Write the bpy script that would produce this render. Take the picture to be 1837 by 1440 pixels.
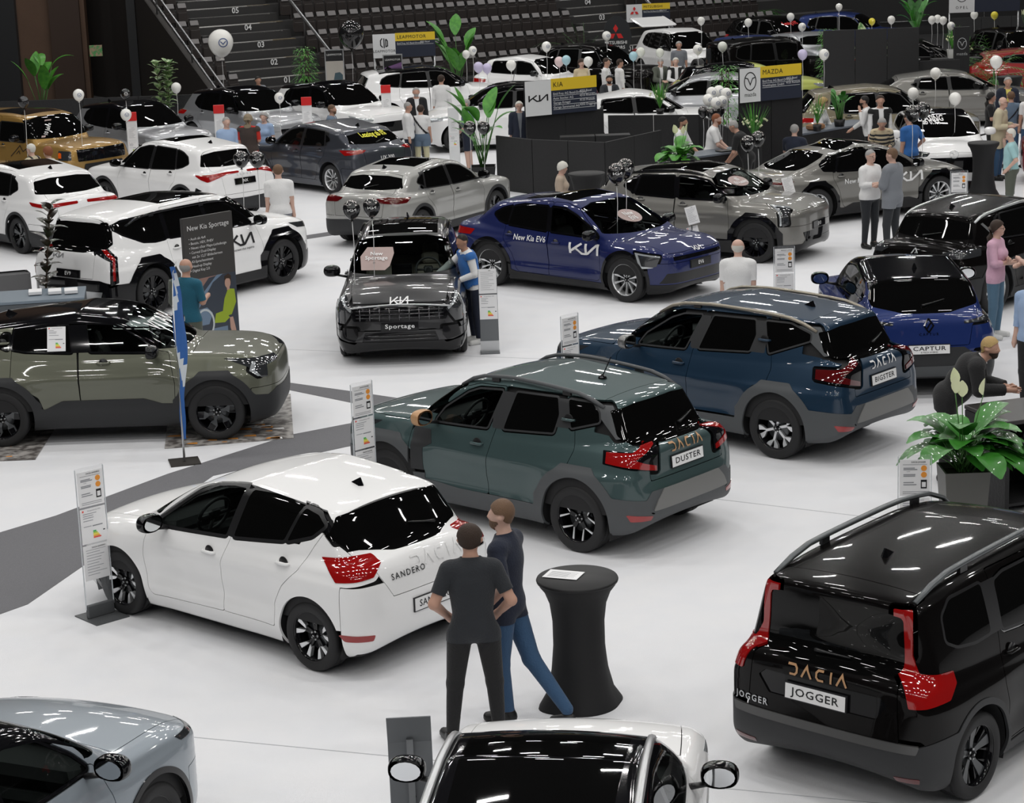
import bpy, math, random
import numpy as np
from mathutils import Matrix, Vector
for _o in list(bpy.data.objects): bpy.data.objects.remove(_o)
random.seed(7); R2=random.Random(5)
SC=bpy.context.scene; COL=SC.collection
# ---------------------------------------------------------------- camera, world, light, exposure
F_PX,PITCH,CAM_H,ROLL=3882.5,.23624,6.674,-.03731
def make_camera():
    c=bpy.data.cameras.new('camera'); o=bpy.data.objects.new('camera',c); COL.objects.link(o)
    c.sensor_width=36; c.lens=F_PX/1837*36; c.clip_end=300; c.clip_start=.5
    R=np.array([1,0,0.]); D=np.array([0,-math.sin(PITCH),-math.cos(PITCH)]); Fw=np.array([0,math.cos(PITCH),-math.sin(PITCH)])
    rt=math.cos(ROLL)*R-math.sin(ROLL)*D; dn=math.sin(ROLL)*R+math.cos(ROLL)*D
    M=Matrix(((rt[0],-dn[0],-Fw[0],0),(rt[1],-dn[1],-Fw[1],0),(rt[2],-dn[2],-Fw[2],CAM_H),(0,0,0,1)))
    o.matrix_world=M; SC.camera=o
make_camera()
W=bpy.data.worlds.new('world'); SC.world=W; W.use_nodes=True
W.node_tree.nodes['Background'].inputs[0].default_value=(.75,.82,1,1)
W.node_tree.nodes['Background'].inputs[1].default_value=.025
SC.view_settings.view_transform='Standard'; SC.view_settings.look='None'; SC.view_settings.gamma=1; SC.view_settings.use_curve_mapping=False
SC.view_settings.exposure=0.40
LAMP=80
def area(name,x,y,z,sx,sy,power,col=(1,.985,.96),tx=0,ty=0,spread=math.pi):
    l=bpy.data.lights.new(name,'AREA'); l.shape='RECTANGLE'; l.size=sx; l.size_y=sy; l.energy=power; l.color=col; l.spread=spread
    o=bpy.data.objects.new(name,l); COL.objects.link(o); o.location=(x,y,z); o.rotation_euler=(tx,ty,0); return o
# rows of flat high-bay lamps hanging under the hall roof over the show floor
for j,yy in enumerate((-4,3,10,17,24,31,38,45,52,60,68,76,85)):
    for i,xx in enumerate((-18,-14,-10.2,-6.4,-2.6,1.2,5,8.8,12.6,16.4,20.5)):
        ox=1.6*math.sin(j*2.1+i*.7); area('hall_lamp',xx+ox,yy+.8*math.sin(i*3.1+j),13.5,1.1,.24,LAMP,spread=math.pi)
# ---------------------------------------------------------------- shape engine
def chaikin(P,it=3,closed=True):
    P=np.asarray(P,float)
    for _ in range(it):
        Q=np.roll(P,-1,0) if closed else P[1:]
        A=P if closed else P[:-1]
        R=np.empty((len(A)*2,P.shape[1])); R[0::2]=.75*A+.25*Q; R[1::2]=.25*A+.75*Q
        if not closed: R=np.vstack([P[:1],R,P[-1:]])
        P=R
    return P
def poly_sdf(px,pz,poly,near=True):
    px=np.ravel(px); pz=np.ravel(pz); poly=np.asarray(poly,float)
    if near and len(px)>2000:
        lo,hi=poly.min(0),poly.max(0); bx=np.maximum(np.maximum(lo[0]-px,px-hi[0]),np.maximum(lo[1]-pz,pz-hi[1]))
        out=np.maximum(bx,.06); k=np.nonzero(bx<.12)[0]; out[k]=poly_sdf(px[k],pz[k],poly,False); return out
    out=np.empty(len(px)); A=poly; B=np.roll(poly,-1,0); E=B-A; L2=(E**2).sum(1)+1e-12
    for s in range(0,len(px),20000):
        x=px[s:s+20000,None]; z=pz[s:s+20000,None]
        wx=x-A[:,0]; wz=z-A[:,1]
        t=np.clip((wx*E[:,0]+wz*E[:,1])/L2,0,1)
        d=((wx-t*E[:,0])**2+(wz-t*E[:,1])**2).min(1)
        c=((A[:,1]<=z)!=(B[:,1]<=z))
        xi=A[:,0]+(z-A[:,1])*E[:,0]/np.where(np.abs(E[:,1])<1e-12,1e-12,E[:,1])
        ins=((c&(x<xi)).sum(1)%2)==1
        out[s:s+20000]=np.sqrt(d)*np.where(ins,-1,1)
    return out
class Tab:
    def __init__(s,poly,h,pad=.3,it=3):
        P=chaikin(poly,it); lo=P.min(0)-pad; hi=P.max(0)+pad
        s.lo=lo; s.h=h; n=np.ceil((hi-lo)/h).astype(int)+1; s.n=n
        X,Z=np.meshgrid(lo[0]+h*np.arange(n[0]),lo[1]+h*np.arange(n[1]),indexing='ij')
        T=poly_sdf(X,Z,P,False).reshape(n)
        for _ in range(2):
            Q=np.pad(T,1,mode='edge'); T=.5*T+.125*(Q[2:,1:-1]+Q[:-2,1:-1]+Q[1:-1,2:]+Q[1:-1,:-2])
        s.T=T
    def __call__(s,x,z,cubic=False):
        gx=(x-s.lo[0])/s.h; gz=(z-s.lo[1])/s.h
        gx=np.clip(gx,1,s.n[0]-3.001); gz=np.clip(gz,1,s.n[1]-3.001)
        i=gx.astype(int); j=gz.astype(int); u=gx-i; v=gz-j; T=s.T
        if not cubic:
            return (T[i,j]*(1-u)+T[i+1,j]*u)*(1-v)+(T[i,j+1]*(1-u)+T[i+1,j+1]*u)*v
        def w(t): return (-.5*t+t*t-.5*t**3, 1-2.5*t*t+1.5*t**3, .5*t+2*t*t-1.5*t**3, -.5*t*t+.5*t**3)
        wu=w(u); wv=w(v); r=0
        for a in range(4):
            c=0
            for b in range(4): c=c+T[i+a-1,j+b-1]*wv[b]
            r=r+c*wu[a]
        return r
def smax(a,b,r): return np.minimum(np.maximum(a,b)+r,0)+np.hypot(np.maximum(a+r,0),np.maximum(b+r,0))-r
def smin(a,b,k):
    h=np.clip(.5+.5*(b-a)/k,0,1); return b+(a-b)*h-k*h*(1-h)
def grad(F,V,e=.004):
    G=np.empty_like(V)
    for k in range(3):
        d=np.zeros(3); d[k]=e
        G[:,k]=(F(*(V+d).T)-F(*(V-d).T))/(2*e)
    return G
def nets(F,lo,hi,h,Fc=None,newton=2,sym=False):
    """surface of F=0 as a dict V,N,T; F(x,y,z) vectorised"""
    Fc=Fc or F
    n=[int(math.ceil((hi[k]-lo[k])/h))+1 for k in range(3)]
    ax=[lo[k]+h*np.arange(n[k]) for k in range(3)]
    if sym:
        m=int(math.ceil(hi[1]/h))+1; yh=h*(np.arange(m)+.5)
        X,Y,Z=np.meshgrid(ax[0],yh,ax[2],indexing='ij')
        D=F(X.ravel(),Y.ravel(),Z.ravel()).reshape(X.shape)
        D=np.concatenate([D[:,::-1],D],1); ax[1]=np.concatenate([-yh[::-1],yh]); n[1]=2*m
    else:
        X,Y,Z=np.meshgrid(*ax,indexing='ij'); D=F(X.ravel(),Y.ravel(),Z.ravel()).reshape(X.shape)
    D=np.where(np.abs(D)<1e-9,1e-9,D)
    S=D<0
    c=np.zeros([k-1 for k in n],int)
    for a in (0,1):
        for b in (0,1):
            for d in (0,1): c+=S[a:n[0]-1+a,b:n[1]-1+b,d:n[2]-1+d]
    act=(c>0)&(c<8); idx=-np.ones(act.shape,int); I=np.argwhere(act); idx[act]=np.arange(len(I))
    P=np.zeros((len(I),3)); cnt=np.zeros(len(I)); i,j,k=I.T
    cor=[(a,b,d) for a in (0,1) for b in (0,1) for d in (0,1)]
    for p in cor:
        for q in cor:
            if sum(q)-sum(p)==1 and all(q[t]>=p[t] for t in range(3)):
                A=D[i+p[0],j+p[1],k+p[2]]; B=D[i+q[0],j+q[1],k+q[2]]; x=(A<0)!=(B<0)
                t=np.where(x,A/np.where(x,A-B,1),0)[:,None]
                P+=np.where(x[:,None],np.array(p)*(1-t)+np.array(q)*t,0); cnt+=x
    V=np.stack([ax[t][0]+h*(I[:,t]+(P/cnt[:,None])[:,t]) for t in range(3)],1)
    T=[]
    for a in range(3):
        b,d=(a+1)%3,(a+2)%3
        sl0=[slice(None)]*3; sl1=[slice(None)]*3; sl0[a]=slice(0,-1); sl1[a]=slice(1,None)
        x=S[tuple(sl0)]!=S[tuple(sl1)]; E=np.argwhere(x)
        E=E[(E[:,b]>0)&(E[:,b]<n[b]-1)&(E[:,d]>0)&(E[:,d]<n[d]-1)]
        ins=S[tuple(E.T)]
        def cell(db,dd):
            Q=E.copy(); Q[:,b]-=db; Q[:,d]-=dd; return idx[tuple(Q.T)]
        q=np.stack([cell(1,1),cell(0,1),cell(0,0),cell(1,0)],1)
        q=np.where(ins[:,None],q,q[:,::-1]); T+= [q[:,[0,1,2]],q[:,[0,2,3]]]
    T=np.concatenate(T)
    for _ in range(newton):
        G=grad(Fc,V); f=Fc(*V.T); V=V-G*(np.clip(f,-h,h)/np.maximum((G**2).sum(1),.2))[:,None]
    G=grad(Fc,V); N=G/np.maximum(np.linalg.norm(G,axis=1),1e-9)[:,None]
    return dict(V=V,N=N,T=T)
def split(m,g):
    V,N,T=m['V'],m['N'],m['T']; g=np.where(np.abs(g)<1e-7,1e-7,g); s=g<0
    k=s[T].sum(1); Ti=[T[k==3]]; To=[T[k==0]]; nV=[V]; nN=[N]; base=len(V)
    mix=[]
    for kk,lone in ((1,True),(2,False)):
        M=T[k==kk]
        if len(M):
            p=(s[M]==lone).argmax(1); M=np.stack([M[np.arange(len(M)),(p+t)%3] for t in range(3)],1)
        mix.append(M)
    E=np.concatenate([np.concatenate([M[:,[0,1]],M[:,[0,2]]]) for M in mix]) if sum(map(len,mix)) else np.zeros((0,2),int)
    if len(E):
        Es=np.sort(E,1); key=Es[:,0]*np.int64(len(V))+Es[:,1]; u,inv=np.unique(key,return_inverse=True)
        a=u//len(V); b=u%len(V); t=(g[a]/(g[a]-g[b]))[:,None]
        nV.append(V[a]*(1-t)+V[b]*t); q=N[a]*(1-t)+N[b]*t; nN.append(q/np.maximum(np.linalg.norm(q,axis=1),1e-9)[:,None])
        o=0
        for M,(Ta,Tb) in zip(mix,((Ti,To),(To,Ti))):
            n=len(M)
            if n:
                ab=base+inv[o:o+n]; ac=base+inv[o+n:o+2*n]
                Ta.append(np.stack([M[:,0],ab,ac],1)); Tb.append(np.stack([ab,M[:,1],M[:,2]],1)); Tb.append(np.stack([ab,M[:,2],ac],1))
            o+=2*n
    V=np.concatenate(nV); N=np.concatenate(nN)
    return dict(V=V,N=N,T=np.concatenate(Ti)),dict(V=V,N=N,T=np.concatenate(To))
def subdivide(m,n=1):
    for _ in range(n):
        m=compact(m); V,N,T=m['V'],m['N'],m['T']
        if not len(T): return m
        E=np.sort(np.concatenate([T[:,[0,1]],T[:,[1,2]],T[:,[2,0]]]),1); key=E[:,0]*np.int64(len(V))+E[:,1]; u,inv=np.unique(key,return_inverse=True); inv=inv.ravel()
        a=u//len(V); b=u%len(V); q=N[a]+N[b]; q/=np.maximum(np.linalg.norm(q,axis=1),1e-9)[:,None]; k=len(T); mid=len(V)+inv; ab,bc,ca=mid[:k],mid[k:2*k],mid[2*k:]
        m=dict(V=np.concatenate([V,(V[a]+V[b])/2]),N=np.concatenate([N,q]),T=np.concatenate([np.stack(c,1) for c in ((T[:,0],ab,ca),(T[:,1],bc,ab),(T[:,2],ca,bc),(ab,bc,ca))]))
    return m
def concat(a,b): return dict(V=np.concatenate([a['V'],b['V']]),N=np.concatenate([a['N'],b['N']]),T=np.concatenate([a['T'],b['T']+len(a['V'])]))
def cutfine(rest,gf,n,margin=.035):
    """cut a region out after refining the skin around it"""
    if n<=0: return split(rest,gf(rest))
    pre,rest=split(rest,gf(rest)-margin)
    if not len(pre['T']): return pre,rest
    pre=subdivide(pre,n); a,b=split(pre,gf(pre)); return a,concat(compact(rest),compact(b))
def compact(m):
    T=m['T']; us=np.zeros(len(m['V']),bool); us[T.ravel()]=True; mp=np.cumsum(us)-1
    return dict(V=m['V'][us],N=m['N'][us],T=mp[T])
def skirt(m,depth,off=0.):
    """lift a patch by off along its normals and close its rim inward by depth"""
    m=compact(m); V,N,T=m['V'],m['N'],m['T']
    V=V+N*off
    if not len(T) or depth<=0: return dict(V=V,N=N,T=T)
    E=np.concatenate([T[:,[0,1]],T[:,[1,2]],T[:,[2,0]]]); n=len(V)
    key=np.sort(E,1); key=key[:,0]*np.int64(n)+key[:,1]; u,first,c=np.unique(key,return_index=True,return_counts=True)
    B=E[first[c==1]]
    if not len(B): return dict(V=V,N=N,T=T)
    d=V[B[:,1]]-V[B[:,0]]; o=np.cross(d,N[B[:,0]]); o/=np.maximum(np.linalg.norm(o,axis=1),1e-9)[:,None]
    vn=np.zeros_like(V)
    np.add.at(vn,B[:,0],o); np.add.at(vn,B[:,1],o); vn/=np.maximum(np.linalg.norm(vn,axis=1),1e-9)[:,None]
    bu=np.unique(B); mp=-np.ones(n,int); mp[bu]=np.arange(len(bu)); k=len(bu)
    A=n+mp[B[:,0]]; A1=n+mp[B[:,1]]; C=A+k; C1=A1+k
    V2=np.concatenate([V,V[bu],V[bu]-N[bu]*depth]); N2=np.concatenate([N,vn[bu],vn[bu]])
    T2=np.concatenate([T,np.stack([A1,A,C],1),np.stack([A1,C,C1],1)])
    return dict(V=V2,N=N2,T=T2)
# ---------------------------------------------------------------- car shape
class CarShape:
    def __init__(s,p,h):
        s.p=p; W=p['W']; wb=p['wb']; xf=wb/2+p['fo']; xr=xf-p['L']; s.xf=xf; s.xr=xr
        tf=p.get('tf',.36); tr=p.get('tr',.25)
        s.lo=Tab(p['lower'],h); s.gr=Tab(p['green'],h)
        w=W/2
        half=[(xf+.00,0),(xf-.01,w*.45),(xf-.10,w*.80),(xf-tf*.9,w*.985),(xf-tf-.35,w),(.2,w),(xr+tr+.35,w*1.),(xr+tr*.75,w*.985),(xr+.07,w*.84),(xr+.00,w*.5),(xr,0)]
        s.pl=Tab(half+[(x,-y) for x,y in half[::-1][1:-1]],h)
        g=p['green']; gf=max(a[0] for a in g); gb=min(a[0] for a in g); wg=w-p.get('gin',.075); gt=p.get('gtr',.10)
        half=[(gf+.25,0),(gf+.2,wg*.6),(gf-.1,wg*.93),(gf-.7,wg),(-.1,wg),(gb+.9,wg),(gb+.35,wg-gt*.5),(gb,wg-gt-.04),(gb-.3,wg*.6),(gb-.3,0)]
        s.gp=Tab(half+[(x,-y) for x,y in half[::-1][1:-1]],h)
        s.gb=gb; s.gf=gf
    def __call__(s,x,y,z,cubic=False):
        p=s.p; ay=np.abs(y); W2=p['W']/2
        b=.10*np.maximum(0,(.42-z)/.3)**2+.09*np.maximum(0,(z-p.get('zsh',.78))/.3)**2
        b=b+.009*np.tanh((z-p.get('zcr',.86))/.03)+p.get('conc',.022)*np.exp(-((z-.50)/.10)**2)*np.exp(-((x)/(p['wb']*.36))**6)
        fl=p.get('flare',.03)
        zz=np.exp(-((z-.5)/.38)**4)
        b=b-fl*zz*(np.exp(-((x-p['wb']/2)/.52)**4)+np.exp(-((x+p['wb']/2)/.52)**4))+fl*.8
        lo=s.lo(x,z+p.get('hc',.09)*ay**2,cubic); pl=s.pl(x,ay+b,cubic)
        L=smax(lo,pl,p.get('rl',.07))
        xe=x+p.get('gx',.13)*ay**2*np.tanh((x-.1)/.6)
        g=s.gr(xe,z+p.get('rc',.07)*ay**2,cubic)
        gw=s.gp(x,ay+p.get('tum',.30)*(z-p.get('zb',1.0))+.12*np.maximum(0,z-1.0)**2,cubic)
        G=smax(g,gw,p.get('rg',.09))
        return smin(L,G,p.get('kb',.05))
    def fine(s,x,y,z): return s(x,y,z,True)
    def mesh(s,h):
        return nets(s,(s.xr-.1,0,.05),(s.xf+.1,s.p['W']/2+.1,s.p['H']+.12),h,Fc=s.fine,sym=True)
    def hit(s,o,d,tmax=8.,n=400):
        """first hit of rays o+t*d, both (k,3)"""
        o=np.asarray(o,float); d=np.asarray(d,float); n=int(tmax/.05); dt=tmax/n; lo=np.full(len(o),np.nan); prev=s(*(o).T)
        for i in range(1,n+1):
            cur=s(*(o+d*i*dt).T); h=np.isnan(lo)&(prev>0)&(cur<=0); lo=np.where(h,(i-1)*dt,lo); prev=cur
            if not np.isnan(lo).any(): break
        hi=lo+dt; bad=np.isnan(lo); lo0=np.where(bad,0,lo); hi=np.where(bad,0,hi)
        for _ in range(8):
            m=(lo0+hi)/2; f=s(*(o+d*m[:,None]).T)>0; lo0=np.where(f,m,lo0); hi=np.where(f,hi,m)
        return o+d*np.where(bad,np.nan,(lo0+hi)/2)[:,None]
# ---------------------------------------------------------------- materials
MATS={}
def mat(name,col,rough=.5,metal=0.,coat=0.,spec=.5,emit=0.,trans=0.,alpha=1.,noise=None,bump=None,ior=1.45,flake=0.,sheen=0.):
    if name in MATS: return MATS[name]
    m=bpy.data.materials.new(name); m.use_nodes=True; nt=m.node_tree; b=nt.nodes['Principled BSDF']; I=b.inputs
    c=(*col,1)
    I['Base Color'].default_value=c; I['Roughness'].default_value=rough; I['Metallic'].default_value=metal
    I['Coat Weight'].default_value=coat; I['Coat Roughness'].default_value=.03; I['Specular IOR Level'].default_value=spec; I['IOR'].default_value=ior
    I['Transmission Weight'].default_value=trans; I['Alpha'].default_value=alpha
    if sheen: I['Sheen Weight'].default_value=sheen
    if emit: I['Emission Color'].default_value=c; I['Emission Strength'].default_value=emit
    tc=None
    if noise or bump:
        tc=nt.nodes.new('ShaderNodeTexCoord')
    if noise:
        sc,amt,c2=noise; n=nt.nodes.new('ShaderNodeTexNoise'); n.inputs['Scale'].default_value=sc; n.inputs['Detail'].default_value=4
        nt.links.new(tc.outputs['Object'],n.inputs['Vector']); r=nt.nodes.new('ShaderNodeValToRGB'); r.color_ramp.elements[0].position=.5-amt; r.color_ramp.elements[1].position=.5+amt
        r.color_ramp.elements[0].color=c; r.color_ramp.elements[1].color=(*c2,1); nt.links.new(n.outputs['Fac'],r.inputs[0]); nt.links.new(r.outputs[0],I['Base Color'])
    if bump:
        sc,st=bump; n=nt.nodes.new('ShaderNodeTexNoise'); n.inputs['Scale'].default_value=sc; n.inputs['Detail'].default_value=3
        nt.links.new(tc.outputs['Object'],n.inputs['Vector']); bp=nt.nodes.new('ShaderNodeBump'); bp.inputs['Strength'].default_value=st; bp.inputs['Distance'].default_value=.02
        nt.links.new(n.outputs['Fac'],bp.inputs['Height']); nt.links.new(bp.outputs[0],I['Normal'])
    MATS[name]=m; return m
def paint(name,col,metal=.0,rough=.35): return mat('paint_'+name,col,rough,metal,coat=.35 if name=='black' else .8,spec=.04 if name=='black' else .4)
M_BLK=mat('gloss_black',(.005,.005,.006),.06,coat=.25,spec=.3)
M_GLS=mat('dark_glass',(.003,.003,.003),.02,spec=.28)
M_TRM=mat('black_trim',(.012,.012,.013),.35)
M_CLD=mat('grey_cladding',(.075,.08,.085),.55,bump=(900,.15))
M_CLK=mat('dark_cladding',(.02,.021,.023),.5,bump=(900,.15))
M_TYR=mat('tyre_rubber',(.014,.014,.015),.62)
M_ALU=mat('machined_alloy',(.78,.79,.8),.28,.75)
M_GRY=mat('grey_alloy',(.09,.095,.10),.3,.6,coat=.4)
M_SIL=mat('silver_trim',(.55,.56,.57),.3,.8)
M_RED=mat('lamp_red',(.30,.006,.006),.08,coat=1)
M_RDK=mat('lamp_dark_red',(.09,.004,.005),.06,coat=1)
M_LMP=mat('lamp_clear',(.55,.58,.6),.05,.4,coat=1)
M_LDK=mat('lamp_smoked',(.03,.032,.035),.04,coat=1)
M_WHT=mat('matt_white',(.82,.82,.82),.5)
M_INT=mat('interior_dark',(.012,.012,.013),.7)
M_SEAT=mat('seat_fabric',(.028,.027,.027),.75)
M_SEATL=mat('seat_beige',(.42,.38,.32),.6)
M_INK=mat('black_ink',(.01,.01,.012),.5)
M_COP=mat('copper',(.50,.29,.15),.4,.15)
def tglass():
    if 'tglass' in MATS: return MATS['tglass']
    m=bpy.data.materials.new('clear_car_glass'); m.use_nodes=True; nt=m.node_tree; nt.nodes.clear()
    o=nt.nodes.new('ShaderNodeOutputMaterial'); mx=nt.nodes.new('ShaderNodeMixShader'); t=nt.nodes.new('ShaderNodeBsdfTransparent'); g=nt.nodes.new('ShaderNodeBsdfGlossy'); fr=nt.nodes.new('ShaderNodeFresnel')
    t.inputs[0].default_value=(.62,.68,.66,1); g.inputs['Roughness'].default_value=.02; fr.inputs['IOR'].default_value=1.5
    nt.links.new(fr.outputs[0],mx.inputs[0]); nt.links.new(t.outputs[0],mx.inputs[1]); nt.links.new(g.outputs[0],mx.inputs[2]); nt.links.new(mx.outputs[0],o.inputs[0])
    MATS['tglass']=m; return m
# ---------------------------------------------------------------- objects
def mesh_data(name,V,T,mats,N=None,mi=None,smooth=True):
    """V (n,3), T = (m,3) array or list of faces"""
    me=bpy.data.meshes.new(name)
    V=np.asarray(V,np.float32)
    if isinstance(T,np.ndarray):
        me.vertices.add(len(V)); me.vertices.foreach_set('co',V.ravel())
        me.loops.add(T.size); me.loops.foreach_set('vertex_index',T.astype(np.int32).ravel())
        me.polygons.add(len(T)); me.polygons.foreach_set('loop_start',np.arange(0,T.size,3,dtype=np.int32))
        me.update(calc_edges=True)
    else:
        me.from_pydata(V.tolist(),[],T)
    for m in (mats if isinstance(mats,(list,tuple)) else [mats]): me.materials.append(m)
    if mi is not None: me.polygons.foreach_set('material_index',np.asarray(mi,np.int32))
    me.polygons.foreach_set('use_smooth',np.full(len(me.polygons),smooth))
    me.validate(clean_customdata=False)
    if N is not None and len(N)==len(me.vertices): me.normals_split_custom_set_from_vertices(np.asarray(N,np.float32).tolist())
    me.update(); return me
def obj(name,data,parent=None,loc=None,rot=None):
    o=bpy.data.objects.new(name,data); COL.objects.link(o)
    if parent is not None: o.parent=parent
    if loc is not None: o.location=loc
    if rot is not None: o.rotation_euler=rot if not isinstance(rot,(int,float)) else (0,0,rot)
    return o
def tag(o,label,cat,group=None,kind=None):
    if label: o['label']=label
    if cat: o['category']=cat
    if group: o['group']=group
    if kind: o['kind']=kind
    return o
def thing(name,label,cat,loc=(0,0,0),rot=0,group=None): return tag(obj(name,None,None,loc,rot),label,cat,group)
def copy_tree(o,parent=None):
    c=o.copy(); COL.objects.link(c)
    if parent is not None: c.parent=parent
    for ch in list(o.children): copy_tree(ch,c)
    return c
def bake_rot(V,M): return (np.c_[V,np.ones(len(V))]@np.array(M).T)[:,:3]
class MB:
    def __init__(s): s.V=[]; s.F=[]; s.mi=[]; s.n=0; s.sm=[]
    def add(s,V,F,mi=0,sm=False):
        V=np.asarray(V,float); s.V.append(V); s.F+= [tuple(i+s.n for i in f) for f in F]; s.mi+=[mi]*len(F); s.sm+=[sm]*len(F); s.n+=len(V); return s
    def box(s,c,d,mi=0,M=None,bev=0.):
        x,y,z=d[0]/2,d[1]/2,d[2]/2
        if bev>0:
            bev=min(bev,x*.95,y*.95,z*.95); V=[];F=[]
            rings=[(-z,bev),(-z+bev,0),(z-bev,0),(z,bev)]
            for zz,i in rings:
                a,b=x-i,y-i; k=bev if i==0 else 0.0; a0,b0=a,b
                pts=[(a-bev,-b),(a,-b+bev),(a,b-bev),(a-bev,b),(-a+bev,b),(-a,b-bev),(-a,-b+bev),(-a+bev,-b)]
                V+=[(p,q,zz) for p,q in pts]
            F=[tuple(range(7,-1,-1))]+[(8*r+i,8*r+(i+1)%8,8*r+8+(i+1)%8,8*r+8+i) for r in range(3) for i in range(8)]+[tuple(range(24,32))]
        else:
            V=[(-x,-y,-z),(x,-y,-z),(x,y,-z),(-x,y,-z),(-x,-y,z),(x,-y,z),(x,y,z),(-x,y,z)]
            F=[(3,2,1,0),(4,5,6,7),(0,1,5,4),(1,2,6,5),(2,3,7,6),(3,0,4,7)]
        V=np.array(V,float)
        if M is not None: V=V@np.array(M)[:3,:3].T
        return s.add(V+np.array(c),F,mi)
    def lathe(s,prof,c=(0,0,0),n=24,mi=0,axis='z',sm=True,caps=True):
        P=np.array(prof,float); V=[];F=[]
        for r,z in P:
            for i in range(n):
                a=2*math.pi*i/n; V.append((r*math.cos(a),r*math.sin(a),z))
        V=np.array(V)
        for k in range(len(P)-1):
            for i in range(n): F.append((k*n+i,k*n+(i+1)%n,(k+1)*n+(i+1)%n,(k+1)*n+i))
        if caps:
            if P[0][0]>1e-6: F.append(tuple(range(n-1,-1,-1)))
            if P[-1][0]>1e-6: F.append(tuple((len(P)-1)*n+i for i in range(n)))
        if axis=='y': V=np.stack([V[:,0],-V[:,2],V[:,1]],1)
        if axis=='x': V=np.stack([V[:,2],V[:,0],V[:,1]],1)
        return s.add(V+np.array(c),F,mi,sm)
    def tube(s,pts,r,n=8,mi=0,caps=True,flat=1.):
        P=np.array(pts,float); rr=np.broadcast_to(np.array(r,float),(len(P),)); V=[];F=[]
        up=np.array([0,0,1.])
        for k in range(len(P)):
            t=P[min(k+1,len(P)-1)]-P[max(k-1,0)]; t/=np.linalg.norm(t)+1e-9
            a=np.cross(t,up); 
            if np.linalg.norm(a)<1e-3: a=np.cross(t,[1,0,0])
            a/=np.linalg.norm(a); b=np.cross(a,t)
            for i in range(n):
                q=2*math.pi*i/n; V.append(P[k]+rr[k]*(math.cos(q)*a+flat*math.sin(q)*b))
        for k in range(len(P)-1):
            for i in range(n): F.append((k*n+i,k*n+(i+1)%n,(k+1)*n+(i+1)%n,(k+1)*n+i))
        if caps: F+= [tuple(range(n-1,-1,-1)),tuple((len(P)-1)*n+i for i in range(n))]
        return s.add(V,F,mi,True)
    def prism(s,poly,z0,z1,mi=0,M=None,sm=False):
        n=len(poly); ar=sum(poly[i][0]*poly[(i+1)%n][1]-poly[(i+1)%n][0]*poly[i][1] for i in range(n))
        if ar<0: poly=poly[::-1]
        V=[(a,b,z0) for a,b in poly]+[(a,b,z1) for a,b in poly]
        F=[tuple(range(n-1,-1,-1)),tuple(range(n,2*n))]+[(i,(i+1)%n,n+(i+1)%n,n+i) for i in range(n)]
        V=np.array(V,float)
        if M is not None: V=bake_rot(V,M)
        return s.add(V,F,mi,sm)
    def data(s,name,mats):
        if not s.V: return mesh_data(name,np.zeros((0,3)),[],mats)
        me=mesh_data(name,np.concatenate(s.V),s.F,mats,mi=s.mi); me.polygons.foreach_set('use_smooth',s.sm[:len(me.polygons)]); return me
    def build(s,name,mats,parent=None,loc=None,rot=None): return obj(name,s.data(name,mats),parent,loc,rot)
def rotz(a): return Matrix.Rotation(a,4,'Z')
# flat lettering
_TX={}
def text_vf(txt,size=1.,bold=0.,align='CENTER',spacing=1.,extrude=0.,shear=0.):
    k=(txt,align,spacing,bold,shear)
    if k not in _TX:
        c=bpy.data.curves.new('t','FONT'); c.body=txt; c.size=1; c.align_x=align; c.align_y='CENTER'; c.space_character=spacing; c.offset=bold; c.resolution_u=2; c.shear=shear
        o=bpy.data.objects.new('t',c); me=bpy.data.meshes.new_from_object(o)
        V=np.array([v.co[:2] for v in me.vertices]).reshape(-1,2); Fc=[tuple(p.vertices) for p in me.polygons]
        bpy.data.objects.remove(o); bpy.data.curves.remove(c); bpy.data.meshes.remove(me); _TX[k]=(V,Fc)
    V,Fc=_TX[k]; return V*size,Fc
def strokes_vf(lines,w,sub=0):
    """thick polylines as quads"""
    V=[];F=[]
    for L in lines:
        P=np.array(L,float); Q=[P[0]]
        for a,c in zip(P[:-1],P[1:]):
            m=max(1,int(np.linalg.norm(c-a)/sub+.5)) if sub else 1
            Q+=[a+(c-a)*(i+1)/m for i in range(m)]
        P=np.array(Q); n=len(P); d=P[1:]-P[:-1]; d/=np.linalg.norm(d,axis=1)[:,None]; nr=np.stack([-d[:,1],d[:,0]],1)
        for k in range(n):
            if k==0: q=nr[0]
            elif k==n-1: q=nr[-1]
            else:
                q=nr[k-1]+nr[k]; q=q/max(.35,(q@q)/2)
            V+= [P[k]+q*w/2,P[k]-q*w/2]
        b=len(V)-2*n
        F+=[(b+2*k+1,b+2*k+3,b+2*k+2,b+2*k) for k in range(n-1)]
    return np.array(V),F
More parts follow.
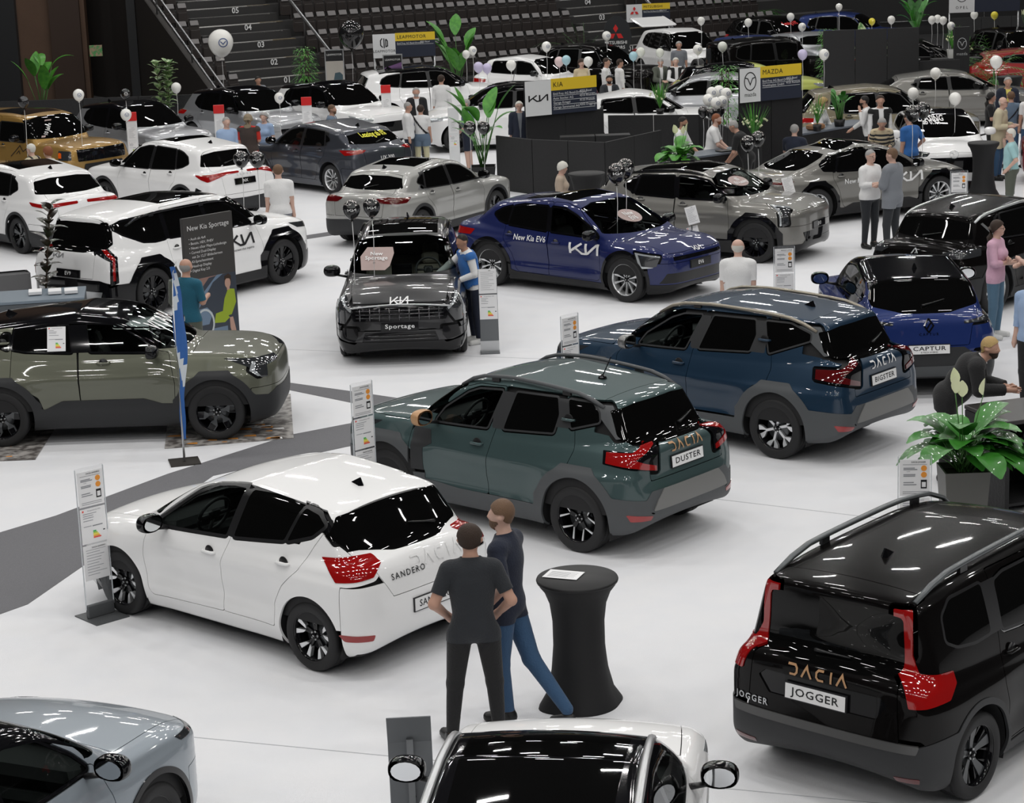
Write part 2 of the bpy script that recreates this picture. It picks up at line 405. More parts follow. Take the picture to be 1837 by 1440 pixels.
def kia_vf(w):
    L=[[(0,0),(0,1)],[(0,.25),(.22,.42),(.95,1)],[(.38,.5),(.95,0),(1.25,0),(1.25,0)],[(1.05,0),(1.45,1),(1.5,1),(1.55,0),(1.6,0),(2.35,1),(2.42,1),(2.42,0)]]
    L=[[(0,0),(0,1)],[(0,.18),(1.0,1)],[(.42,.52),(.95,0),(1.2,0),(1.55,1)],[(1.55,1),(1.62,0)],[(1.62,.0),(2.45,1),(2.55,1),(2.55,0)]]
    L=[[(0,0),(0,1)],[(0,.2),(1.0,.98)],[(.45,.55),(.95,.02),(1.12,.02),(1.45,.98)],[(1.45,.98),(1.45,.02)],[(1.5,.02),(2.25,.98),(2.35,.98),(2.5,.02)]]
    L=[[(0,0),(0,1)],[(.02,.22),(.98,.98)],[(.42,.60),(.98,.04),(1.30,.04)],[(1.34,-.04),(1.34,1)],[(1.42,.04),(2.26,.96)],[(2.34,0),(2.34,1.04)]]
    V,F=strokes_vf(L,.19,.22); V[:,0]-=1.17; V[:,1]-=.5; V[:,1]*=.70; return V*w/2.5,F
def dacia_vf(w):
    L=[[(0,.92),(.75,.92),(.95,.7),(.95,.3),(.75,.08),(.2,.08)],[(1.45,0),(1.95,.95),(2.45,0)],[(3.75,.92),(3.2,.92),(3.0,.7),(3.0,.3),(3.2,.08),(3.75,.08)],[(4.5,0),(4.5,1)],[(5.1,0),(5.6,.95),(6.1,0)]]
    V,F=strokes_vf(L,.2,.35); V[:,0]-=3; V[:,1]-=.5; return V*w/6,F
def flat_text(mb,vf,M,mi=0,th=.002):
    """lettering standing th proud of the plane of matrix M (x right, y up, z out)"""
    V,F=vf; n=len(V); P=np.c_[V,np.full(n,th)]; mb.add(bake_rot(P,M),F,mi)
def frame(o,x,z):
    """matrix with origin o, x axis x, outward axis z"""
    x=Vector(x).normalized(); z=Vector(z).normalized(); y=z.cross(x).normalized(); x=y.cross(z)
    return Matrix(((x[0],y[0],z[0],o[0]),(x[1],y[1],z[1],o[1]),(x[2],y[2],z[2],o[2]),(0,0,0,1)))
# ---------------------------------------------------------------- hall
def struct(o,lab=None): o['kind']='structure'; 
def room():
    cm=mat('carpet_white',(.76,.77,.80),.95,noise=(2.2,.3,(.80,.80,.815)),bump=(220,.35)); gm=mat('carpet_grey',(.13,.13,.14),.95,noise=(90,.25,(.17,.17,.18)))
    dk=mat('wall_black',(.010,.010,.011),.75,bump=(30,.2)); br=mat('wall_brown',(.13,.075,.048),.6,noise=(.5,.25,(.075,.045,.03)),bump=(40,.2)); rail=mat('rail_metal',(.35,.35,.36),.3,.9)
    b=MB(); b.box((1,42,-.06),(62,112,.12)); struct(b.build('floor',[cm]))
    def band(nm,P):
        b=MB(); b.prism(P,.0,.004,0); struct(b.build(nm,[gm]))
    band('trim_1',[(-9.5,17.8),(-9.5,14.0),(-4.78,20.05),(-3.54,24.55),(-2.06,25.66),(1.0,27.6),(1.0,28.7),(-2.13,26.82),(-2.8,26.37),(-4.1,24.71),(-5.11,23.11),(-5.6,22.54)])
    band('trim_2',[(-2.1,27.95),(-3.15,28.98),(-5.6,30.6),(-5.6,31.1),(-3.24,29.44),(-2.1,28.6),(-1.2,27.9),(-1.3,27.4)])
    band('trim_3',[(-6.0,40.3),(-3.3,42.35),(2.0,46.4),(2.0,47.0),(-3.3,42.87),(-6.0,40.8)])
    band('trim_4',[(3.0,28.4),(3.2,29.0),(6.6,33.2),(6.9,33.0)])
    sm=mat('carpet_seam',(.45,.46,.48),.9)
    for i,(a,c) in enumerate((((-6,17.6),(6.5,13.4)),((-1.2,24.8),(9,18.8)),((-4.0,31.8),(3.5,29.2)))):
        d=np.array(c)-np.array(a); n=np.array([-d[1],d[0]])/np.linalg.norm(d)*.006; b=MB(); b.prism([tuple(np.array(a)-n),tuple(np.array(c)-n),tuple(np.array(c)+n),tuple(np.array(a)+n)],.0,.002); struct(b.build('trim_%d'%(5+i),[sm]))
    fd=mat('floor_dark',(.035,.035,.036),.7); b=MB(); b.prism([(-29.7,61.5),(-8.5,61.5),(-4.5,66.0),(4.5,68.5),(4.5,74),(10,76),(31.7,77.5),(31.7,97.7),(-29.7,97.7)],.0,.006,0); struct(b.build('trim_9',[fd]))
    def wall(nm,c,s,m=dk): b=MB(); b.box(c,s); o=b.build(nm,[m]); struct(o); return o
    wall('wall_right',(31.9,42,8),(.3,112,16)); wall('wall_left',(-29.9,42,8),(.3,112,16)); wall('wall_back',(1,97.9,8),(62,.3,16)); wall('wall_front',(1,-13.9,8),(62,.3,16)); wall('ceiling',(1,42,15.8),(62,112,.3),mat('ceiling_dark',(.02,.02,.022),.9))
    # brown wall, gate opening and pillar beyond the cars on the left
    wall('wall_back_left',(-19.2,73.2,8),(11.0,.4,16),br); wall('wall_gate',(-12.9,76.5,8),(3.0,.3,16),mat('gate_dark',(.003,.003,.003),.8)); wall('trim_11',(-11.9,71.5,8),(.28,.28,16),mat('pillar_dark',(.02,.021,.023),.5)); wall('trim_12',(-16.4,72.85,8),(.9,.3,16),mat('pillar_dark',(.02,.021,.023),.5))
    wall('door_1',(-14.35,72.9,2.4),(1.0,.16,4.8),mat('door_brown',(.05,.03,.022),.5))
    # far balcony wall on the right
    wall('wall_balcony',(17.5,88.6,1.0),(28,.3,2.0),mat('balcony_dark',(.022,.022,.023),.6,bump=(10,.2))); 
    for x in (9.5,15.4): b=MB(); b.tube([(x,88.3,.55),(x+4.2,88.3,.55),(x+4.2,88.3,1.35)],.03,6); tag(b.build('handrail',[rail]),'thin steel handrail along the far dark balcony wall','handrail','handrails on the balcony wall')
    # raked stand
    th=math.radians(33); ud=np.array([math.cos(th),math.sin(th)]); vd=np.array([-math.sin(th),math.cos(th)]); O=np.array([-5.18,69.47]); z0=.35; R_,T_=.52,.85
    def P(u,v,z): q=O+ud*u+vd*v; return (q[0],q[1],z)
    stp=mat('stand_deck',(.035,.034,.034),.7); nose=mat('step_nosing',(.85,.83,.80),.6); tread=mat('step_wood',(.20,.16,.10),.6)
    b=MB(); N=11
    for r in range(N):
        v0,v1=r*T_,N*T_+2; z=z0+r*R_
        for (u0,u1) in ((-4.25,-3.2),(0,11.0),(13.6,23.5)):
            V=[P(u0,v0,z-R_-.4),P(u1,v0,z-R_-.4),P(u1,v0+T_+.05,z-R_-.4),P(u0,v0+T_+.05,z-R_-.4),P(u0,v0,z),P(u1,v0,z),P(u1,v0+T_+.05,z),P(u0,v0+T_+.05,z)]
            b.add(V,[(3,2,1,0),(4,5,6,7),(0,1,5,4),(1,2,6,5),(2,3,7,6),(3,0,4,7)])
    struct(b.build('trim_13',[stp]))
    for k,(u0,u1) in enumerate(((-3.2,0.),(11.0,13.6))):
        b=MB()
        for r in range(N*2):
            v0=r*T_/2; z=z0+(r+1)*R_/2-R_/2; 
            for (a0,a1,zz,mi,dv) in ((u0,u1,z,0,T_/2+.05),(u0+.05,u1-.3,z+.006,1,.05),(u1-.9,u1-.05,z+.006,2,.20) if r%2==0 else (u0+.05,u1-.3,z+.006,1,.05)):
                lo=zz-(.5 if mi==0 else .03); V=[P(a0,v0,lo),P(a1,v0,lo),P(a1,v0+dv,lo),P(a0,v0+dv,lo),P(a0,v0,zz),P(a1,v0,zz),P(a1,v0+dv,zz),P(a0,v0+dv,zz)]
                b.add(V,[(3,2,1,0),(4,5,6,7),(0,1,5,4),(1,2,6,5),(2,3,7,6),(3,0,4,7)],mi)
        for r in range(1,7):
            M=frame(P(u1-1.35,r*T_-.02,z0+r*R_-.12),(ud[0],ud[1],0),(-vd[0],-vd[1],0)); flat_text(b,text_vf('0%d'%r,.26,bold=.02),M,3,.01)
        struct(b.build('trim_%d'%(14+k),[stp,nose,tread,M_WHT]))
    # flank of the stand with its sloping rail
    b=MB(); V=[]; h=N*T_
    for uu in (-4.45,-4.25): V+=[P(uu,-.9,0),P(uu,h,0),P(uu,h,z0+N*R_+.2),P(uu,-.9,.15)]
    b.add(V,[(0,1,2,3),(7,6,5,4),(0,4,5,1),(1,5,6,2),(2,6,7,3),(3,7,4,0)]); struct(b.build('wall_stand',[mat('stand_side',(.030,.026,.024),.6)]))
    def railing(lab,u,v0,v1,o1=.55,o2=.95,n=5):
        b=MB()
        for o in (o1,o2): b.tube([P(u,v0,z0+v0/T_*R_+o),P(u,v1,z0+v1/T_*R_+o)],.035,6)
        for i in range(n): v=v0+(v1-v0)*i/(n-1); b.tube([P(u,v,z0+v/T_*R_-.1),P(u,v,z0+v/T_*R_+o2)],.03,6,mi=1)
        tag(b.build('stair_handrail',[rail,stp]),lab,'handrail')
    railing('double steel handrail down the left flank of the seating stand',-4.35,-1.0,8.5); railing('single dark handrail right of the lower stairs',.05,.4,5.5,.9,.95,4); railing('thin handrail right of the far stairs',13.65,.2,4.5,.9,.95,3)
    # folding seats
    sb=mat('seat_shell',(.042,.035,.033),.5); sp=mat('seat_pad_grey',(.20,.19,.19),.55)
    s=MB(); s.box((0,.0,.42),(.36,.05,.46),0,bev=.02); s.box((0,-.06,.33),(.34,.05,.34),0,M=Matrix.Rotation(.12,4,'X'),bev=.02); s.box((0,-.03,.70),(.29,.04,.17),1,M=Matrix.Rotation(-.45,4,'X'),bev=.012); s.box((.17,-.03,.2),(.03,.10,.35),0)
    me=s.data('stadium_seat',[sb,sp]); cnt=0
    def seats(rows,u0,n,skip=()):
        nonlocal cnt
        for r in rows:
            for i in range(n):
                u=u0+.21+i*.42-(.04*r if u0>0 else 0)
                q=P(u,r*T_+.30,z0+r*R_); o=obj('stadium_seat',me,None,q,th); tag(o,'dark folding seat with grey tipped-up pad in the raked stand','seat','folding seats of the raked stand'); cnt+=1
    seats(range(0,8),0,25); seats(range(0,8),-4.15,2); seats(range(0,6),13.6,13)
    for i in range(8): o=obj('stadium_seat',me,None,(8.4+i*.92,88.9,2.0),0); o.scale=(1.6,1,1); tag(o,'grey folding seat on top of the far balcony wall','seat','seats on the balcony')
    print('seats',cnt)
room()
# ---------------------------------------------------------------- printed sheets
M_PAP=mat('paper',(.83,.83,.84),.6); M_PTX=mat('print_grey',(.25,.26,.28),.6); M_ORG=mat('print_orange',(.85,.33,.05),.6)
EN=[mat('energy_green',(.05,.45,.12),.6),mat('energy_lime',(.45,.65,.1),.6),mat('energy_yellow',(.9,.8,.1),.6),mat('energy_orange',(.9,.45,.08),.6),mat('energy_red',(.8,.1,.08),.6)]
def sheet_marks(b,M,w,h,kind,ti=1):
    """print laid on a sheet: material slots paper, grey, orange, 5 energy colours, ink"""
    rr=random.Random(int(w*1000+h*77)+len(kind)); L=-w/2; T=h/2
    def line(y,x0,x1,t=.006,mi=1): b.prism([(L+w*x0,T-h*y-t),(L+w*x1,T-h*y-t),(L+w*x1,T-h*y),(L+w*x0,T-h*y)],0,.0015,mi,M=M)
    if kind in('offer','price'):
        v=text_vf(ti if isinstance(ti,str) else 'DACIA',h*.055,bold=.012); flat_text(b,(v[0]+np.array([w*.12,T-h*.07]),v[1]),M,8,.002)
        line(.13,.1,.9,.003)
        if kind=='offer':
            for y in (.24,.42): b.prism([(L+w*.80+w*.10*math.cos(a),T-h*y+w*.10*math.sin(a)) for a in np.linspace(0,6.283,14,endpoint=False)],0,.002,2,M=M)
            for y in (.22,.26,.40,.44,.62,.68): line(y,.12,.12+.3+.2*rr.random(),.008)
            v=text_vf('14.9%',h*.04); flat_text(b,(v[0]+np.array([-w*.22,T-h*.33]),v[1]),M,1,.002)
            b.prism([(L+w*.70,T-h*.80),(L+w*.90,T-h*.80),(L+w*.90,T-h*.56),(L+w*.70,T-h*.56)],0,.0015,8,M=M); b.prism([(L+w*.735,T-h*.76),(L+w*.865,T-h*.76),(L+w*.865,T-h*.62),(L+w*.735,T-h*.62)],0,.003,0,M=M)
            for y in (.88,.93): line(y,.1,.9,.004)
        else:
            for k in range(9): line(.2+.08*k,.12,.5+.4*rr.random(),.004)
    if kind=='energy':
        b.prism([(L+w*.08,T-h*.09),(L+w*.14,T-h*.09),(L+w*.14,T-h*.04),(L+w*.08,T-h*.04)],0,.002,7,M=M)
        v=text_vf('Energieetikette 2025',h*.05); flat_text(b,(v[0]+np.array([w*.05,T-h*.065]),v[1]),M,1,.002)
        for y in (.14,.20,.26,.34,.50): line(y,.10,.35+.3*rr.random(),.005)
        line(.50,.45,.85,.010)
        for k in range(5): b.prism([(L+w*(.46-.0*k),T-h*(.69+.045*k)),(L+w*(.58+.045*k),T-h*(.69+.045*k)),(L+w*(.58+.045*k),T-h*(.65+.045*k)),(L+w*.46,T-h*(.65+.045*k))],0,.002,3+k,M=M)
        b.prism([(L+w*.86,T-h*.70),(L+w*.93,T-h*.70),(L+w*.93,T-h*.67),(L+w*.86,T-h*.67)],0,.002,8,M=M)
SM=[M_PAP,M_PTX,M_ORG]+EN+[M_INK]
def sheet(name,c,x,n,w,h,parent,kind='energy',ti='DACIA'):
    M=frame(c,x,n); b=MB(); b.prism([(-w/2,-h/2),(w/2,-h/2),(w/2,h/2),(-w/2,h/2)],-.003,0,0,M=M); sheet_marks(b,M,w,h,kind,ti)
    return b.build(name,SM,parent)
# ---------------------------------------------------------------- wheels
_WH={}
def polar(r,a): return (r*math.cos(a),r*math.sin(a))
def wheel_meshes(r,style,w=.22,lod=0):
    k=(round(r,3),style,lod)
    if k in _WH: return _WH[k]
    rr=r*.70 if style not in('steel',) else r*.62; n=48 if lod==0 else 28
    t=MB(); prof=[(rr,-w*.46),(rr+.02,-w*.5),(r*.93,-w*.5),(r*.985,-w*.42),(r,-w*.30),(r,-.035),(r-.008,-.033),(r-.008,-.025),(r,-.023),(r,.023),(r-.008,.025),(r-.008,.033),(r,.035),(r,w*.3),(r*.985,w*.42),(r*.93,w*.5),(r*.88,w*.515),(rr+.02,w*.5),(rr,w*.46)]
    t.lathe(prof,n=n,axis='x',caps=False); tv=t
    tyre=tv.data('tyre',[M_TYR])
    # rim, axis x, outside = +x
    b=MB(); A,G,K=0,1,2
    bright={'twin5':A,'y6':A,'blade6':G,'blade5':G,'spin10':A,'dark5':K,'mix5':A,'thin10g':G}[style]
    b.lathe([(rr*.97,-w*.45),(rr*.93,-w*.2),(rr*.93,w*.30),(rr*.97,w*.42),(rr+.004,w*.47),(rr+.006,w*.43)],n=n,axis='x',caps=False,mi=K if style!='spin10' else A)
    b.lathe([(0,-.02),(rr*.93,-.03),(rr*.93,-.04)],n=n,axis='x',mi=K,caps=False)
    b.lathe([(rr*.2,0),(rr*.6,0),(rr*.6,.012),(rr*.2,.02)],n=28,axis='x',mi=1,caps=False)      # brake disc
    Mx=Matrix(((0,0,1,0),(1,0,0,0),(0,1,0,0),(0,0,0,1)))      # (a,b,c)->(c,a,b): local xy -> yz
    def spoke(pts,z0,z1,mi,tilt=0.03):
        P=[polar(q,a) for q,a in pts]; m=MB(); m.prism(P,z0,z1,0); V=m.V[0].copy()
        rad=np.hypot(V[:,0],V[:,1])/rr; V[:,2]+=tilt*(rad**2)*(1 if True else 0)
        b.add(bake_rot(V,Mx),m.F,mi)
    zo=w*.18
    def ring(N,f):
        for i in range(N): f(2*math.pi*i/N+.3)
    if style=='twin5':
        def f(a):
            for s in (-1,1):
                spoke([(rr*.12,a-s*.2),(rr*.55,a+s*.05),(rr*.60,a+s*.22),(rr*.14,a+s*.6)],zo-.03,zo-.004,K)
                spoke([(rr*.50,a+s*.06),(rr*.94,a+s*.18),(rr*.95,a+s*.40),(rr*.60,a+s*.30)],zo-.03,zo+.008,A)
        ring(5,f)
    elif style=='mix5':
        def f(a):
            for s in (-1,1):
                spoke([(rr*.12,a-s*.3),(rr*.50,a),(rr*.94,a+s*.30),(rr*.95,a+s*.42),(rr*.5,a+s*.2),(rr*.14,a+s*.6)],zo-.03,zo-.002,K)
                spoke([(rr*.50,a+s*.05),(rr*.94,a+s*.32),(rr*.95,a+s*.42),(rr*.5,a+s*.14)],zo-.02,zo+.008,A)
        ring(5,f)
    elif style=='y6':
        def f(a):
            spoke([(rr*.10,a-.6),(rr*.62,a-.10),(rr*.62,a+.10),(rr*.10,a+.6)],zo-.03,zo+.006,A)
            for s in (-1,1): spoke([(rr*.58,a),(rr*.60,a+s*.12),(rr*.80,a+s*.34),(rr*.95,a+s*.36),(rr*.95,a+s*.10),(rr*.78,a+s*.08)],zo-.03,zo+.004,A)
        ring(6,f)
    elif style=='blade6':
        def f(a):
            spoke([(rr*.10,a-.7),(rr*.45,a-.18),(rr*.60,a-.36),(rr*.95,a-.34),(rr*.96,a+.05),(rr*.7,a+.22),(rr*.45,a+.16),(rr*.10,a+.7)],zo-.03,zo,G)
            spoke([(rr*.62,a-.33),(rr*.93,a-.32),(rr*.93,a-.02),(rr*.72,a+.10)],zo-.02,zo+.006,K)
        ring(6,f)
    elif style in('blade5','dark5'):
        def f(a):
            spoke([(rr*.10,a-.8),(rr*.45,a-.24),(rr*.95,a-.20),(rr*.96,a+.20),(rr*.45,a+.24),(rr*.10,a+.8)],zo-.03,zo,bright)
            for s in (-1,1): spoke([(rr*.45,a+s*.26),(rr*.5,a+s*.3),(rr*.95,a+s*.48),(rr*.95,a+s*.36)],zo-.03,zo-.005,K)
        ring(5,f)
    else:
        N=10 if style in('spin10','thin10g') else 5
        def f(a): spoke([(rr*.10,a-.3),(rr*.5,a-.07),(rr*.95,a-.09),(rr*.96,a+.09),(rr*.5,a+.07),(rr*.10,a+.3)],zo-.03,zo,bright)
        ring(N,f)
    b.lathe([(rr*.20,zo-.03),(rr*.20,zo+.004),(rr*.16,zo+.012)],n=20,axis='x',mi=K,caps=True)
    rim=b.data('wheel',[M_ALU,M_GRY,M_BLK])
    c=MB(); c.lathe([(rr*.115,0),(rr*.115,.012),(rr*.10,.018),(0,.02)],n=20,axis='x',mi=0,caps=False)
    c.lathe([(rr*.05,.02),(rr*.05,.022),(0,.022)],n=4,axis='x',mi=1,caps=False)
    for i in range(5):
        y,z=polar(rr*.165,i*1.2566); c.lathe([(.011,0),(.011,.008),(0,.008)],c=(0,y,z),n=6,axis='x',mi=1,caps=False)
    V=[v+np.array([zo+.012,0,0]) for v in c.V]; c.V=V
    cap=c.data('hub_cap',[M_BLK,M_SIL])
    _WH[k]=(tyre,rim,cap); return _WH[k]
def add_wheel(parent,x,y,r,style,lod,steer=0.):
    ty,ri,ca=wheel_meshes(r,style,lod=lod)
    s=1 if y>0 else -1
    w=obj('wheel',ri,parent,(x,y,r),(0,0,math.pi/2*s+steer))
    obj('tyre',ty,w)
    if lod<2: obj('hub_cap',ca,w)
    return w
# ---------------------------------------------------------------- cars
def gpoly(P,it=0):
    P=np.array(P,float)
    if it: P=chaikin(P,it)
    return P
def profile(p):
    """fills lower / green control polygons from a few heights and stations"""
    wb,L=p['wb'],p['L']; xf=wb/2+p['fo']; xr=xf-L; zn=p['zn']; zc=p['zc']; xc=p['xc']; zt=p['zt']; H=p['H']; xa=p['xa']; xe=p['xe']; xt=p.get('xt',xr+.12); zs=p.get('zs',.19)
    p['xf']=xf; p['xr']=xr
    if 'lower' not in p:
        p['lower']=[(xf-.30,zs),(xf-.06,zs+.05),(xf,.42),(xf-.005,zn-.16),(xf-.05,zn-.03),(xf-.22,zn+.04),((xf+xc)/2+.1,(zn+zc)/2+.045),(xc+.12,zc-.01),(xc-.3,zc),(-.4,zc),(xr+.6,zt),(xr+.16,zt),(xr+.08,zt-.09)]+p.get('tail',[(xr+.05,.80),(xr,.64),(xr,.46),(xr+.08,.28),(xr+.35,zs+.02)])+[(-.8,zs),(.8,zs)]
    if 'green' not in p:
        h1=p.get('hr',H-.03)
        p['green']=[(xc+.22,.82),(xc+.14,zc-.03),(xa+.16,H-.135),(xa-.12,H-.045),(xa-.6,H+.005),(-.35,H+.01),(xe+.6,h1),(xe+.12,h1-.05),(xe,h1-.075),(xe-.01,h1-.11),(xt+.10,zt+.04),(xt+.02,zt-.08),(xt+.02,.82)]
    return p
def windows_default(p):
    """front, rear and quarter side glass as (x,z) outlines"""
    H,zc,xc,xa,xe=p['H'],p['zc'],p['xc'],p['xa'],p['xe']; zb=p.get('zbelt',zc-.02); zr=p.get('zbr',zb+.06); xb=p.get('xb',-.22); xq=p.get('xq',-1.05); xd=p.get('xd',xe+.35); top=H-.135; tr=p.get('hr',H-.03)-.12
    k=(xc-xa)/(H-zc)
    xfw=xc-.30; 
    front=[(xfw,zb+.015),(xfw-.12,zb+.14),(xa-.02,top-.06),(xa-.3,top),(xb+.03,top+.005),(xb+.07,zb+.02)]
    rear=[(xb-.03,zb+.025),(xb-.07,top+.005),(xq+.10,(top+tr)/2+.005),(xq+.02,zr)]
    quarter=[(xq-.03,zr+.01),(xq+.05,(top+tr)/2),(xd+.22,tr-.02),(xd+.06,tr-.10),(xd,zr+.12),(xd+.16,zr+.05)]
    return [front,rear,quarter]
def drop_crumbs(m):
    """forget loose slivers left by the cuts"""
    m=compact(m); T=m['T']; n=len(m['V']); lab=np.arange(n)
    a,b_,c=T.T
    for _ in range(400):
        mn=np.minimum(np.minimum(lab[a],lab[b_]),lab[c]); new=lab.copy()
        for q in (a,b_,c): np.minimum.at(new,q,mn)
        new=new[new]; new=new[new]
        if (new==lab).all(): break
        lab=new
    A=np.linalg.norm(np.cross(m['V'][T[:,1]]-m['V'][T[:,0]],m['V'][T[:,2]]-m['V'][T[:,0]]),axis=1)/2; tot=np.bincount(lab[T[:,0]],A,n); big=tot.max(); keep=tot[lab[T[:,0]]]>min(.02,big*.08)
    return dict(V=m['V'],N=m['N'],T=T[keep])
def sgn_side(m,s): return np.maximum(.22-s*m['V'][:,1],(.34-s*m['N'][:,1])*.15)
def rnd(P,d=.035,it=2):
    P=[np.array(q,float) for q in P]; out=[]; n=len(P)
    for i in range(n):
        a,b,c=P[i-1],P[i],P[(i+1)%n]; la,lc=np.linalg.norm(a-b),np.linalg.norm(c-b)
        out+= [b+(a-b)*min(d/la,.45),b,b+(c-b)*min(d/lc,.45)]
    return chaikin(out,it)
def build_car(name,label,p,pose,cat='car',group=None):
    h=p.get('res',.045); fine=p.get('lod',1)==0; lod=p.get('lod',1)
    profile(p); S=CarShape(p,.026 if fine else (.035 if lod==1 else .05)); m=S.mesh(h)
    root=thing(name,label,cat,(pose[0],pose[1],pose[2] if len(pose)>3 else 0),pose[-1],group)
    wb,W_,H,r=p['wb'],p['W'],p['H'],p['r']; xf,xr=p['xf'],p['xr']; Ra=p.get('Ra',r+.06)
    pm=p['paint']; nf=(1 if fine else 0)
    rest=m; body_z=[]
    def emit(nm,mm,mt,par=root,depth=.015,off=0.,lab=None):
        if len(mm['T'])<2: return None
        if nm in('body_shell','door','window_surround','cladding','tailgate'): mm=drop_crumbs(mm)
        k=skirt(mm,depth,off); o=obj(nm,mesh_data(nm,k['V'],k['T'],mt,k['N']),par)
        if lab: o['label']=lab
        return o
    # wheel openings
    for xw in (wb/2,-wb/2):
        X=rest['V']; g=np.hypot(X[:,0]-xw,X[:,2]-r)-Ra; g=np.maximum(g,.45-np.abs(X[:,1]))
        _,rest=split(rest,g)
    # underside dropped into its own dark part
    X=rest['V']; und,rest=split(rest,np.maximum(X[:,2]-p.get('zund',.235),np.abs(X[:,1])-W_/2+.10)) 
    emit('underbody',und,M_INT,depth=0)
    rest=compact(rest)
    wins=p.get('windows') or windows_default(p)
    sm=lambda P:rnd(P,p.get('wr',.045))
    tg=tglass() if p.get('clear') else M_GLS
    gl={1:[],-1:[]}
    # side glass and its black surround
    for s in (1,-1):
        for i,wp in enumerate(wins):
            if wp is None: continue
            a,rest=cutfine(rest,lambda Q,wp=wp,s=s:np.maximum(poly_sdf(Q['V'][:,0],Q['V'][:,2],sm(wp)),sgn_side(Q,s)),nf); gl[s].append((i,a))
        if p.get('dlo','auto') is not None:
            X=rest['V']; g=None
            for wp in wins:
                if wp is None: continue
                q=poly_sdf(X[:,0],X[:,2],sm(wp))-p.get('trim',.022); g=q if g is None else smin(g,q,.03)
            for bp in p.get('pillars',[]): q=poly_sdf(X[:,0],X[:,2],gpoly(bp)); g=np.minimum(g,q)
            if not p.get('pillars'):   # black fill between neighbouring panes
                for A,B in zip(wins[:-1],wins[1:]):
                    if A is None or B is None: continue
                    A=np.array(A);B=np.array(B); zlo=max(A[:,1].min(),B[:,1].min()); zhi=min(A[:,1].max(),B[:,1].max())
                    xm=(A[:,0].min()+B[:,0].max())/2; g=np.minimum(g,np.maximum(np.abs(X[:,0]-xm-(X[:,2]-zlo)*0)-.11,np.maximum(zlo-.01-X[:,2],X[:,2]-zhi)))
            a,rest=split(rest,np.maximum(g,sgn_side(rest,s))); emit('window_surround',a,p.get('trimmat',M_TRM),depth=.01)
    # windscreen and rear glass
    X=rest['V']; zc,zt=p['zc'],p['zt']; hw=W_/2-p.get('gin',.075)
    ws=p.get('screen') or [(hw-.05,zc+.045),(hw-.20,H-.135),(.35,H-.085),(-.35,H-.085),(-hw+.20,H-.135),(-hw+.05,zc+.045),(-.35,zc+.02),(.35,zc+.02)]
    a,rest=split(rest,np.maximum(poly_sdf(X[:,1],X[:,2],sm(ws)),p['xa']-.25-X[:,0])); emit('windscreen',a,tg if p.get('clear') else M_GLS,depth=.008)
    rg=p.get('rglass') or [(hw-.14,zt+.06),(hw-.24,p.get('hr',H-.03)-.17),(.3,p.get('hr',H-.03)-.13),(-.3,p.get('hr',H-.03)-.13),(-hw+.24,p.get('hr',H-.03)-.17),(-hw+.14,zt+.06),(-.3,zt+.03),(.3,zt+.03)]
    X=rest['V']; a,rest=split(rest,np.maximum(poly_sdf(X[:,1],X[:,2],sm(rg)),X[:,0]-p['xe']-.10)); emit('rear_window',a,M_GLS,depth=.008,lab='dark tinted rear window')
    # extra coloured regions: (part name, projection, outline, material, offset, sides)
    def ucoord(Q,pr,s):
        c=.7071; X=Q['V']
        if pr=='side': return X[:,0],sgn_side(Q,s)
        N=Q['N']
        if pr=='rear': return X[:,1],np.maximum(X[:,0]-(xr+.7),(N[:,0]+.2)*.15)
        if pr=='front': return X[:,1],np.maximum((xf-.9)-X[:,0],(.2-N[:,0])*.15)
        if pr=='rc': return c*(s*X[:,1]+X[:,0]-xr),np.maximum(np.maximum(X[:,0]-xr-1.3,-s*X[:,1]+.1),(N[:,0]-s*N[:,1]+.2)*.1)
        if pr=='fc': return c*(s*X[:,1]+xf-X[:,0]),np.maximum(np.maximum(xf-1.3-X[:,0],-s*X[:,1]+.1),(-N[:,0]-s*N[:,1]+.2)*.1)
    def region(ft):
        nonlocal rest
        nm,pr,poly,mt,off=ft[:5]; kw=ft[5] if len(ft)>5 else {}
        for s in ((1,-1) if pr in('side','rc','fc') else (1,)):
            if kw.get('only') and kw['only']!=s: continue
            def gq(Q,s=s):
                X=Q['V']
                if pr=='top': u,flt=X[:,0],np.maximum(.8-X[:,2],(.6-Q['N'][:,2])*.15); v=X[:,1]
                else: u,flt=ucoord(Q,pr,s); v=X[:,2]
                return np.maximum(poly_sdf(u,v,rnd(poly,kw.get('rd',.02))),flt)
            a,rest=cutfine(rest,gq,2 if fine and pr in('rc','fc','side') else nf); emit(nm,a,mt,depth=max(.015,off+.012),off=off,lab=kw.get('label'))
            for sub in kw.get('sub',[]): pass
    for ft in p.get('feat',[])[::-1]: region(ft)
    # lower cladding
    if p.get('clad'):
        X=rest['V']; cl=p['clad']; rw=cl.get('ring',.075); g=np.hypot(X[:,0]-wb/2,X[:,2]-r)-Ra-rw; g=np.minimum(g,np.hypot(X[:,0]+wb/2,X[:,2]-r)-Ra-rw)
        if cl.get('square'):
            for xw in (wb/2,-wb/2):
                dx=np.abs(X[:,0]-xw); dz=X[:,2]-r; q=np.maximum(np.maximum(dx,dz),(dx+dz)*.742)-Ra-rw; g=np.minimum(g,q)
        g=np.maximum(g,.42-np.abs(X[:,1]))
        zs_=np.interp(X[:,0],*zip(*cl.get('sill',[(-1,.33),(1,.33)])))
        g=np.minimum(g,np.maximum(X[:,2]-zs_,np.abs(X[:,0])-wb/2))
        if cl.get('rear'): g=np.minimum(g,np.maximum(X[:,2]-np.interp(np.abs(X[:,1]),*zip(*cl['rear'])),X[:,0]+wb/2+.1))
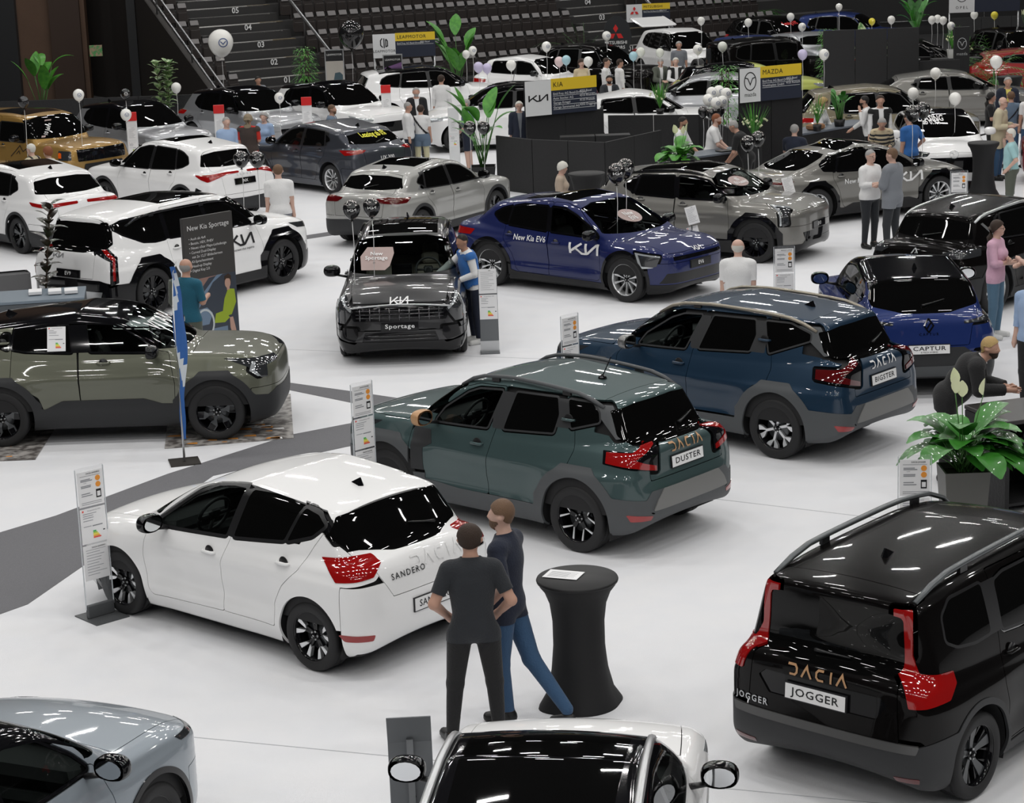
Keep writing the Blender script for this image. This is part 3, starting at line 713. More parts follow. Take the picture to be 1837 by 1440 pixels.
        if cl.get('front'): g=np.minimum(g,np.maximum(X[:,2]-np.interp(np.abs(X[:,1]),*zip(*cl['front'])),wb/2+.1-X[:,0]))
        a,rest=split(rest,g); emit('cladding',a,cl.get('mat',M_CLD),depth=.022,off=.008)
    # roof of another colour
    if p.get('roof'):
        X=rest['V']; a,rest=split(rest,-(X[:,2]-np.interp(X[:,0],*zip(*p['roof'][0])))); emit('roof',a,p['roof'][1],depth=.012,lab='black roof' if p['roof'][1]==M_BLK else None)
    gap=.0035
    def cutpanel(nm,gf,dep=.02):
        nonlocal rest
        g=gf(rest); a,o=split(rest,g+gap)
        g2=gf(o); _,o2=split(o,g2-gap); rest=compact(o2)
        return emit(nm,a,pm,depth=dep)
    zd=p.get('zdoor',.30)
    doors=p.get('doors') or None
    xb=p.get('xb',-.22); xq=p.get('xq',-1.05); fr=wb/2-Ra-.08
    if doors is None:
        xr_=-wb/2+Ra+.05
        doors=[[(fr,zd+.04),(fr+.02,.75),(fr-.05,p['zc']),(p['xc']-.34,p['zc']+.03),(p['xa']+.02,H-.14),(p['xa']-.25,H-.07),(xb+.0,H-.065),(xb,p['zc']),(xb,zd),(fr-.06,zd)],
               [(xb,zd),(xb-.02,p['zc']),(xb-.02,H-.065),(xq+.05,H-.085),(xq-.02,p['zc']+.05),(xq-.04,.86),(xr_+.02,.62),(xr_+.10,zd+.05),(xr_+.16,zd)]]
    hands={}
    for s in (1,-1):
        for i,dp in enumerate(doors):
            dp=rnd(dp,.05)
            d=cutpanel('door',lambda X,dp=dp,s=s:np.maximum(poly_sdf(X['V'][:,0],X['V'][:,2],dp),sgn_side(X,s)))
            for j,(wi,a) in enumerate(gl[s]):
                if wi==i or (i==1 and wi==2 and p.get('qdoor')): emit('window',a,(tglass() if p.get('clear')==1 and wi==0 else M_GLS),d,depth=.008)
            if d is not None: hands[(s,i)]=d
        for wi,a in gl[s]:
            if wi>=2 and not p.get('qdoor'): emit('quarter_window',a,M_GLS,depth=.008)
    # bonnet, tailgate, bumpers
    hwid=p.get('hoodw',.70)
    if p.get('hood',True):
        cutpanel('bonnet',lambda X:np.maximum(np.maximum(np.abs(X['V'][:,1])-hwid*(1-.10*np.clip((X['V'][:,0]-p['xc'])/(xf-p['xc']),0,1)**2),p['xc']+.10-X['V'][:,0]-.16*0),np.maximum(p['zn']-.03-X['V'][:,2],X['V'][:,0]-xf+.09)))
    zg=p.get('zgate',.62)
    if p.get('gate',True) and lod<2:
        cutpanel('tailgate',lambda X:np.maximum(np.maximum(np.abs(X['V'][:,1])-np.interp(X['V'][:,2],*zip(*p.get('gatew',[(.5,.52),(1.0,.58),(1.4,.60)]))),zg-X['V'][:,2]),X['V'][:,0]-p.get('xgate',p['xe']+.03)))
    zbr=p.get('zbumper',.62)
    if lod<2:
        cutpanel('rear_bumper',lambda X:np.maximum(X['V'][:,2]-zbr,X['V'][:,0]-(-wb/2-Ra-.02)))
        cutpanel('front_bumper',lambda X:np.maximum(X['V'][:,2]-p.get('zfb',.66),(wb/2+Ra+.02)-X['V'][:,0]))
    emit('body_shell',rest,pm,depth=.02)
    # wheel wells
    for xw in (wb/2,-wb/2):
        for s in (1,-1):
            n=20; Vv=[];Ff=[]
            for k,(yy,rr) in enumerate(((W_/2-.03,Ra+.012),(W_/2-.40,Ra+.012),(W_/2-.40,.05))):
                for i in range(n+1):
                    a=math.pi*(-.12+1.24*i/n); Vv.append((xw+rr*math.cos(a),s*yy,r+rr*math.sin(a)))
            for k in range(2):
                for i in range(n): Ff.append((k*(n+1)+i,k*(n+1)+i+1,(k+1)*(n+1)+i+1,(k+1)*(n+1)+i))
            b=MB(); b.add(Vv,Ff,0,True); b.build('wheel_arch_liner',[M_INT],root)
    tr=W_/2-.125
    for xw in (wb/2,-wb/2):
        for s in (1,-1): add_wheel(root,xw,s*tr,r,p.get('wheel','blade5'),lod,p.get('steer',0) if xw>0 else 0)
    # interior
    if p.get('clear'):
        lin=S.mesh(.07); X=lin['V']
        for s in (1,-1):
            for wp in wins:
                if wp is not None: _,lin=split(lin,np.maximum(poly_sdf(lin['V'][:,0],lin['V'][:,2],sm(wp))-.015,sgn_side(lin,s)))
        _,lin=split(lin,np.maximum(poly_sdf(lin['V'][:,1],lin['V'][:,2],sm(ws))-.03,p['xa']-.25-lin['V'][:,0]))
        lin,_=split(lin,.45-lin['V'][:,2])
        lin=compact(lin); lin['V']=lin['V']-lin['N']*.045; emit('interior_lining',lin,M_INT,depth=0)
        sz=.30; ss=p.get('seatmat',M_SEAT)
        def seat(x,y,nm='seat',wd=.5):
            c=MB(); c.box((0,0,.40),(.52,wd,.14),0,bev=.04); M=Matrix.Rotation(-.32,4,'Y'); c.box((-.33,0,.70),(.13,wd*.96,.62),0,M=M,bev=.05)
            o=c.build(nm,[ss],root,(x,y,.0+p.get('seatz',.03)))
            hd=MB()
            for yy in ((0,) if wd<.7 else (-.35,.35)): hd.box((-.45,yy,1.09),(.09,.26,.17),0,M=M,bev=.035)
            hd.build('headrest',[ss],o)
        seat(.12,.37); seat(.12,-.37); seat(-.72,0,'rear_seat',1.2)
        c=MB(); c.box((p['xc']-.12,0,p['zc']-.16),(.5,W_-.3,.22),0,bev=.06); c.box((.9,0,.62),(.7,W_-.3,.5),0,bev=.05); c.box((.42,0,.55),(.7,.2,.22),0,bev=.03)
        c.box((p['xc']-.40,-.02,p['zc']+.01),(.03,.30,.18),1,bev=.01); c.build('dashboard',[M_INT,M_BLK],root)
        c=MB(); Mw=Matrix.Rotation(-.45,4,'Y'); pts=[]
        for i in range(25):
            a=2*math.pi*i/24; pts.append(tuple(Mw@Vector((0,.185*math.cos(a),.185*math.sin(a)))))
        c.tube(pts,.017,8); 
        for a in (0,math.pi,-math.pi/2): q=Mw@Vector((0,.17*math.cos(a),.17*math.sin(a))); c.tube([(0,0,0),tuple(q)],.018,6,mi=1 if a<0 else 0)
        c.box((0,0,0),(.05,.14,.11),0,M=Mw,bev=.02); c.tube([(0,0,0),(.3,0,-.1)],.04,8)
        c.build('steering_wheel',[mat('wheel_leather',(.03,.03,.032),.45),M_SIL],root,(p['xc']-.52,.37,p['zc']-.02))
    # details sitting on the skin
    def on(pr,u,v,s=1,off=0.):
        """point and normal on the skin"""
        u=np.atleast_1d(np.asarray(u,float)); v=np.atleast_1d(np.asarray(v,float)); n=len(u)
        if pr=='side': o=np.stack([u,np.full(n,s*1.3),v],1); d=np.tile([0,-s,0.],(n,1))
        if pr=='rear': o=np.stack([np.full(n,xr-.5),u,v],1); d=np.tile([1.,0,0],(n,1))
        if pr=='front': o=np.stack([np.full(n,xf+.5),u,v],1); d=np.tile([-1.,0,0],(n,1))
        if pr=='top': o=np.stack([u,v,np.full(n,2.6)],1); d=np.tile([0,0,-1.],(n,1))
        P=S.hit(o,d,3.0,250); bad=np.isnan(P).any(1)
        if bad.any(): P[bad]=np.nanmean(P,axis=0) if not bad.all() else o[bad]
        G=grad(S.fine,P); G/=np.linalg.norm(G,axis=1)[:,None]; return P+G*off,G
    def letter(nm,pr,vf,u0,v0,mt,s=1,off=.009,slant=0,flip=1,lab=None):
        Vv,Ff=vf; 
        uu=Vv[:,0]+0; 
        if pr=='side': U=u0-s*uu; Z=v0+Vv[:,1]+slant*uu
        elif pr=='rear': U=u0-uu; Z=v0+Vv[:,1]+slant*uu
        elif pr=='front': U=u0+uu; Z=v0+Vv[:,1]
        elif pr=='top': U=u0+Vv[:,1]; Z=v0-uu
        P,G=on(pr,U,Z,s,off); n=len(P); o=mesh_data(nm,P,[tuple(f) for f in Ff],mt,smooth=False); ob=obj(nm,o,root)
        if lab: ob['label']=lab
        return ob
    if fine or lod==1:
        for (s,i),d in hands.items():
            hx,hz=(p.get('handles') or [(xb+.16,p['zc']-.13),(xq+.14,p['zc']-.07)])[i]
            P,G=on('side',[hx],[hz],s); P=P[0]; b=MB(); b.tube([P+np.array([-.085,0,0]),P+np.array([-.06,s*.03,0]),P+np.array([.06,s*.03,0]),P+np.array([.085,0,0])],[.013,.016,.016,.013],8)
            b.lathe([(0,0),(.055,.001),(.058,.004),(.0,.0045)],n=16,axis='y' if s<0 else 'y',c=tuple(P+np.array([.0,s*.001,0])),caps=False,mi=1)
            b.build('door_handle',[p.get('handlemat',pm),M_TRM],d)
    # mirrors
    mx,mz=p.get('mirror',(p['xc']-.34,p['zc']+.02))
    mm=p.get('mirrormat',M_BLK)
    for s in (1,-1):
        yb=W_/2-.09; yo=W_/2+.12
        def Fm(x,y,z,s=s): 
            X=(x-mx)/.095; Y=(y-s*yo)/.125; Z=(z-mz-.06)/.085
            q=((np.abs(X)**2.6+np.abs(Y)**2.6+np.abs(Z)**2.6)**(1/2.6)-1)*.085
            return np.maximum(q,mx-.055-x)
        q=nets(Fm,(mx-.13,s*yo-.16,mz-.06),(mx+.13,s*yo+.16,mz+.18),.02 if fine else .035)
        hsg,gls=split(q,-(q['V'][:,0]-mx+.048)); o=emit('door_mirror',hsg,mm,depth=0)
        if o is not None:
            gv=mx-.054; b=MB(); P=[(s*yo+.10*math.cos(a)*1.0,mz+.06+.066*math.sin(a)) for a in np.linspace(0,2*math.pi,16,endpoint=False)]
            b.add([(gv,a,c) for a,c in P],[tuple(range(16))],0); b.build('mirror_glass',[mat('mirror',(.8,.82,.84),.02,1.)],o)
            b=MB(); b.tube([(mx+.0,s*(yb-.02),mz-.035),(mx,s*(yo-.06),mz-.0)],[.035,.028],8,flat=.6); b.build('mirror_arm',[M_TRM],o)
    # roof rails
    if p.get('rails'):
        x0,x1,yr,rm=p['rails'][:4]; hgt=(p['rails'][4] if len(p['rails'])>4 else .05)*.75
        for s in (1,-1):
            xs=np.linspace(x0,x1,13); P,G=on('top',xs,np.full(13,s*yr)); lift=np.minimum(1,np.minimum(np.arange(13),12-np.arange(13))/1.6)*hgt
            P[:,2]+=lift; b=MB(); b.tube(P,np.where(lift<hgt*.5,.022,.028),8,flat=.75)
            P2,_=on('top',xs,np.full(13,s*yr)); 
            for k in (3,9): b.box((P2[k]+P[k])/2,(.10,.03,max(.02,P[k][2]-P2[k][2])),1)
            b.build('roof_rail',[rm,M_TRM],root)
    if p.get('fin'):
        P,G=on('top',[p['fin'][0]],[0]); P=P[0]
        if len(p['fin'])>1 and p['fin'][1]=='rod':
            b=MB(); b.lathe([(.05,0),(.04,.02),(.012,.04)],c=tuple(P),n=14,mi=0); b.tube([P+np.array([0,0,.02]),P+np.array([-.12,0,.24])],[.007,.005],6,mi=0)
        else:
            b=MB(); b.add([P+np.array(q) for q in [(.09,.0,-.005),(-.06,.035,-.01),(-.06,-.035,-.01),(-.05,.008,.065),(-.05,-.008,.065),(-.09,0,-.005)]],[(0,1,3),(0,4,2),(0,3,4),(1,5,3),(2,4,5),(3,5,4)],0)
        b.build('aerial',[p.get('finmat',M_BLK)],root)
    if p.get('wiper') and lod<2:
        wy,wz=p['wiper']; ys=np.linspace(wy,wy+.30*p.get('wdir',-1),7); zs=np.linspace(wz,wz+p.get('wrise',.06),7); P,G=on('rear',ys,zs,1,.02)
        b=MB(); b.tube(P,[.018,.014,.010,.009,.008,.008,.006],6); b.build('rear_wiper',[M_TRM],root)
    if p.get('plate'):
        for pl in p['plate']:
            pr,u0,z0,txt=pl[:4]; dark=len(pl)>4 and pl[4]; s=1
            P,G=on(pr,[u0-.2,u0+.2,u0,u0],[z0,z0,z0-.05,z0+.05]); up=P[3]-P[2]; up/=np.linalg.norm(up); sx=-1 if pr=='rear' else 1
            x=Vector((0,sx,0)); z=Vector(tuple(np.cross(x,up))); c=P.mean(0); c[0]=(P[:,0].min()-.0 if pr=='rear' else P[:,0].max())
            M=frame(c+np.array(z)*.012,x,z)
            b=MB(); b.prism([(-.27,-.065),(.27,-.065),(.27,.065),(-.27,.065)],-.02,0,1,M=M); b.prism([(-.26,-.056),(.26,-.056),(.26,.056),(-.26,.056)],0,.003,2 if dark else 0,M=M)
            lines=txt.split('\n')
            for li,t in enumerate(lines):
                sz=.085 if len(lines)==1 else (.075 if li==0 else .028)
                dy=0 if len(lines)==1 else (.012 if li==0 else -.036)
                v=text_vf(t,sz,bold=.012,spacing=1.1); vv=v[0].copy(); wdt=vv[:,0].max()-vv[:,0].min()
                if wdt>.47: vv[:,0]*=.47/wdt
                elif len(t)>4 and li==0 and wdt<.40: vv[:,0]*=.42/wdt
                vv[:,1]+=dy; flat_text(b,(vv,v[1]),M,0 if dark else 1,.0045)
            b.build('number_plate',[M_WHT,M_INK,M_BLK],root)
    for lt in p.get('letters',[]): letter('lettering',*lt)
    for f in p.get('extra',[]): f(root,S,on,emit)
    return root,S,on
# ---------------------------------------------------------------- the cars
P_WHITE=paint('white',(.87,.87,.87),0,.4)
P_GREEN=paint('green',(.050,.085,.087),.4,.45)
P_BLUE=paint('deep_blue',(.006,.028,.060),.35,.45)
P_BLACK=paint('black',(.004,.0035,.0035),.0,.25)
def sandero():
    return dict(L=4.09,W=1.85,H=1.505,wb=2.604,fo=.82,r=.317,Ra=.375,lod=0,res=.024,paint=P_WHITE,clear=1,zn=.80,zc=1.02,xc=1.02,zt=1.06,xa=.30,xe=-1.47,xt=-1.80,hr=1.475,
      tail=[(-1.93,.86),(-1.99,.66),(-1.99,.46),(-1.93,.30),(-1.7,.22)],wheel='twin5',zbelt=.99,xb=-.24,gin=.075,flare=.035,
      windows=[[(.80,.985),(.62,1.09),(.29,1.31),(.05,1.42),(-.16,1.45),(-.33,1.455),(-.20,1.04)],[(-.30,1.045),(-.42,1.455),(-.80,1.455),(-1.06,1.40),(-.93,1.11)],[(-.97,1.11),(-1.09,1.395),(-1.26,1.36),(-1.36,1.29),(-1.24,1.19)]],
      qdoor=1,trim=.03,xq=-1.2,rglass=[(.66,1.10),(.74,1.20),(.62,1.36),(.3,1.385),(-.3,1.385),(-.62,1.36),(-.74,1.20),(-.66,1.10),(-.3,1.04),(.3,1.04)],
      doors=[[(.86,.36),(.90,.70),(.86,.98),(.30,1.37),(.03,1.475),(-.37,1.49),(-.27,1.04),(-.17,.77),(-.17,.33),(.82,.30)],[(-.17,.33),(-.17,.77),(-.27,1.04),(-.37,1.49),(-.85,1.48),(-1.25,1.42),(-1.42,1.32),(-1.28,1.10),(-1.17,.90),(-1.0,.74),(-.88,.55),(-.86,.33)]],
      handles=[(-.02,.87),(-.98,.93)],mirror=(.62,1.0),hoodw=.72,zgate=.70,gatew=[(.55,.40),(.9,.60),(1.2,.74),(1.45,.66)],zbumper=.84,
      feat=[('tail_lamp','rc',[(.97,1.035),(.70,1.055),(.55,1.05),(.46,1.0),(.53,.905),(.86,.87)],M_RED,.006,{}),
            ('side_spoiler','rc',[(.95,1.40),(1.06,1.42),(.86,1.16),(.80,1.17)],M_BLK,.0,{}),
            ('reflector','rear',[(.70,.40),(.92,.42),(.90,.36),(.72,.35)],M_RED,.004,{'it':0}),('reflector','rear',[(-.70,.40),(-.92,.42),(-.90,.36),(-.72,.35)],M_RED,.004,{'it':0}),
            ('head_lamp','fc',[(.35,.80),(.62,.84),(.98,.90),(.95,.80),(.6,.72),(.36,.73)],M_LDK,.004,{})],
      fin=(-1.05,),wiper=(-.33,1.12),wdir=1,plate=[('rear',0,.56,'SANDERO')],
      letters=[('rear',dacia_vf(.62),-.10,.93,M_WHT),('rear',text_vf('SANDERO',.075,spacing=1.3,bold=.01),.28,.86,M_INK)])

P_VIT=paint('olive',(.135,.14,.105),.5,.42)
P_SPO=paint('graphite',(.035,.035,.037),.5,.3)
P_EV6=paint('royal_blue',(.002,.009,.085),.15,.5)
P_MGR=paint('moss_grey',(.20,.195,.18),.45,.35)
P_XCE=paint('light_grey',(.36,.36,.345),.35,.38)
P_DGR=paint('blue_grey',(.06,.065,.08),.5,.35)
P_GLD=paint('gold',(.36,.215,.06),.45,.4)
P_SIL=paint('silver',(.42,.43,.45),.6,.35)
P_STL=paint('steel_grey',(.29,.33,.37),.3,.35)
P_BRZ=paint('bronze',(.17,.15,.10),.5,.4)
P_RED=paint('red',(.25,.01,.01),.3,.35)
P_LIM=paint('lime',(.55,.6,.15),.1,.4)
P_CBL=paint('iron_blue',(.003,.020,.13),.2,.45)
def spec(base=None,**k):
    d=dict(L=4.5,W=1.85,H=1.62,wb=2.69,fo=.92,r=.355,paint=P_SIL,zn=.92,zc=1.10,xc=1.00,zt=1.08,xa=.32,xe=-1.70,wheel='blade5',zbelt=1.06,fin=(-1.2,),plate=[])
    d.update(base or {}); d.update(k); return d
TL=[(1.02,1.02),(.60,1.05),(.42,.99),(.50,.92),(1.0,.93)]
HL=[(.42,.83),(.70,.86),(1.12,.90),(1.02,.80),(.6,.75),(.44,.76)]
def heads(z,m=None,poly=HL): return ('head_lamp','fc',[(a,b+z-.85) for a,b in poly],m or M_LDK,.003,{})
def tails(z,m=None,poly=TL): return ('tail_lamp','rc',[(a,b+z-1.0) for a,b in poly],m or M_RED,.005,{})
def grille(z0,z1,w,m=None): return ('grille','front',[(-w,z1),(w,z1),(w*.86,z0),(-w*.86,z0)],m or M_BLK,.002,{})
def duster():
    Y=[(.90,1.075),(.66,1.09),(.46,1.18),(.43,1.13),(.64,1.03),(.42,.94),(.42,.89),(.64,.955),(.92,.975)]
    return spec(L=4.343,W=1.84,H=1.64,wb=2.657,fo=.86,r=.352,Ra=.44,lod=0,res=.024,paint=P_GREEN,clear=1,zn=.98,zc=1.12,xc=.98,zt=1.16,xa=.34,xe=-1.66,xt=-1.93,hr=1.60,xgate=-1.45,
      tail=[(-2.06,1.0),(-2.08,.80),(-2.15,.70),(-2.16,.50),(-2.06,.36),(-1.8,.27)],wheel='mix5',zbelt=1.09,flare=.05,zs=.24,zund=.27,gin=.085,hc=.06,
      windows=[[(.66,1.095),(.55,1.24),(.26,1.43),(.12,1.48),(-.20,1.50),(-.08,1.12)],[(-.30,1.135),(-.39,1.505),(-.93,1.515),(-.99,1.36),(-.96,1.18)],[(-1.17,1.25),(-1.07,1.515),(-1.36,1.505),(-1.46,1.43),(-1.49,1.34)]],
      trimmat=M_CLK,trim=.02,xb=-.22,xq=-1.22,rglass=[(.62,1.16),(.66,1.22),(.60,1.46),(.3,1.49),(-.3,1.49),(-.60,1.46),(-.66,1.22),(-.62,1.16),(-.3,1.13),(.3,1.13)],
      doors=[[(.95,.50),(.98,.95),(.86,1.10),(.40,1.46),(.14,1.535),(-.24,1.55),(-.20,1.13),(-.12,.75),(-.13,.42),(.90,.40)],[(-.13,.42),(-.12,.75),(-.20,1.13),(-.24,1.55),(-1.02,1.555),(-1.22,1.24),(-1.26,1.05),(-1.20,.88),(-1.02,.82),(-.90,.62),(-.88,.42)]],
      handles=[(.02,.95),(-1.12,1.33)],mirror=(.63,1.12),mirrormat=M_COP,hoodw=.78,zgate=.80,gatew=[(.7,.60),(1.15,.60),(1.25,.72),(1.55,.66)],zbumper=.62,
      clad=dict(ring=.12,square=1,sill=[(-.9,.42),(.3,.42),(.82,.46)],rear=[(0,.70),(.5,.70),(.62,.70),(.7,.62),(1,.66)],front=[(0,.62),(.5,.62),(.9,.66)],mat=M_CLD),
      feat=[('bumper_guard','rear',[(-.56,.60),(-.46,.70),(.46,.70),(.56,.60),(.62,.50),(-.62,.50)],mat('guard_grey',(.20,.20,.195),.5,.2),.020,{'rd':.03}),('tail_lamp_housing','rc',[(.93,1.09),(.62,1.10),(.43,1.19),(.40,1.18),(.40,.88),(.60,.93),(.95,.965)],M_BLK,.002,{}),('tail_lamp','rc',Y,M_RED,.012,{'rd':.008}),
            ('side_spoiler','rc',[(.98,1.50),(.99,1.46),(.80,1.19),(.70,1.20),(.80,1.50)],M_CLD,.0,{}),
            ('fender_vent','side',[(.94,1.0),(.70,1.0),(.66,.86),(.78,.80),(.78,.55),(.94,.55)],M_CLK,.004,{}),
            ('reflector','rear',[(.62,.45),(.86,.49),(.84,.42),(.64,.41)],M_RED,.012,{'rd':.01}),('reflector','rear',[(-.62,.45),(-.86,.49),(-.84,.42),(-.64,.41)],M_RED,.012,{'rd':.01}),heads(.95)],
      fin=(-1.0,'rod'),rails=(.42,-1.50,.60,M_CLD,.075),wiper=(-.18,1.20),plate=[('rear',0,.92,'DUSTER')],
      letters=[('rear',dacia_vf(.52),0,1.07,M_COP)])
def bigster():
    Y=[(.90,1.10),(.66,1.115),(.46,1.20),(.43,1.15),(.64,1.05),(.42,.96),(.42,.91),(.64,.975),(.92,1.0)]
    d=duster(); d.update(L=4.57,W=1.85,H=1.70,wb=2.702,fo=.87,r=.36,Ra=.44,res=.026,paint=P_BLUE,clear=1,zn=1.0,zc=1.15,xc=1.0,zt=1.20,xa=.36,xe=-1.86,xt=-2.14,hr=1.66,xgate=-1.62,
      tail=[(-2.25,1.03),(-2.27,.82),(-2.32,.70),(-2.33,.52),(-2.2,.38),(-1.95,.28)],wheel='y6',zbelt=1.12,
      windows=[[(.70,1.13),(.60,1.26),(.27,1.47),(.10,1.53),(-.16,1.545),(.0,1.15)],[(-.20,1.17),(-.33,1.55),(-.92,1.56),(-.97,1.40),(-.92,1.215)],[(-1.19,1.22),(-1.07,1.56),(-1.40,1.56),(-1.68,1.47),(-1.69,1.40)]],
      xb=-.22,xq=-1.22,rglass=[(.62,1.22),(.66,1.28),(.60,1.50),(.3,1.53),(-.3,1.53),(-.60,1.50),(-.66,1.28),(-.62,1.22),(-.3,1.18),(.3,1.18)],
      doors=[[(.97,.50),(1.0,.98),(.88,1.13),(.42,1.50),(.14,1.59),(-.22,1.60),(-.12,1.15),(-.08,.78),(-.09,.44),(.92,.42)],[(-.09,.44),(-.08,.78),(-.12,1.15),(-.22,1.60),(-1.05,1.61),(-1.22,1.24),(-1.26,1.05),(-1.22,.9),(-1.04,.84),(-.92,.64),(-.9,.44)]],
      handles=[(.05,.98),(-1.10,1.36)],mirror=(.68,1.14),mirrormat=mat('grey_satin',(.22,.22,.22),.3,.6,coat=.3),rails=(.50,-1.75,.60,mat('rail_bronze',(.30,.27,.22),.35,.7),.07),wiper=(-.12,1.27),
      plate=[('rear',0,.92,'BIGSTER')],letters=[('rear',dacia_vf(.52),0,1.10,M_WHT)],fin=(-1.25,))
    d.pop('lower',None); d.pop('green',None)
    d['feat']=[('bumper_guard','rear',[(-.56,.60),(-.46,.70),(.46,.70),(.56,.60),(.62,.50),(-.62,.50)],mat('guard_grey',(.20,.20,.195),.5,.2),.020,{'rd':.03}),('tail_lamp_housing','rc',[(.93,1.12),(.62,1.13),(.43,1.22),(.40,1.20),(.40,.90),(.60,.95),(.95,.985)],M_BLK,.002,{}),('tail_lamp','rc',Y,M_RDK,.012,{'rd':.008}),
            ('side_spoiler','rc',[(1.02,1.55),(1.03,1.50),(.80,1.24),(.70,1.25),(.80,1.55)],M_CLD,.0,{}),('quarter_trim','side',[(-1.74,1.43),(-1.71,1.37),(-2.0,1.38),(-1.98,1.45)],M_CLD,.001,{}),
            ('reflector','rear',[(.64,.46),(.86,.50),(.84,.43),(.66,.42)],M_RED,.012,{'rd':.01}),('reflector','rear',[(-.64,.46),(-.86,.50),(-.84,.43),(-.66,.42)],M_RED,.012,{'rd':.01}),heads(.97)]
    return d
def jogger():
    lr=[(.535,1.53),(.655,1.53),(.65,1.20),(.69,1.08),(.95,1.055),(.97,.97),(.90,.88),(.58,.87),(.56,1.0),(.54,1.1)]
    return spec(L=4.547,W=1.83,H=1.67,wb=2.897,fo=.87,r=.33,Ra=.395,lod=0,res=.025,paint=P_BLACK,zn=.88,zc=1.06,xc=1.20,zt=1.10,xa=.5,xe=-1.99,xt=-2.10,hr=1.655,xgate=-1.75,rl=.09,
      tail=[(-2.155,.95),(-2.165,.80),(-2.18,.66),(-2.20,.45),(-2.10,.32),(-1.9,.22)],wheel='blade5',zbelt=1.04,gtr=.03,gin=.065,tum=.22,
      windows=[[(.85,1.04),(.68,1.2),(.42,1.42),(.2,1.52),(-.02,1.53),(.05,1.07)],[(-.05,1.09),(-.10,1.53),(-.80,1.53),(-.94,1.50),(-.97,1.16)],[(-1.13,1.18),(-1.12,1.53),(-1.55,1.52),(-1.68,1.43),(-1.70,1.26),(-1.58,1.20),(-1.35,1.17)]],
      xb=0.,xq=-1.05,wr=.08,rglass=[(.57,1.06),(.59,1.12),(.57,1.47),(.3,1.50),(-.3,1.50),(-.57,1.47),(-.59,1.12),(-.57,1.06),(-.3,1.03),(.3,1.03)],
      doors=[[(1.0,.38),(1.02,.9),(.95,1.06),(.5,1.42),(.2,1.58),(-.04,1.60),(0,1.05),(.02,.7),(.02,.33),(.95,.32)],[(.02,.33),(.02,.7),(0,1.05),(-.04,1.60),(-1.0,1.60),(-1.05,1.10),(-1.10,.80),(-1.04,.62),(-1.02,.33)]],
      handles=[(.2,.93),(-.92,.99)],mirror=(.85,1.08),hoodw=.74,zgate=.56,gatew=[(.5,.66),(1.05,.62),(1.2,.68),(1.5,.62)],zbumper=.56,xgate_=0,
      clad=dict(ring=.05,sill=[(-1,.30),(1,.30)],rear=[(0,.56),(.7,.56),(.95,.64)],front=[(0,.5),(.9,.5)],mat=M_CLK),
      feat=[('tail_lamp','rc',lr,M_RED,.010,{}),('bumper_bar','rear',[(-.80,.60),(.80,.60),(.78,.535),(-.78,.535)],mat('bumper_grey',(.10,.10,.10),.35,.5),.014,{}),
            ('gate_recess','rear',[(-.50,.91),(.50,.91),(.56,.86),(.46,.74),(-.46,.74),(-.56,.86)],M_BLK,-.012,{}),
            ('reflector','rear',[(.60,.34),(.80,.35),(.79,.31),(.61,.30)],M_RDK,.012,{'rd':.01}),('reflector','rear',[(-.60,.34),(-.80,.35),(-.79,.31),(-.61,.30)],M_RDK,.012,{'rd':.01})],
      fin=(-1.25,),finmat=M_BLK,rails=(.75,-1.86,.60,mat('rail_grey',(.12,.13,.135),.35,.5),.085),wiper=(.12,1.10),wdir=-1,wrise=0.0,plate=[('rear',.04,.80,'JOGGER')],
      letters=[('rear',dacia_vf(.50),.04,.965,M_COP),('rear',text_vf('JOGGER',.07,spacing=1.3,bold=.02),.62,.66,M_SIL)])
def vitara():
    return spec(L=4.275,W=1.80,H=1.625,wb=2.70,fo=.82,r=.36,Ra=.43,lod=0,res=.025,paint=P_VIT,clear=1,zn=.98,zc=1.13,xc=.98,zt=1.14,xa=.26,xe=-1.62,hr=1.56,flare=.05,zs=.22,zund=.25,hc=.05,
      wheel='blade6',zbelt=1.14,xb=-.33,xq=-1.15,wr=.03,
      windows=[[(.62,1.145),(.50,1.26),(.22,1.43),(.10,1.475),(-.22,1.49),(-.18,1.17)],[(-.42,1.17),(-.46,1.49),(-1.12,1.46),(-1.16,1.23),(-1.0,1.20)],[(-1.22,1.22),(-1.20,1.40),(-1.26,1.40),(-1.36,1.28)]],
      trimmat=M_BLK,handles=[(-.02,1.03),(-1.28,1.30)],mirror=(.62,1.13),mirrormat=M_BLK,
      roof=([(-2,1.44),(-1.5,1.44),(-1.2,1.475),(-.5,1.505),(.1,1.50),(.3,1.44),(.62,1.27),(.80,1.17),(1.1,1.16),(2.2,9)],M_BLK),
      clad=dict(ring=.10,square=1,sill=[(-.95,.46),(-.78,.47),(-.56,.57),(.46,.57),(.68,.50),(.9,.50)],rear=[(0,.6),(1,.62)],front=[(0,.60),(.6,.62),(.74,.55),(1,.60)],mat=M_CLK),
      feat=[('head_lamp','fc',[(.30,.98),(.62,1.01),(1.05,1.03),(.86,.92),(.74,.78),(.64,.78),(.62,.92),(.32,.94)],M_LDK,.004,{}),('head_light_strip','fc',[(.76,.97),(.80,.98),(.86,.87),(.78,.80),(.74,.80),(.80,.87)],M_LMP,.010,{'rd':.006}),
            ('windscreen_lettering_band','front',[(-.01,1.0),(.0,1.0),(0,1.001)],M_BLK,.001,{}) ,tails(1.0),
            ('quarter_trim','side',[(-1.10,1.24),(-1.12,1.45),(-1.22,1.43),(-1.42,1.28)],M_CLK,.001,{})][:2]+[tails(1.0)],
      fin=(-1.3,),extra=[vit_extra])
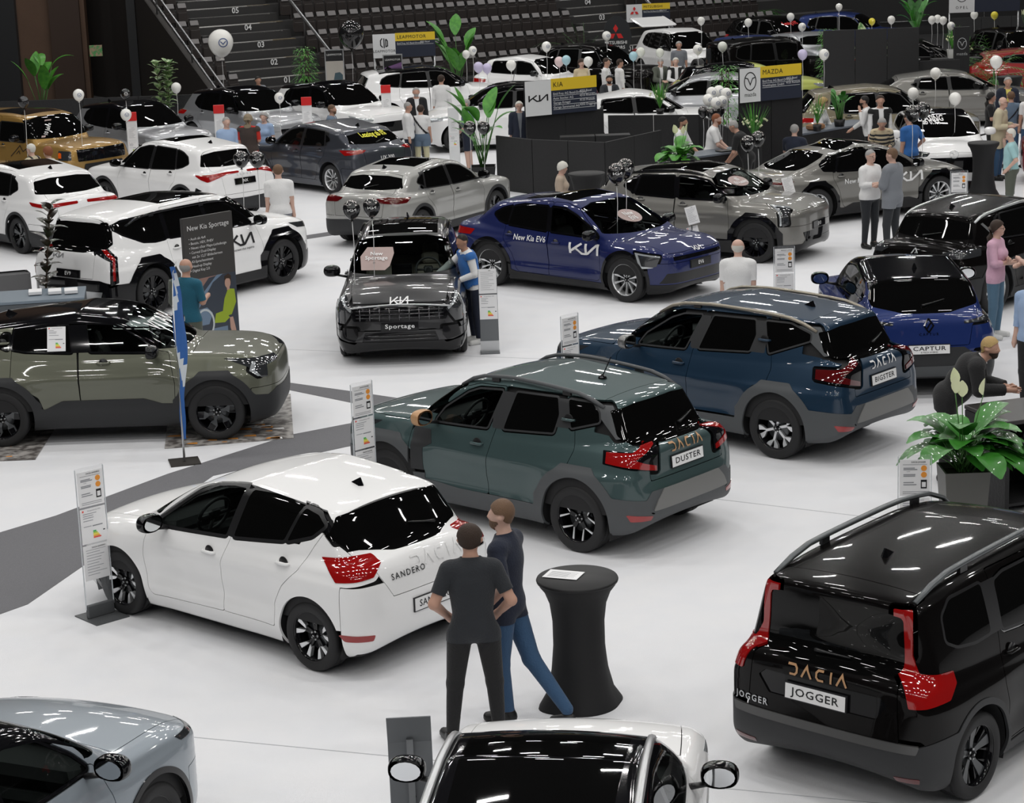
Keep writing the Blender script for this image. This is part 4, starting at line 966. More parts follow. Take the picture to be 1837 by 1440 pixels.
def vit_extra(root,S,on,emit):
    # window price sheet on the rear door glass and VITARA on the windscreen
    P,G=on('side',[-.60],[1.33],-1,.012); sheet('price_sheet',P[0],(1,0,0),G[0],.23,.31,root,kind='energy')
    vf=text_vf('VITARA',.27,bold=.015,spacing=1.05); V,Fc=vf
    U=-.02+V[:,0]; Z=1.385+V[:,1]*.52
    P,G=on('front',U*1.0,Z,1,.016); obj('windscreen_lettering',mesh_data('windscreen_lettering',P,Fc,M_WHT,smooth=False),root)
def sportage():
    return spec(L=4.54,W=1.865,H=1.655,wb=2.68,fo=.93,r=.355,Ra=.42,lod=0,res=.025,paint=P_SPO,clear=1,seatmat=M_SEATL,zn=.93,zc=1.10,xc=1.02,zt=1.10,xa=.28,xe=-1.75,tf=.28,hc=.07,
      wheel='dark5',zbelt=1.06,mirror=(.68,1.08),hoodw=.72,zfb=.52,
      clad=dict(ring=.06,sill=[(-1,.33),(1,.33)],rear=[(0,.5),(1,.5)],front=[(0,.36),(.75,.36),(.95,.42)],mat=M_BLK),
      feat=[('grille','front',[(-.72,.80),(-.60,.86),(.60,.86),(.72,.80),(.66,.66),(-.66,.66)],M_BLK,-.004,{}),
            ('head_lamp','fc',[(.53,.80),(.60,.88),(.72,.95),(.88,1.0),(.86,.80),(.84,.62),(.66,.62),(.60,.70)],M_LDK,.004,{}),
            ('daylight_strip','fc',[(.55,.82),(.72,.93),(.86,.99),(.88,.99),(.87,.68),(.85,.68),(.85,.95),(.72,.90),(.56,.79)],M_LMP,.012,{'rd':.004}),
            ('lower_grille','front',[(-.50,.50),(.50,.50),(.55,.36),(-.55,.36)],M_BLK,-.004,{}),
            ('fog_pocket','front',[(.60,.56),(.82,.56),(.86,.40),(.66,.36),(.60,.44)],M_BLK,.004,{}),('fog_pocket','front',[(-.60,.56),(-.82,.56),(-.86,.40),(-.66,.36),(-.60,.44)],M_BLK,.004,{}),tails(1.0),
            ('sunroof','top',[(.18,-.52),(.18,.52),(-1.2,.50),(-1.2,-.50)],M_GLS,.0,{})],
      rails=(.2,-1.5,.66,M_BLK,.03),fin=(-1.3,),plate=[('front',0,.585,'Sportage',True)],letters=[('front',kia_vf(.26),0,.93,M_WHT)],extra=[spo_extra])
def spo_extra(root,S,on,emit):
    b=MB()
    for k in range(9):
        u=-.56+.14*k; P,G=on('front',[u,u],[.67,.85],1,.010); b.tube(P,.012,6,mi=0)
    for z in (.71,.76,.81):
        us=np.linspace(-.62,.62,17); P,G=on('front',us,np.full(17,z),1,.006); b.tube(P,.009,6,mi=0)
    us=np.linspace(-.50,.50,9)
    for z in (.40,.45): P,G=on('front',us,np.full(9,z),1,.008); b.tube(P,.010,6,mi=0)
    b.build('grille_bars',[mat('bar_chrome',(.10,.10,.105),.15,.9)],root)
    b=MB(); us=np.linspace(-.74,.74,21); P,G=on('front',us,.885-.05*(np.abs(us)/.74)**2,1,.012); b.tube(P,.013,6); b.build('chrome_bar',[M_SIL],root)
    windscreen_board(root,on,[(-.62,1.33),(-.52,1.44),(-.14,1.44),(-.12,1.37),(-.18,1.22),(-.25,1.17),(-.60,1.17)],['New','Sportage'],(-.38,1.36),.095)
def windscreen_board(root,on,poly,lines,c,sz,rot=0.):
    P,G=on('front',[a for a,_ in poly],[b for _,b in poly],1,.008); m=P.mean(0)
    n=len(P); V=np.concatenate([P,P-G*.006]); Fc=[tuple(range(n)),tuple(range(2*n-1,n-1,-1))]+[(i,i+n,(i+1)%n+n,(i+1)%n) for i in range(n)]
    pm=mat('board_taupe',(.42,.32,.30),.6); brd=obj('windscreen_board',mesh_data('windscreen_board',V,Fc,pm,smooth=False),root)
    for k,t in enumerate(lines):
        v,f=text_vf(t,sz,bold=.015); cr,sr=math.cos(rot),math.sin(rot); y=v[:,1]-k*sz*.85; U=c[0]+cr*v[:,0]-sr*y; Z=c[1]+(sr*v[:,0]+cr*y)*.62
        P,G=on('front',U,Z,1,.014); obj('board_lettering',mesh_data('board_lettering',P,f,M_WHT,smooth=False),brd)
def ev6():
    return spec(L=4.695,W=1.89,H=1.555,wb=2.90,fo=.86,r=.365,Ra=.43,lod=0,res=.026,paint=P_EV6,clear=1,zn=.84,zc=1.02,xc=1.22,zt=1.10,xa=.35,xe=-1.55,hr=1.49,xt=-2.05,flare=.055,wheel='spin10',zbelt=1.0,tf=.5,hc=.10,
      windows=[[(.88,1.0),(.72,1.12),(.36,1.30),(.1,1.39),(-.18,1.40),(-.12,1.03)],[(-.22,1.03),(-.27,1.40),(-.80,1.40),(-1.0,1.36),(-1.06,1.08)],[(-1.10,1.09),(-1.05,1.36),(-1.25,1.31),(-1.42,1.22),(-1.28,1.13)]],xb=-.16,xq=-1.1,
      trimmat=M_BLK,handles=[(.02,.86),(-1.0,.92)],mirror=(.85,1.0),hoodw=.74,
      clad=dict(ring=.05,sill=[(-1,.34),(-.85,.30),(1,.27)],rear=[(0,.55),(1,.5)],front=[(0,.32),(.9,.32)],mat=M_BLK),
      feat=[('head_lamp','fc',[(.72,.76),(1.06,.80),(.98,.58),(.78,.62)],M_LDK,.004,{}),('daylight_strip','fc',[(.72,.78),(1.10,.83),(1.04,.58),(.80,.60),(1.01,.62),(1.06,.80),(.72,.755)],M_LMP,.010,{'rd':.003}),
            ('nose_band','front',[(-.62,.76),(.62,.76),(.62,.70),(-.62,.70)],M_BLK,.002,{}),('lower_grille','front',[(-.72,.50),(.72,.50),(.80,.34),(-.80,.34)],M_BLK,-.002,{}),
            ('sunroof','top',[(.10,-.55),(.10,.55),(-.95,.55),(-.95,-.55)],M_GLS,.0,{}),tails(.92)],fin=(),
      roof=None,plate=[('front',0,.60,'EV6',True)],letters=[('side',kia_vf(.62),.62,.80,M_WHT,-1),('side',text_vf('New Kia EV6',.13,bold=.01),-.55,.88,M_WHT,-1),('front',kia_vf(.2),0,.82,M_WHT)],
      extra=[lambda root,S,on,emit: windscreen_board(root,on,[(.25*math.cos(a)+.0,1.24+.085*math.sin(a)) for a in np.linspace(0,2*math.pi,20,endpoint=False)],['New','EV6'],(.0,1.265),.115,.0)])
def ev9():
    return spec(L=5.01,W=1.98,H=1.76,wb=3.10,fo=.92,r=.39,Ra=.46,lod=0,res=.03,paint=P_WHITE,zn=1.04,zc=1.20,xc=1.22,zt=1.18,xa=.60,xe=-2.18,xt=-2.36,hr=1.72,tf=.34,wheel='dark5',zbelt=1.16,zs=.22,zund=.25,
      windows=[[(.90,1.16),(.76,1.30),(.5,1.50),(.3,1.585),(-.08,1.60),(-.02,1.18)],[(-.12,1.18),(-.17,1.60),(-1.0,1.60),(-1.02,1.20)],[(-1.12,1.20),(-1.10,1.60),(-1.9,1.56),(-2.12,1.50),(-1.95,1.38),(-1.6,1.22),(-1.35,1.19)]],xb=-.1,xq=-1.08,wr=.02,trimmat=M_BLK,
      handles=[(.1,1.02),(-.95,1.02)],mirror=(.86,1.17),hoodw=.78,zgate=.72,rglass=[(.64,1.16),(.72,1.24),(.64,1.54),(.3,1.57),(-.3,1.57),(-.64,1.54),(-.72,1.24),(-.64,1.16),(-.3,1.12),(.3,1.12)],
      clad=dict(ring=.13,square=1,sill=[(-1.1,.36),(1.1,.36)],rear=[(0,.70),(.7,.70),(1,.62)],front=[(0,.50),(.9,.5)],mat=M_BLK),
      feat=[('tail_lamp','rc',[(.62,1.55),(.70,1.55),(.66,1.20),(.84,1.06),(.84,.66),(.70,.62),(.72,1.0),(.50,1.12),(.50,1.17),(.60,1.18)],M_BLK,.004,{}),('tail_lamp_strip','rc',[(.64,1.5),(.665,1.5),(.635,1.19),(.80,1.04),(.79,.70),(.75,.70),(.76,1.01),(.60,1.15)],M_RED,.012,{'rd':.006}),
            ('sunroof','top',[(.42,-.58),(.42,.58),(-.95,.56),(-.95,-.56)],M_GLS,.0,{}),heads(.98),('bumper_plate','rear',[(-.75,.52),(.75,.52),(.70,.40),(-.70,.40)],M_SIL,.012,{})],
      fin=(.55,),rails=(.45,-1.85,.70,M_BLK,.06),plate=[('rear',.0,.78,'EV9',True)],letters=[('side',kia_vf(.62),.52,.92,M_INK,-1),('side',text_vf('Movement that inspires',.06,bold=.005),.52,.77,M_INK,-1),('rear',kia_vf(.24),.25,1.05,M_SIL)])
def captur():
    return spec(L=4.24,W=1.80,H=1.575,wb=2.639,fo=.86,r=.345,Ra=.41,lod=0,res=.025,paint=P_CBL,clear=1,zn=.90,zc=1.06,xc=.98,zt=1.12,xa=.32,xe=-1.45,xt=-1.90,hr=1.53,gtr=.06,wheel='spin10',zbelt=1.04,gin=.08,
      trimmat=M_BLK,xd=-1.30,roof=([(-2,1.20),(-1.7,1.22),(-1.5,1.30),(-1.2,1.40),(-.5,1.455),(.1,1.45),(.3,1.40),(.64,1.22),(.80,1.12),(1.1,1.12),(2.2,9)],M_BLK),
      rglass=[(.68,1.17),(.70,1.26),(.60,1.44),(.3,1.47),(-.3,1.47),(-.60,1.44),(-.70,1.26),(-.68,1.17),(-.3,1.10),(.3,1.10)],gatew=[(.6,.50),(.95,.56),(1.15,.70),(1.4,.62)],zgate=.70,
      clad=dict(ring=.04,sill=[(-1,.32),(1,.32)],rear=[(0,.68),(.45,.68),(.62,.56),(1,.54)],front=[(0,.4),(.9,.4)],mat=M_CLK),
      feat=[('tail_lamp','rc',[(.98,1.06),(.90,1.08),(.72,1.07),(.38,1.0),(.38,.97),(.70,1.0),(.86,.92),(.94,.90)],M_LDK,.004,{}),('tail_lamp_strip','rc',[(.96,1.05),(.90,1.06),(.90,.96),(.76,.90),(.86,.90),(.94,.95)],M_LMP,.010,{'rd':.006}),
            ('skid_plate','rear',[(-.66,.44),(.66,.44),(.60,.30),(-.60,.30)],M_CLD,.016,{}),('bumper_insert','rear',[(.60,.62),(.82,.64),(.80,.56),(.64,.55)],M_BLK,.012,{}),('bumper_insert','rear',[(-.60,.62),(-.82,.64),(-.80,.56),(-.64,.55)],M_BLK,.012,{})],
      plate=[('rear',0,.66,'CAPTUR\nE-TECH HYBRID')],wiper=(.05,1.17),fin=(-.9,),letters=[('rear',rhomb_vf(.12),0,.96,M_BLK),('rear',text_vf('CAPTUR',.05,spacing=1.5),0,.85,M_BLK)])
def rhomb_vf(w): return (lambda v:(v[0]*w,v[1]))(strokes_vf([[(0,-.72),(-.5,0),(0,.72)],[(.0,.72),(.5,0),(0,-.72)],[(-.18,-.3),(.2,.28)]],.16))
def ring_vf(w): return (lambda v:(v[0]*w,v[1]))(strokes_vf([[(.5*math.cos(a),.4*math.sin(a)) for a in np.linspace(0,6.2832,17)],[(-.4,.2),(-.1,.1),(0,-.12),(.1,.1),(.4,.2)]],.09))
def scenic():
    return spec(L=4.51,W=1.85,H=1.60,wb=2.67,fo=.93,r=.36,lod=0,res=.028,paint=P_BLACK,zn=.92,zc=1.08,xc=1.0,zt=1.10,xa=.3,xe=-1.62,xt=-1.92,hr=1.55,wheel='spin10',rails=(.2,-1.55,.64,M_SIL,.03),
      clad=dict(ring=.05,sill=[(-1,.33),(1,.33)],rear=[(0,.6),(1,.6)],front=[(0,.4),(.9,.4)],mat=M_CLK),feat=[tails(1.0,M_LDK),('skid_plate','rear',[(-.7,.56),(.7,.56),(.66,.34),(-.66,.34)],M_CLD,.014,{}),('quarter_trim','side',[(-1.25,1.16),(-1.45,1.36),(-1.40,1.37),(-1.18,1.17)],M_SIL,.004,{'rd':.003})],
      wiper=(.1,1.16),letters=[('rear',rhomb_vf(.12),0,.94,M_SIL),('side',text_vf('Reichweite',.17,bold=.02),.1,.97,mat('yellow_letter',(.75,.72,.03),.5),-1),('side',text_vf('bis zu 625 km',.11,bold=.01),.1,.80,M_WHT,-1)])
def ev3():
    return spec(L=4.30,W=1.85,H=1.57,wb=2.68,fo=.85,r=.365,Ra=.43,lod=0,res=.028,paint=P_MGR,clear=1,zn=.94,zc=1.10,xc=1.05,zt=1.16,xa=.40,xe=-1.62,hr=1.53,wheel='dark5',zbelt=1.07,trimmat=M_BLK,flare=.045,mirror=(.72,1.08),
      clad=dict(ring=.09,square=1,sill=[(-1,.34),(.2,.30),(.4,.40),(1,.40)],rear=[(0,.6),(1,.5)],front=[(0,.42),(.5,.42),(.6,.34),(1,.34)],mat=M_BLK),
      feat=[('head_lamp','fc',[(.66,.96),(.98,1.0),(.86,.90),(.86,.66),(.74,.70),(.76,.88)],M_LDK,.004,{}),('daylight_strip','fc',[(.66,.98),(.98,1.02),(.90,.92),(.90,.68),(.87,.68),(.87,.93),(.93,1.0),(.66,.96)],M_LMP,.012,{'rd':.003}),
            ('lower_grille','front',[(-.60,.54),(.60,.54),(.52,.40),(-.52,.40)],M_BLK,.004,{}),('sunroof','top',[(.18,-.52),(.18,.52),(-1.1,.50),(-1.1,-.50)],M_GLS,.0,{}),tails(1.0)],rails=(.25,-1.4,.64,M_BLK,.035),
      plate=[('front',0,.62,'EV3',True)],letters=[('front',kia_vf(.2),0,.93,M_WHT)],fin=(),
      extra=[lambda root,S,on,emit: windscreen_board(root,on,[(.27*math.cos(a)-.2,1.33+.075*math.sin(a)) for a in np.linspace(0,2*math.pi,20,endpoint=False)],['0%','EV-Leasing'],(-.2,1.355),.09,.0)])
def ev4():
    return spec(L=4.73,W=1.86,H=1.48,wb=2.82,fo=.88,r=.36,Ra=.43,lod=0,res=.03,paint=P_MGR,zn=.80,zc=.98,xc=1.18,zt=1.02,xa=.35,xe=-1.15,xt=-1.95,hr=1.40,wheel='spin10',zbelt=.98,trimmat=M_BLK,xd=-1.3,flare=.05,tf=.45,mirror=(.80,1.0),
      windows=[[(.82,.98),(.66,1.10),(.34,1.27),(.08,1.35),(-.16,1.36),(-.10,1.0)],[(-.2,1.0),(-.24,1.36),(-.80,1.35),(-.93,1.02)],[(-.98,1.02),(-.86,1.34),(-1.05,1.29),(-1.28,1.14),(-1.22,1.04)]],xq=-1.0,qdoor=1,
      rglass=[(.60,1.06),(.66,1.12),(.55,1.34),(.3,1.37),(-.3,1.37),(-.55,1.34),(-.66,1.12),(-.60,1.06),(-.3,1.04),(.3,1.04)],
      clad=dict(ring=.07,square=1,sill=[(-1,.32),(-.8,.30),(-.6,.38),(.7,.38),(.9,.32)],rear=[(0,.5),(1,.5)],front=[(0,.36),(.9,.36)],mat=M_BLK),
      feat=[('tail_lamp','rc',[(1.0,.90),(.3,.92),(.3,.89),(.8,.86),(.86,.66),(.92,.66),(.94,.86)],M_RDK,.004,{}),('sunroof','top',[(.15,-.52),(.15,.52),(-.75,.50),(-.75,-.50)],M_GLS,.0,{}),heads(.78)],fin=(),
      letters=[('side',kia_vf(.62),.68,.78,M_WHT,-1),('side',text_vf('New Kia EV4',.13,bold=.01),-.45,.80,M_WHT,-1)])
def bwhite():
    return spec(L=4.37,W=1.80,H=1.55,wb=2.65,fo=.85,r=.345,lod=0,res=.024,paint=P_WHITE,clear=1,zn=.86,zc=1.04,xc=1.02,zt=1.1,xa=.34,xe=-1.5,zbelt=1.02,mirror=(.66,.99),hoodw=.74,zfb=.58,
      roof=([(-2.3,1.10),(-1.5,1.10),(-.5,1.1),(.1,1.10),(.3,1.10),(.9,1.09),(1.3,1.09),(2.2,9)],M_BLK),trimmat=M_BLK,
      feat=[heads(.82,M_LMP),('sunroof','top',[(.22,-.50),(.22,.50),(-.28,.50),(-.28,-.50)],M_GLS,.002,{'rd':.01}),('sunroof','top',[(-.31,-.50),(-.31,.50),(-1.0,.48),(-1.0,-.48)],M_GLS,.002,{'rd':.01})],rails=(.42,-1.35,.62,M_SIL,.035))
def bgrey():
    return spec(L=4.40,W=1.84,H=1.58,wb=2.62,fo=.90,r=.35,lod=0,res=.024,paint=P_STL,clear=1,zn=.90,zc=1.06,xc=1.0,zt=1.1,xa=.32,xe=-1.55,zbelt=1.04,mirror=(.66,1.05),wheel='twin5',hoodw=.74,
      roof=([(-2.3,1.42),(-1.5,1.42),(-.5,1.46),(.1,1.455),(.3,1.40),(.68,1.20),(.80,1.10),(1.1,1.10),(2.2,9)],M_BLK),trimmat=M_BLK,
      clad=dict(ring=.045,sill=[(-1,.3),(1,.3)],mat=M_BLK),feat=[heads(.86,M_LDK,[(.50,.86),(.62,.88),(1.0,.90),(.98,.86),(.6,.83),(.5,.82)])])
def nx():
    return spec(L=4.66,W=1.865,H=1.65,wb=2.69,fo=.97,paint=P_WHITE,res=.032,lod=1,zn=.94,zc=1.08,xc=1.05,zt=1.12,xa=.30,xe=-1.70,xt=-2.02,hr=1.58,wheel='dark5',zbelt=1.05,qdoor=0,xd=-1.42,
      feat=[('tail_lamp','rc',[(1.06,1.02),(.40,1.07),(.0,1.07),(.0,1.04),(.40,1.02),(.75,.90),(.90,.94)],M_RED,.006,{'rd':.01}),('sunroof','top',[(.10,-.5),(.10,.5),(-.65,.5),(-.65,-.5)],M_GLS,.0,{})],
      clad=dict(ring=.06,sill=[(-1,.33),(1,.33)],rear=[(0,.52),(1,.55)],front=[(0,.4),(.9,.4)],mat=M_CLK),mirrormat=M_BLK,wiper=(.2,1.2),wdir=-1,
      plate=[('rear',0,.86,'NX',True)],letters=[('rear',text_vf('LEXUS',.07,spacing=2.2),0,1.0,M_SIL)])
def whitel():
    return spec(L=4.80,W=1.90,H=1.62,wb=2.85,fo=.97,paint=P_WHITE,res=.032,lod=1,zn=.92,zc=1.06,xc=1.12,zt=1.10,xa=.4,xe=-1.65,xt=-2.12,hr=1.55,zbelt=1.04,
      feat=[('tail_lamp','rc',[(1.05,1.02),(.60,1.0),(.0,1.01),(.0,.96),(.60,.93),(.95,.96)],M_RED,.006,{'rd':.01}),('sunroof','top',[(.10,-.52),(.10,.52),(-.9,.5),(-.9,-.5)],M_GLS,.0,{})],
      clad=dict(ring=.05,sill=[(-1,.33),(1,.33)],rear=[(0,.5),(1,.5)],mat=M_CLK))
def dgrey():
    return spec(L=4.5,W=1.84,H=1.53,wb=2.64,fo=.95,r=.34,paint=P_DGR,res=.032,lod=1,zn=.86,zc=1.03,xc=1.02,zt=1.08,xa=.3,xe=-1.55,hr=1.47,wheel='spin10',zbelt=1.01,
      feat=[('tail_lamp','rc',[(1.05,1.0),(.55,1.02),(.42,1.0),(.5,.95),(.9,.90)],M_RED,.006,{})],wiper=(.1,1.12),clear=0,
      clad=dict(ring=.06,sill=[(-1,.3),(1,.3)],mat=P_DGR),letters=[('rear',text_vf('UX 300',.12,bold=.01),-.05,.80,M_WHT),('rear',text_vf('Leasing ab 0%',.13,bold=.02),-.05,1.28,mat('yellow_letter',(.75,.72,.03),.5))])
def xceed():
    return spec(L=4.395,W=1.826,H=1.50,wb=2.65,fo=.88,r=.34,paint=P_XCE,res=.03,lod=1,zn=.84,zc=1.01,xc=1.02,zt=1.05,xa=.3,xe=-1.50,xt=-1.90,hr=1.45,zbelt=.99,xd=-1.25,
      feat=[('tail_lamp','rc',[(1.02,.95),(.55,.99),(.32,.96),(.40,.88),(.9,.87)],M_RDK,.006,{}),('sunroof','top',[(.10,-.5),(.10,.5),(-.95,.5),(-.95,-.5)],M_GLS,.0,{}),('window_chrome','side',[(-1.28,1.05),(-1.24,1.03),(-.9,.995),(-.9,1.01),(-1.22,1.06),(-1.1,1.25),(-1.14,1.25)],M_SIL,.004,{'rd':.003})],
      clad=dict(ring=.06,sill=[(-1,.33),(1,.33)],rear=[(0,.58),(1,.52)],front=[(0,.4),(.9,.4)],mat=M_CLK),wiper=(.1,1.1),letters=[('rear',kia_vf(.2),0,.90,M_SIL)])
def lc():
    return spec(L=4.92,W=1.98,H=1.87,wb=2.85,fo=.93,r=.40,paint=P_GLD,res=.04,lod=1,zn=1.18,zc=1.28,xc=.95,zt=1.2,xa=.62,xe=-2.3,xt=-2.45,hr=1.85,tf=.22,zbelt=1.24,rl=.05,tum=.16,gin=.06,
      tail=[(-2.5,1.0),(-2.5,.7),(-2.52,.5),(-2.4,.35),(-2.2,.25)],windows=[[(.68,1.25),(.55,1.66),(-.22,1.68),(-.2,1.26)],[(-.3,1.26),(-.32,1.68),(-1.15,1.68),(-1.15,1.26)],[(-1.3,1.28),(-1.3,1.68),(-2.0,1.66),(-2.1,1.30)]],
      feat=[('grille','front',[(-.70,1.12),(.70,1.12),(.70,.86),(-.70,.86)],M_BLK,.012,{'rd':.03}),('head_lamp','fc',[(.70,1.10),(1.0,1.10),(1.0,.90),(.70,.90)],M_LDK,.006,{'rd':.02}),('bumper_guard','front',[(-.55,.80),(.55,.80),(.62,.45),(-.62,.45)],M_TRM,.02,{}),('sunroof','top',[(.35,-.55),(.35,.55),(-.9,.55),(-.9,-.55)],M_GLS,.002,{}),
            ('indicator','fc',[(.93,1.06),(1.0,1.06),(1.0,.94),(.93,.94)],mat('amber',(.8,.12,.01),.2,coat=1),.012,{'rd':.01})],
      letters=[('front',text_vf('TOYOTA',.16,bold=.01,spacing=1.3),0,1.0,M_WHT),('side',text_vf('LAND CRUISER',.13,bold=.01,spacing=1.1),.55,.78,M_INK,-1),('side',mount_vf(.6),.55,.98,M_INK,-1),('front',text_vf('LAND CRUISER',.06),0,.68,M_WHT)],fin=(),
      extra=[lambda root,S,on,emit: windscreen_board(root,on,[(-.62,1.34),(-.30,1.70),(-.12,1.70),(-.52,1.34)],['10 Jahre'],(-.37,1.5),.14,1.0)])
def mount_vf(w): return (lambda v:(v[0]*w,v[1]))(strokes_vf([[(-.5,-.1),(-.25,.12),(-.05,.32),(.05,.2),(.15,.1),(.3,.2),(.5,-.1)],[(-.2,0),(-.08,.12),(0,0)]],.03))
def toysuv(pm=None,black=True,z=0):
    return lambda: spec(L=4.6,W=1.85,H=1.65,wb=2.69,fo=.95,paint=pm or P_SIL,res=.045,lod=1,zn=.93,zc=1.08,xe=-1.7,hr=1.60,zbelt=1.05,trimmat=M_BLK,
      roof=([(-2,1.45),(-1.5,1.45),(-.5,1.51),(.1,1.50),(.3,1.45),(.66,1.25),(.80,1.14),(1.2,1.14),(2.2,9)],M_BLK) if black else None,
      feat=[heads(.86,M_LMP),grille(.45,.72,.6),tails(1.0),('windscreen_sheet','front',[(-.68,1.30),(-.50,1.42),(-.40,1.42),(-.60,1.15)],M_WHT,.004,{'rd':.003})],fin=(-1.3,))
def far(**k):
    base=dict(res=.06,lod=2,feat=[heads(.88,M_LMP),tails(1.0),grille(.5,.72,.55)]); base.update(k)
    return lambda: spec(**base)
def mitsu_extra(root,S,on,emit):
    pm=P_WHITE; b=MB(); b.box((-2.28,0,1.86),(1.0,1.30,.07),0,M=Matrix.Rotation(.22,4,'Y'),bev=.03); b.box((-2.32,0,1.81),(.62,1.05,.03),1,M=Matrix.Rotation(.22,4,'Y'),bev=.01); b.build('raised_tailgate',[pm,M_GLS],root)
def spare(root,S,on,emit):
    ty,ri,ca=wheel_meshes(.37,'dark5',lod=1); w=obj('spare_wheel',ri,root,(S.xr-.10,0,.98),(0,0,math.pi)); obj('tyre',ty,w)
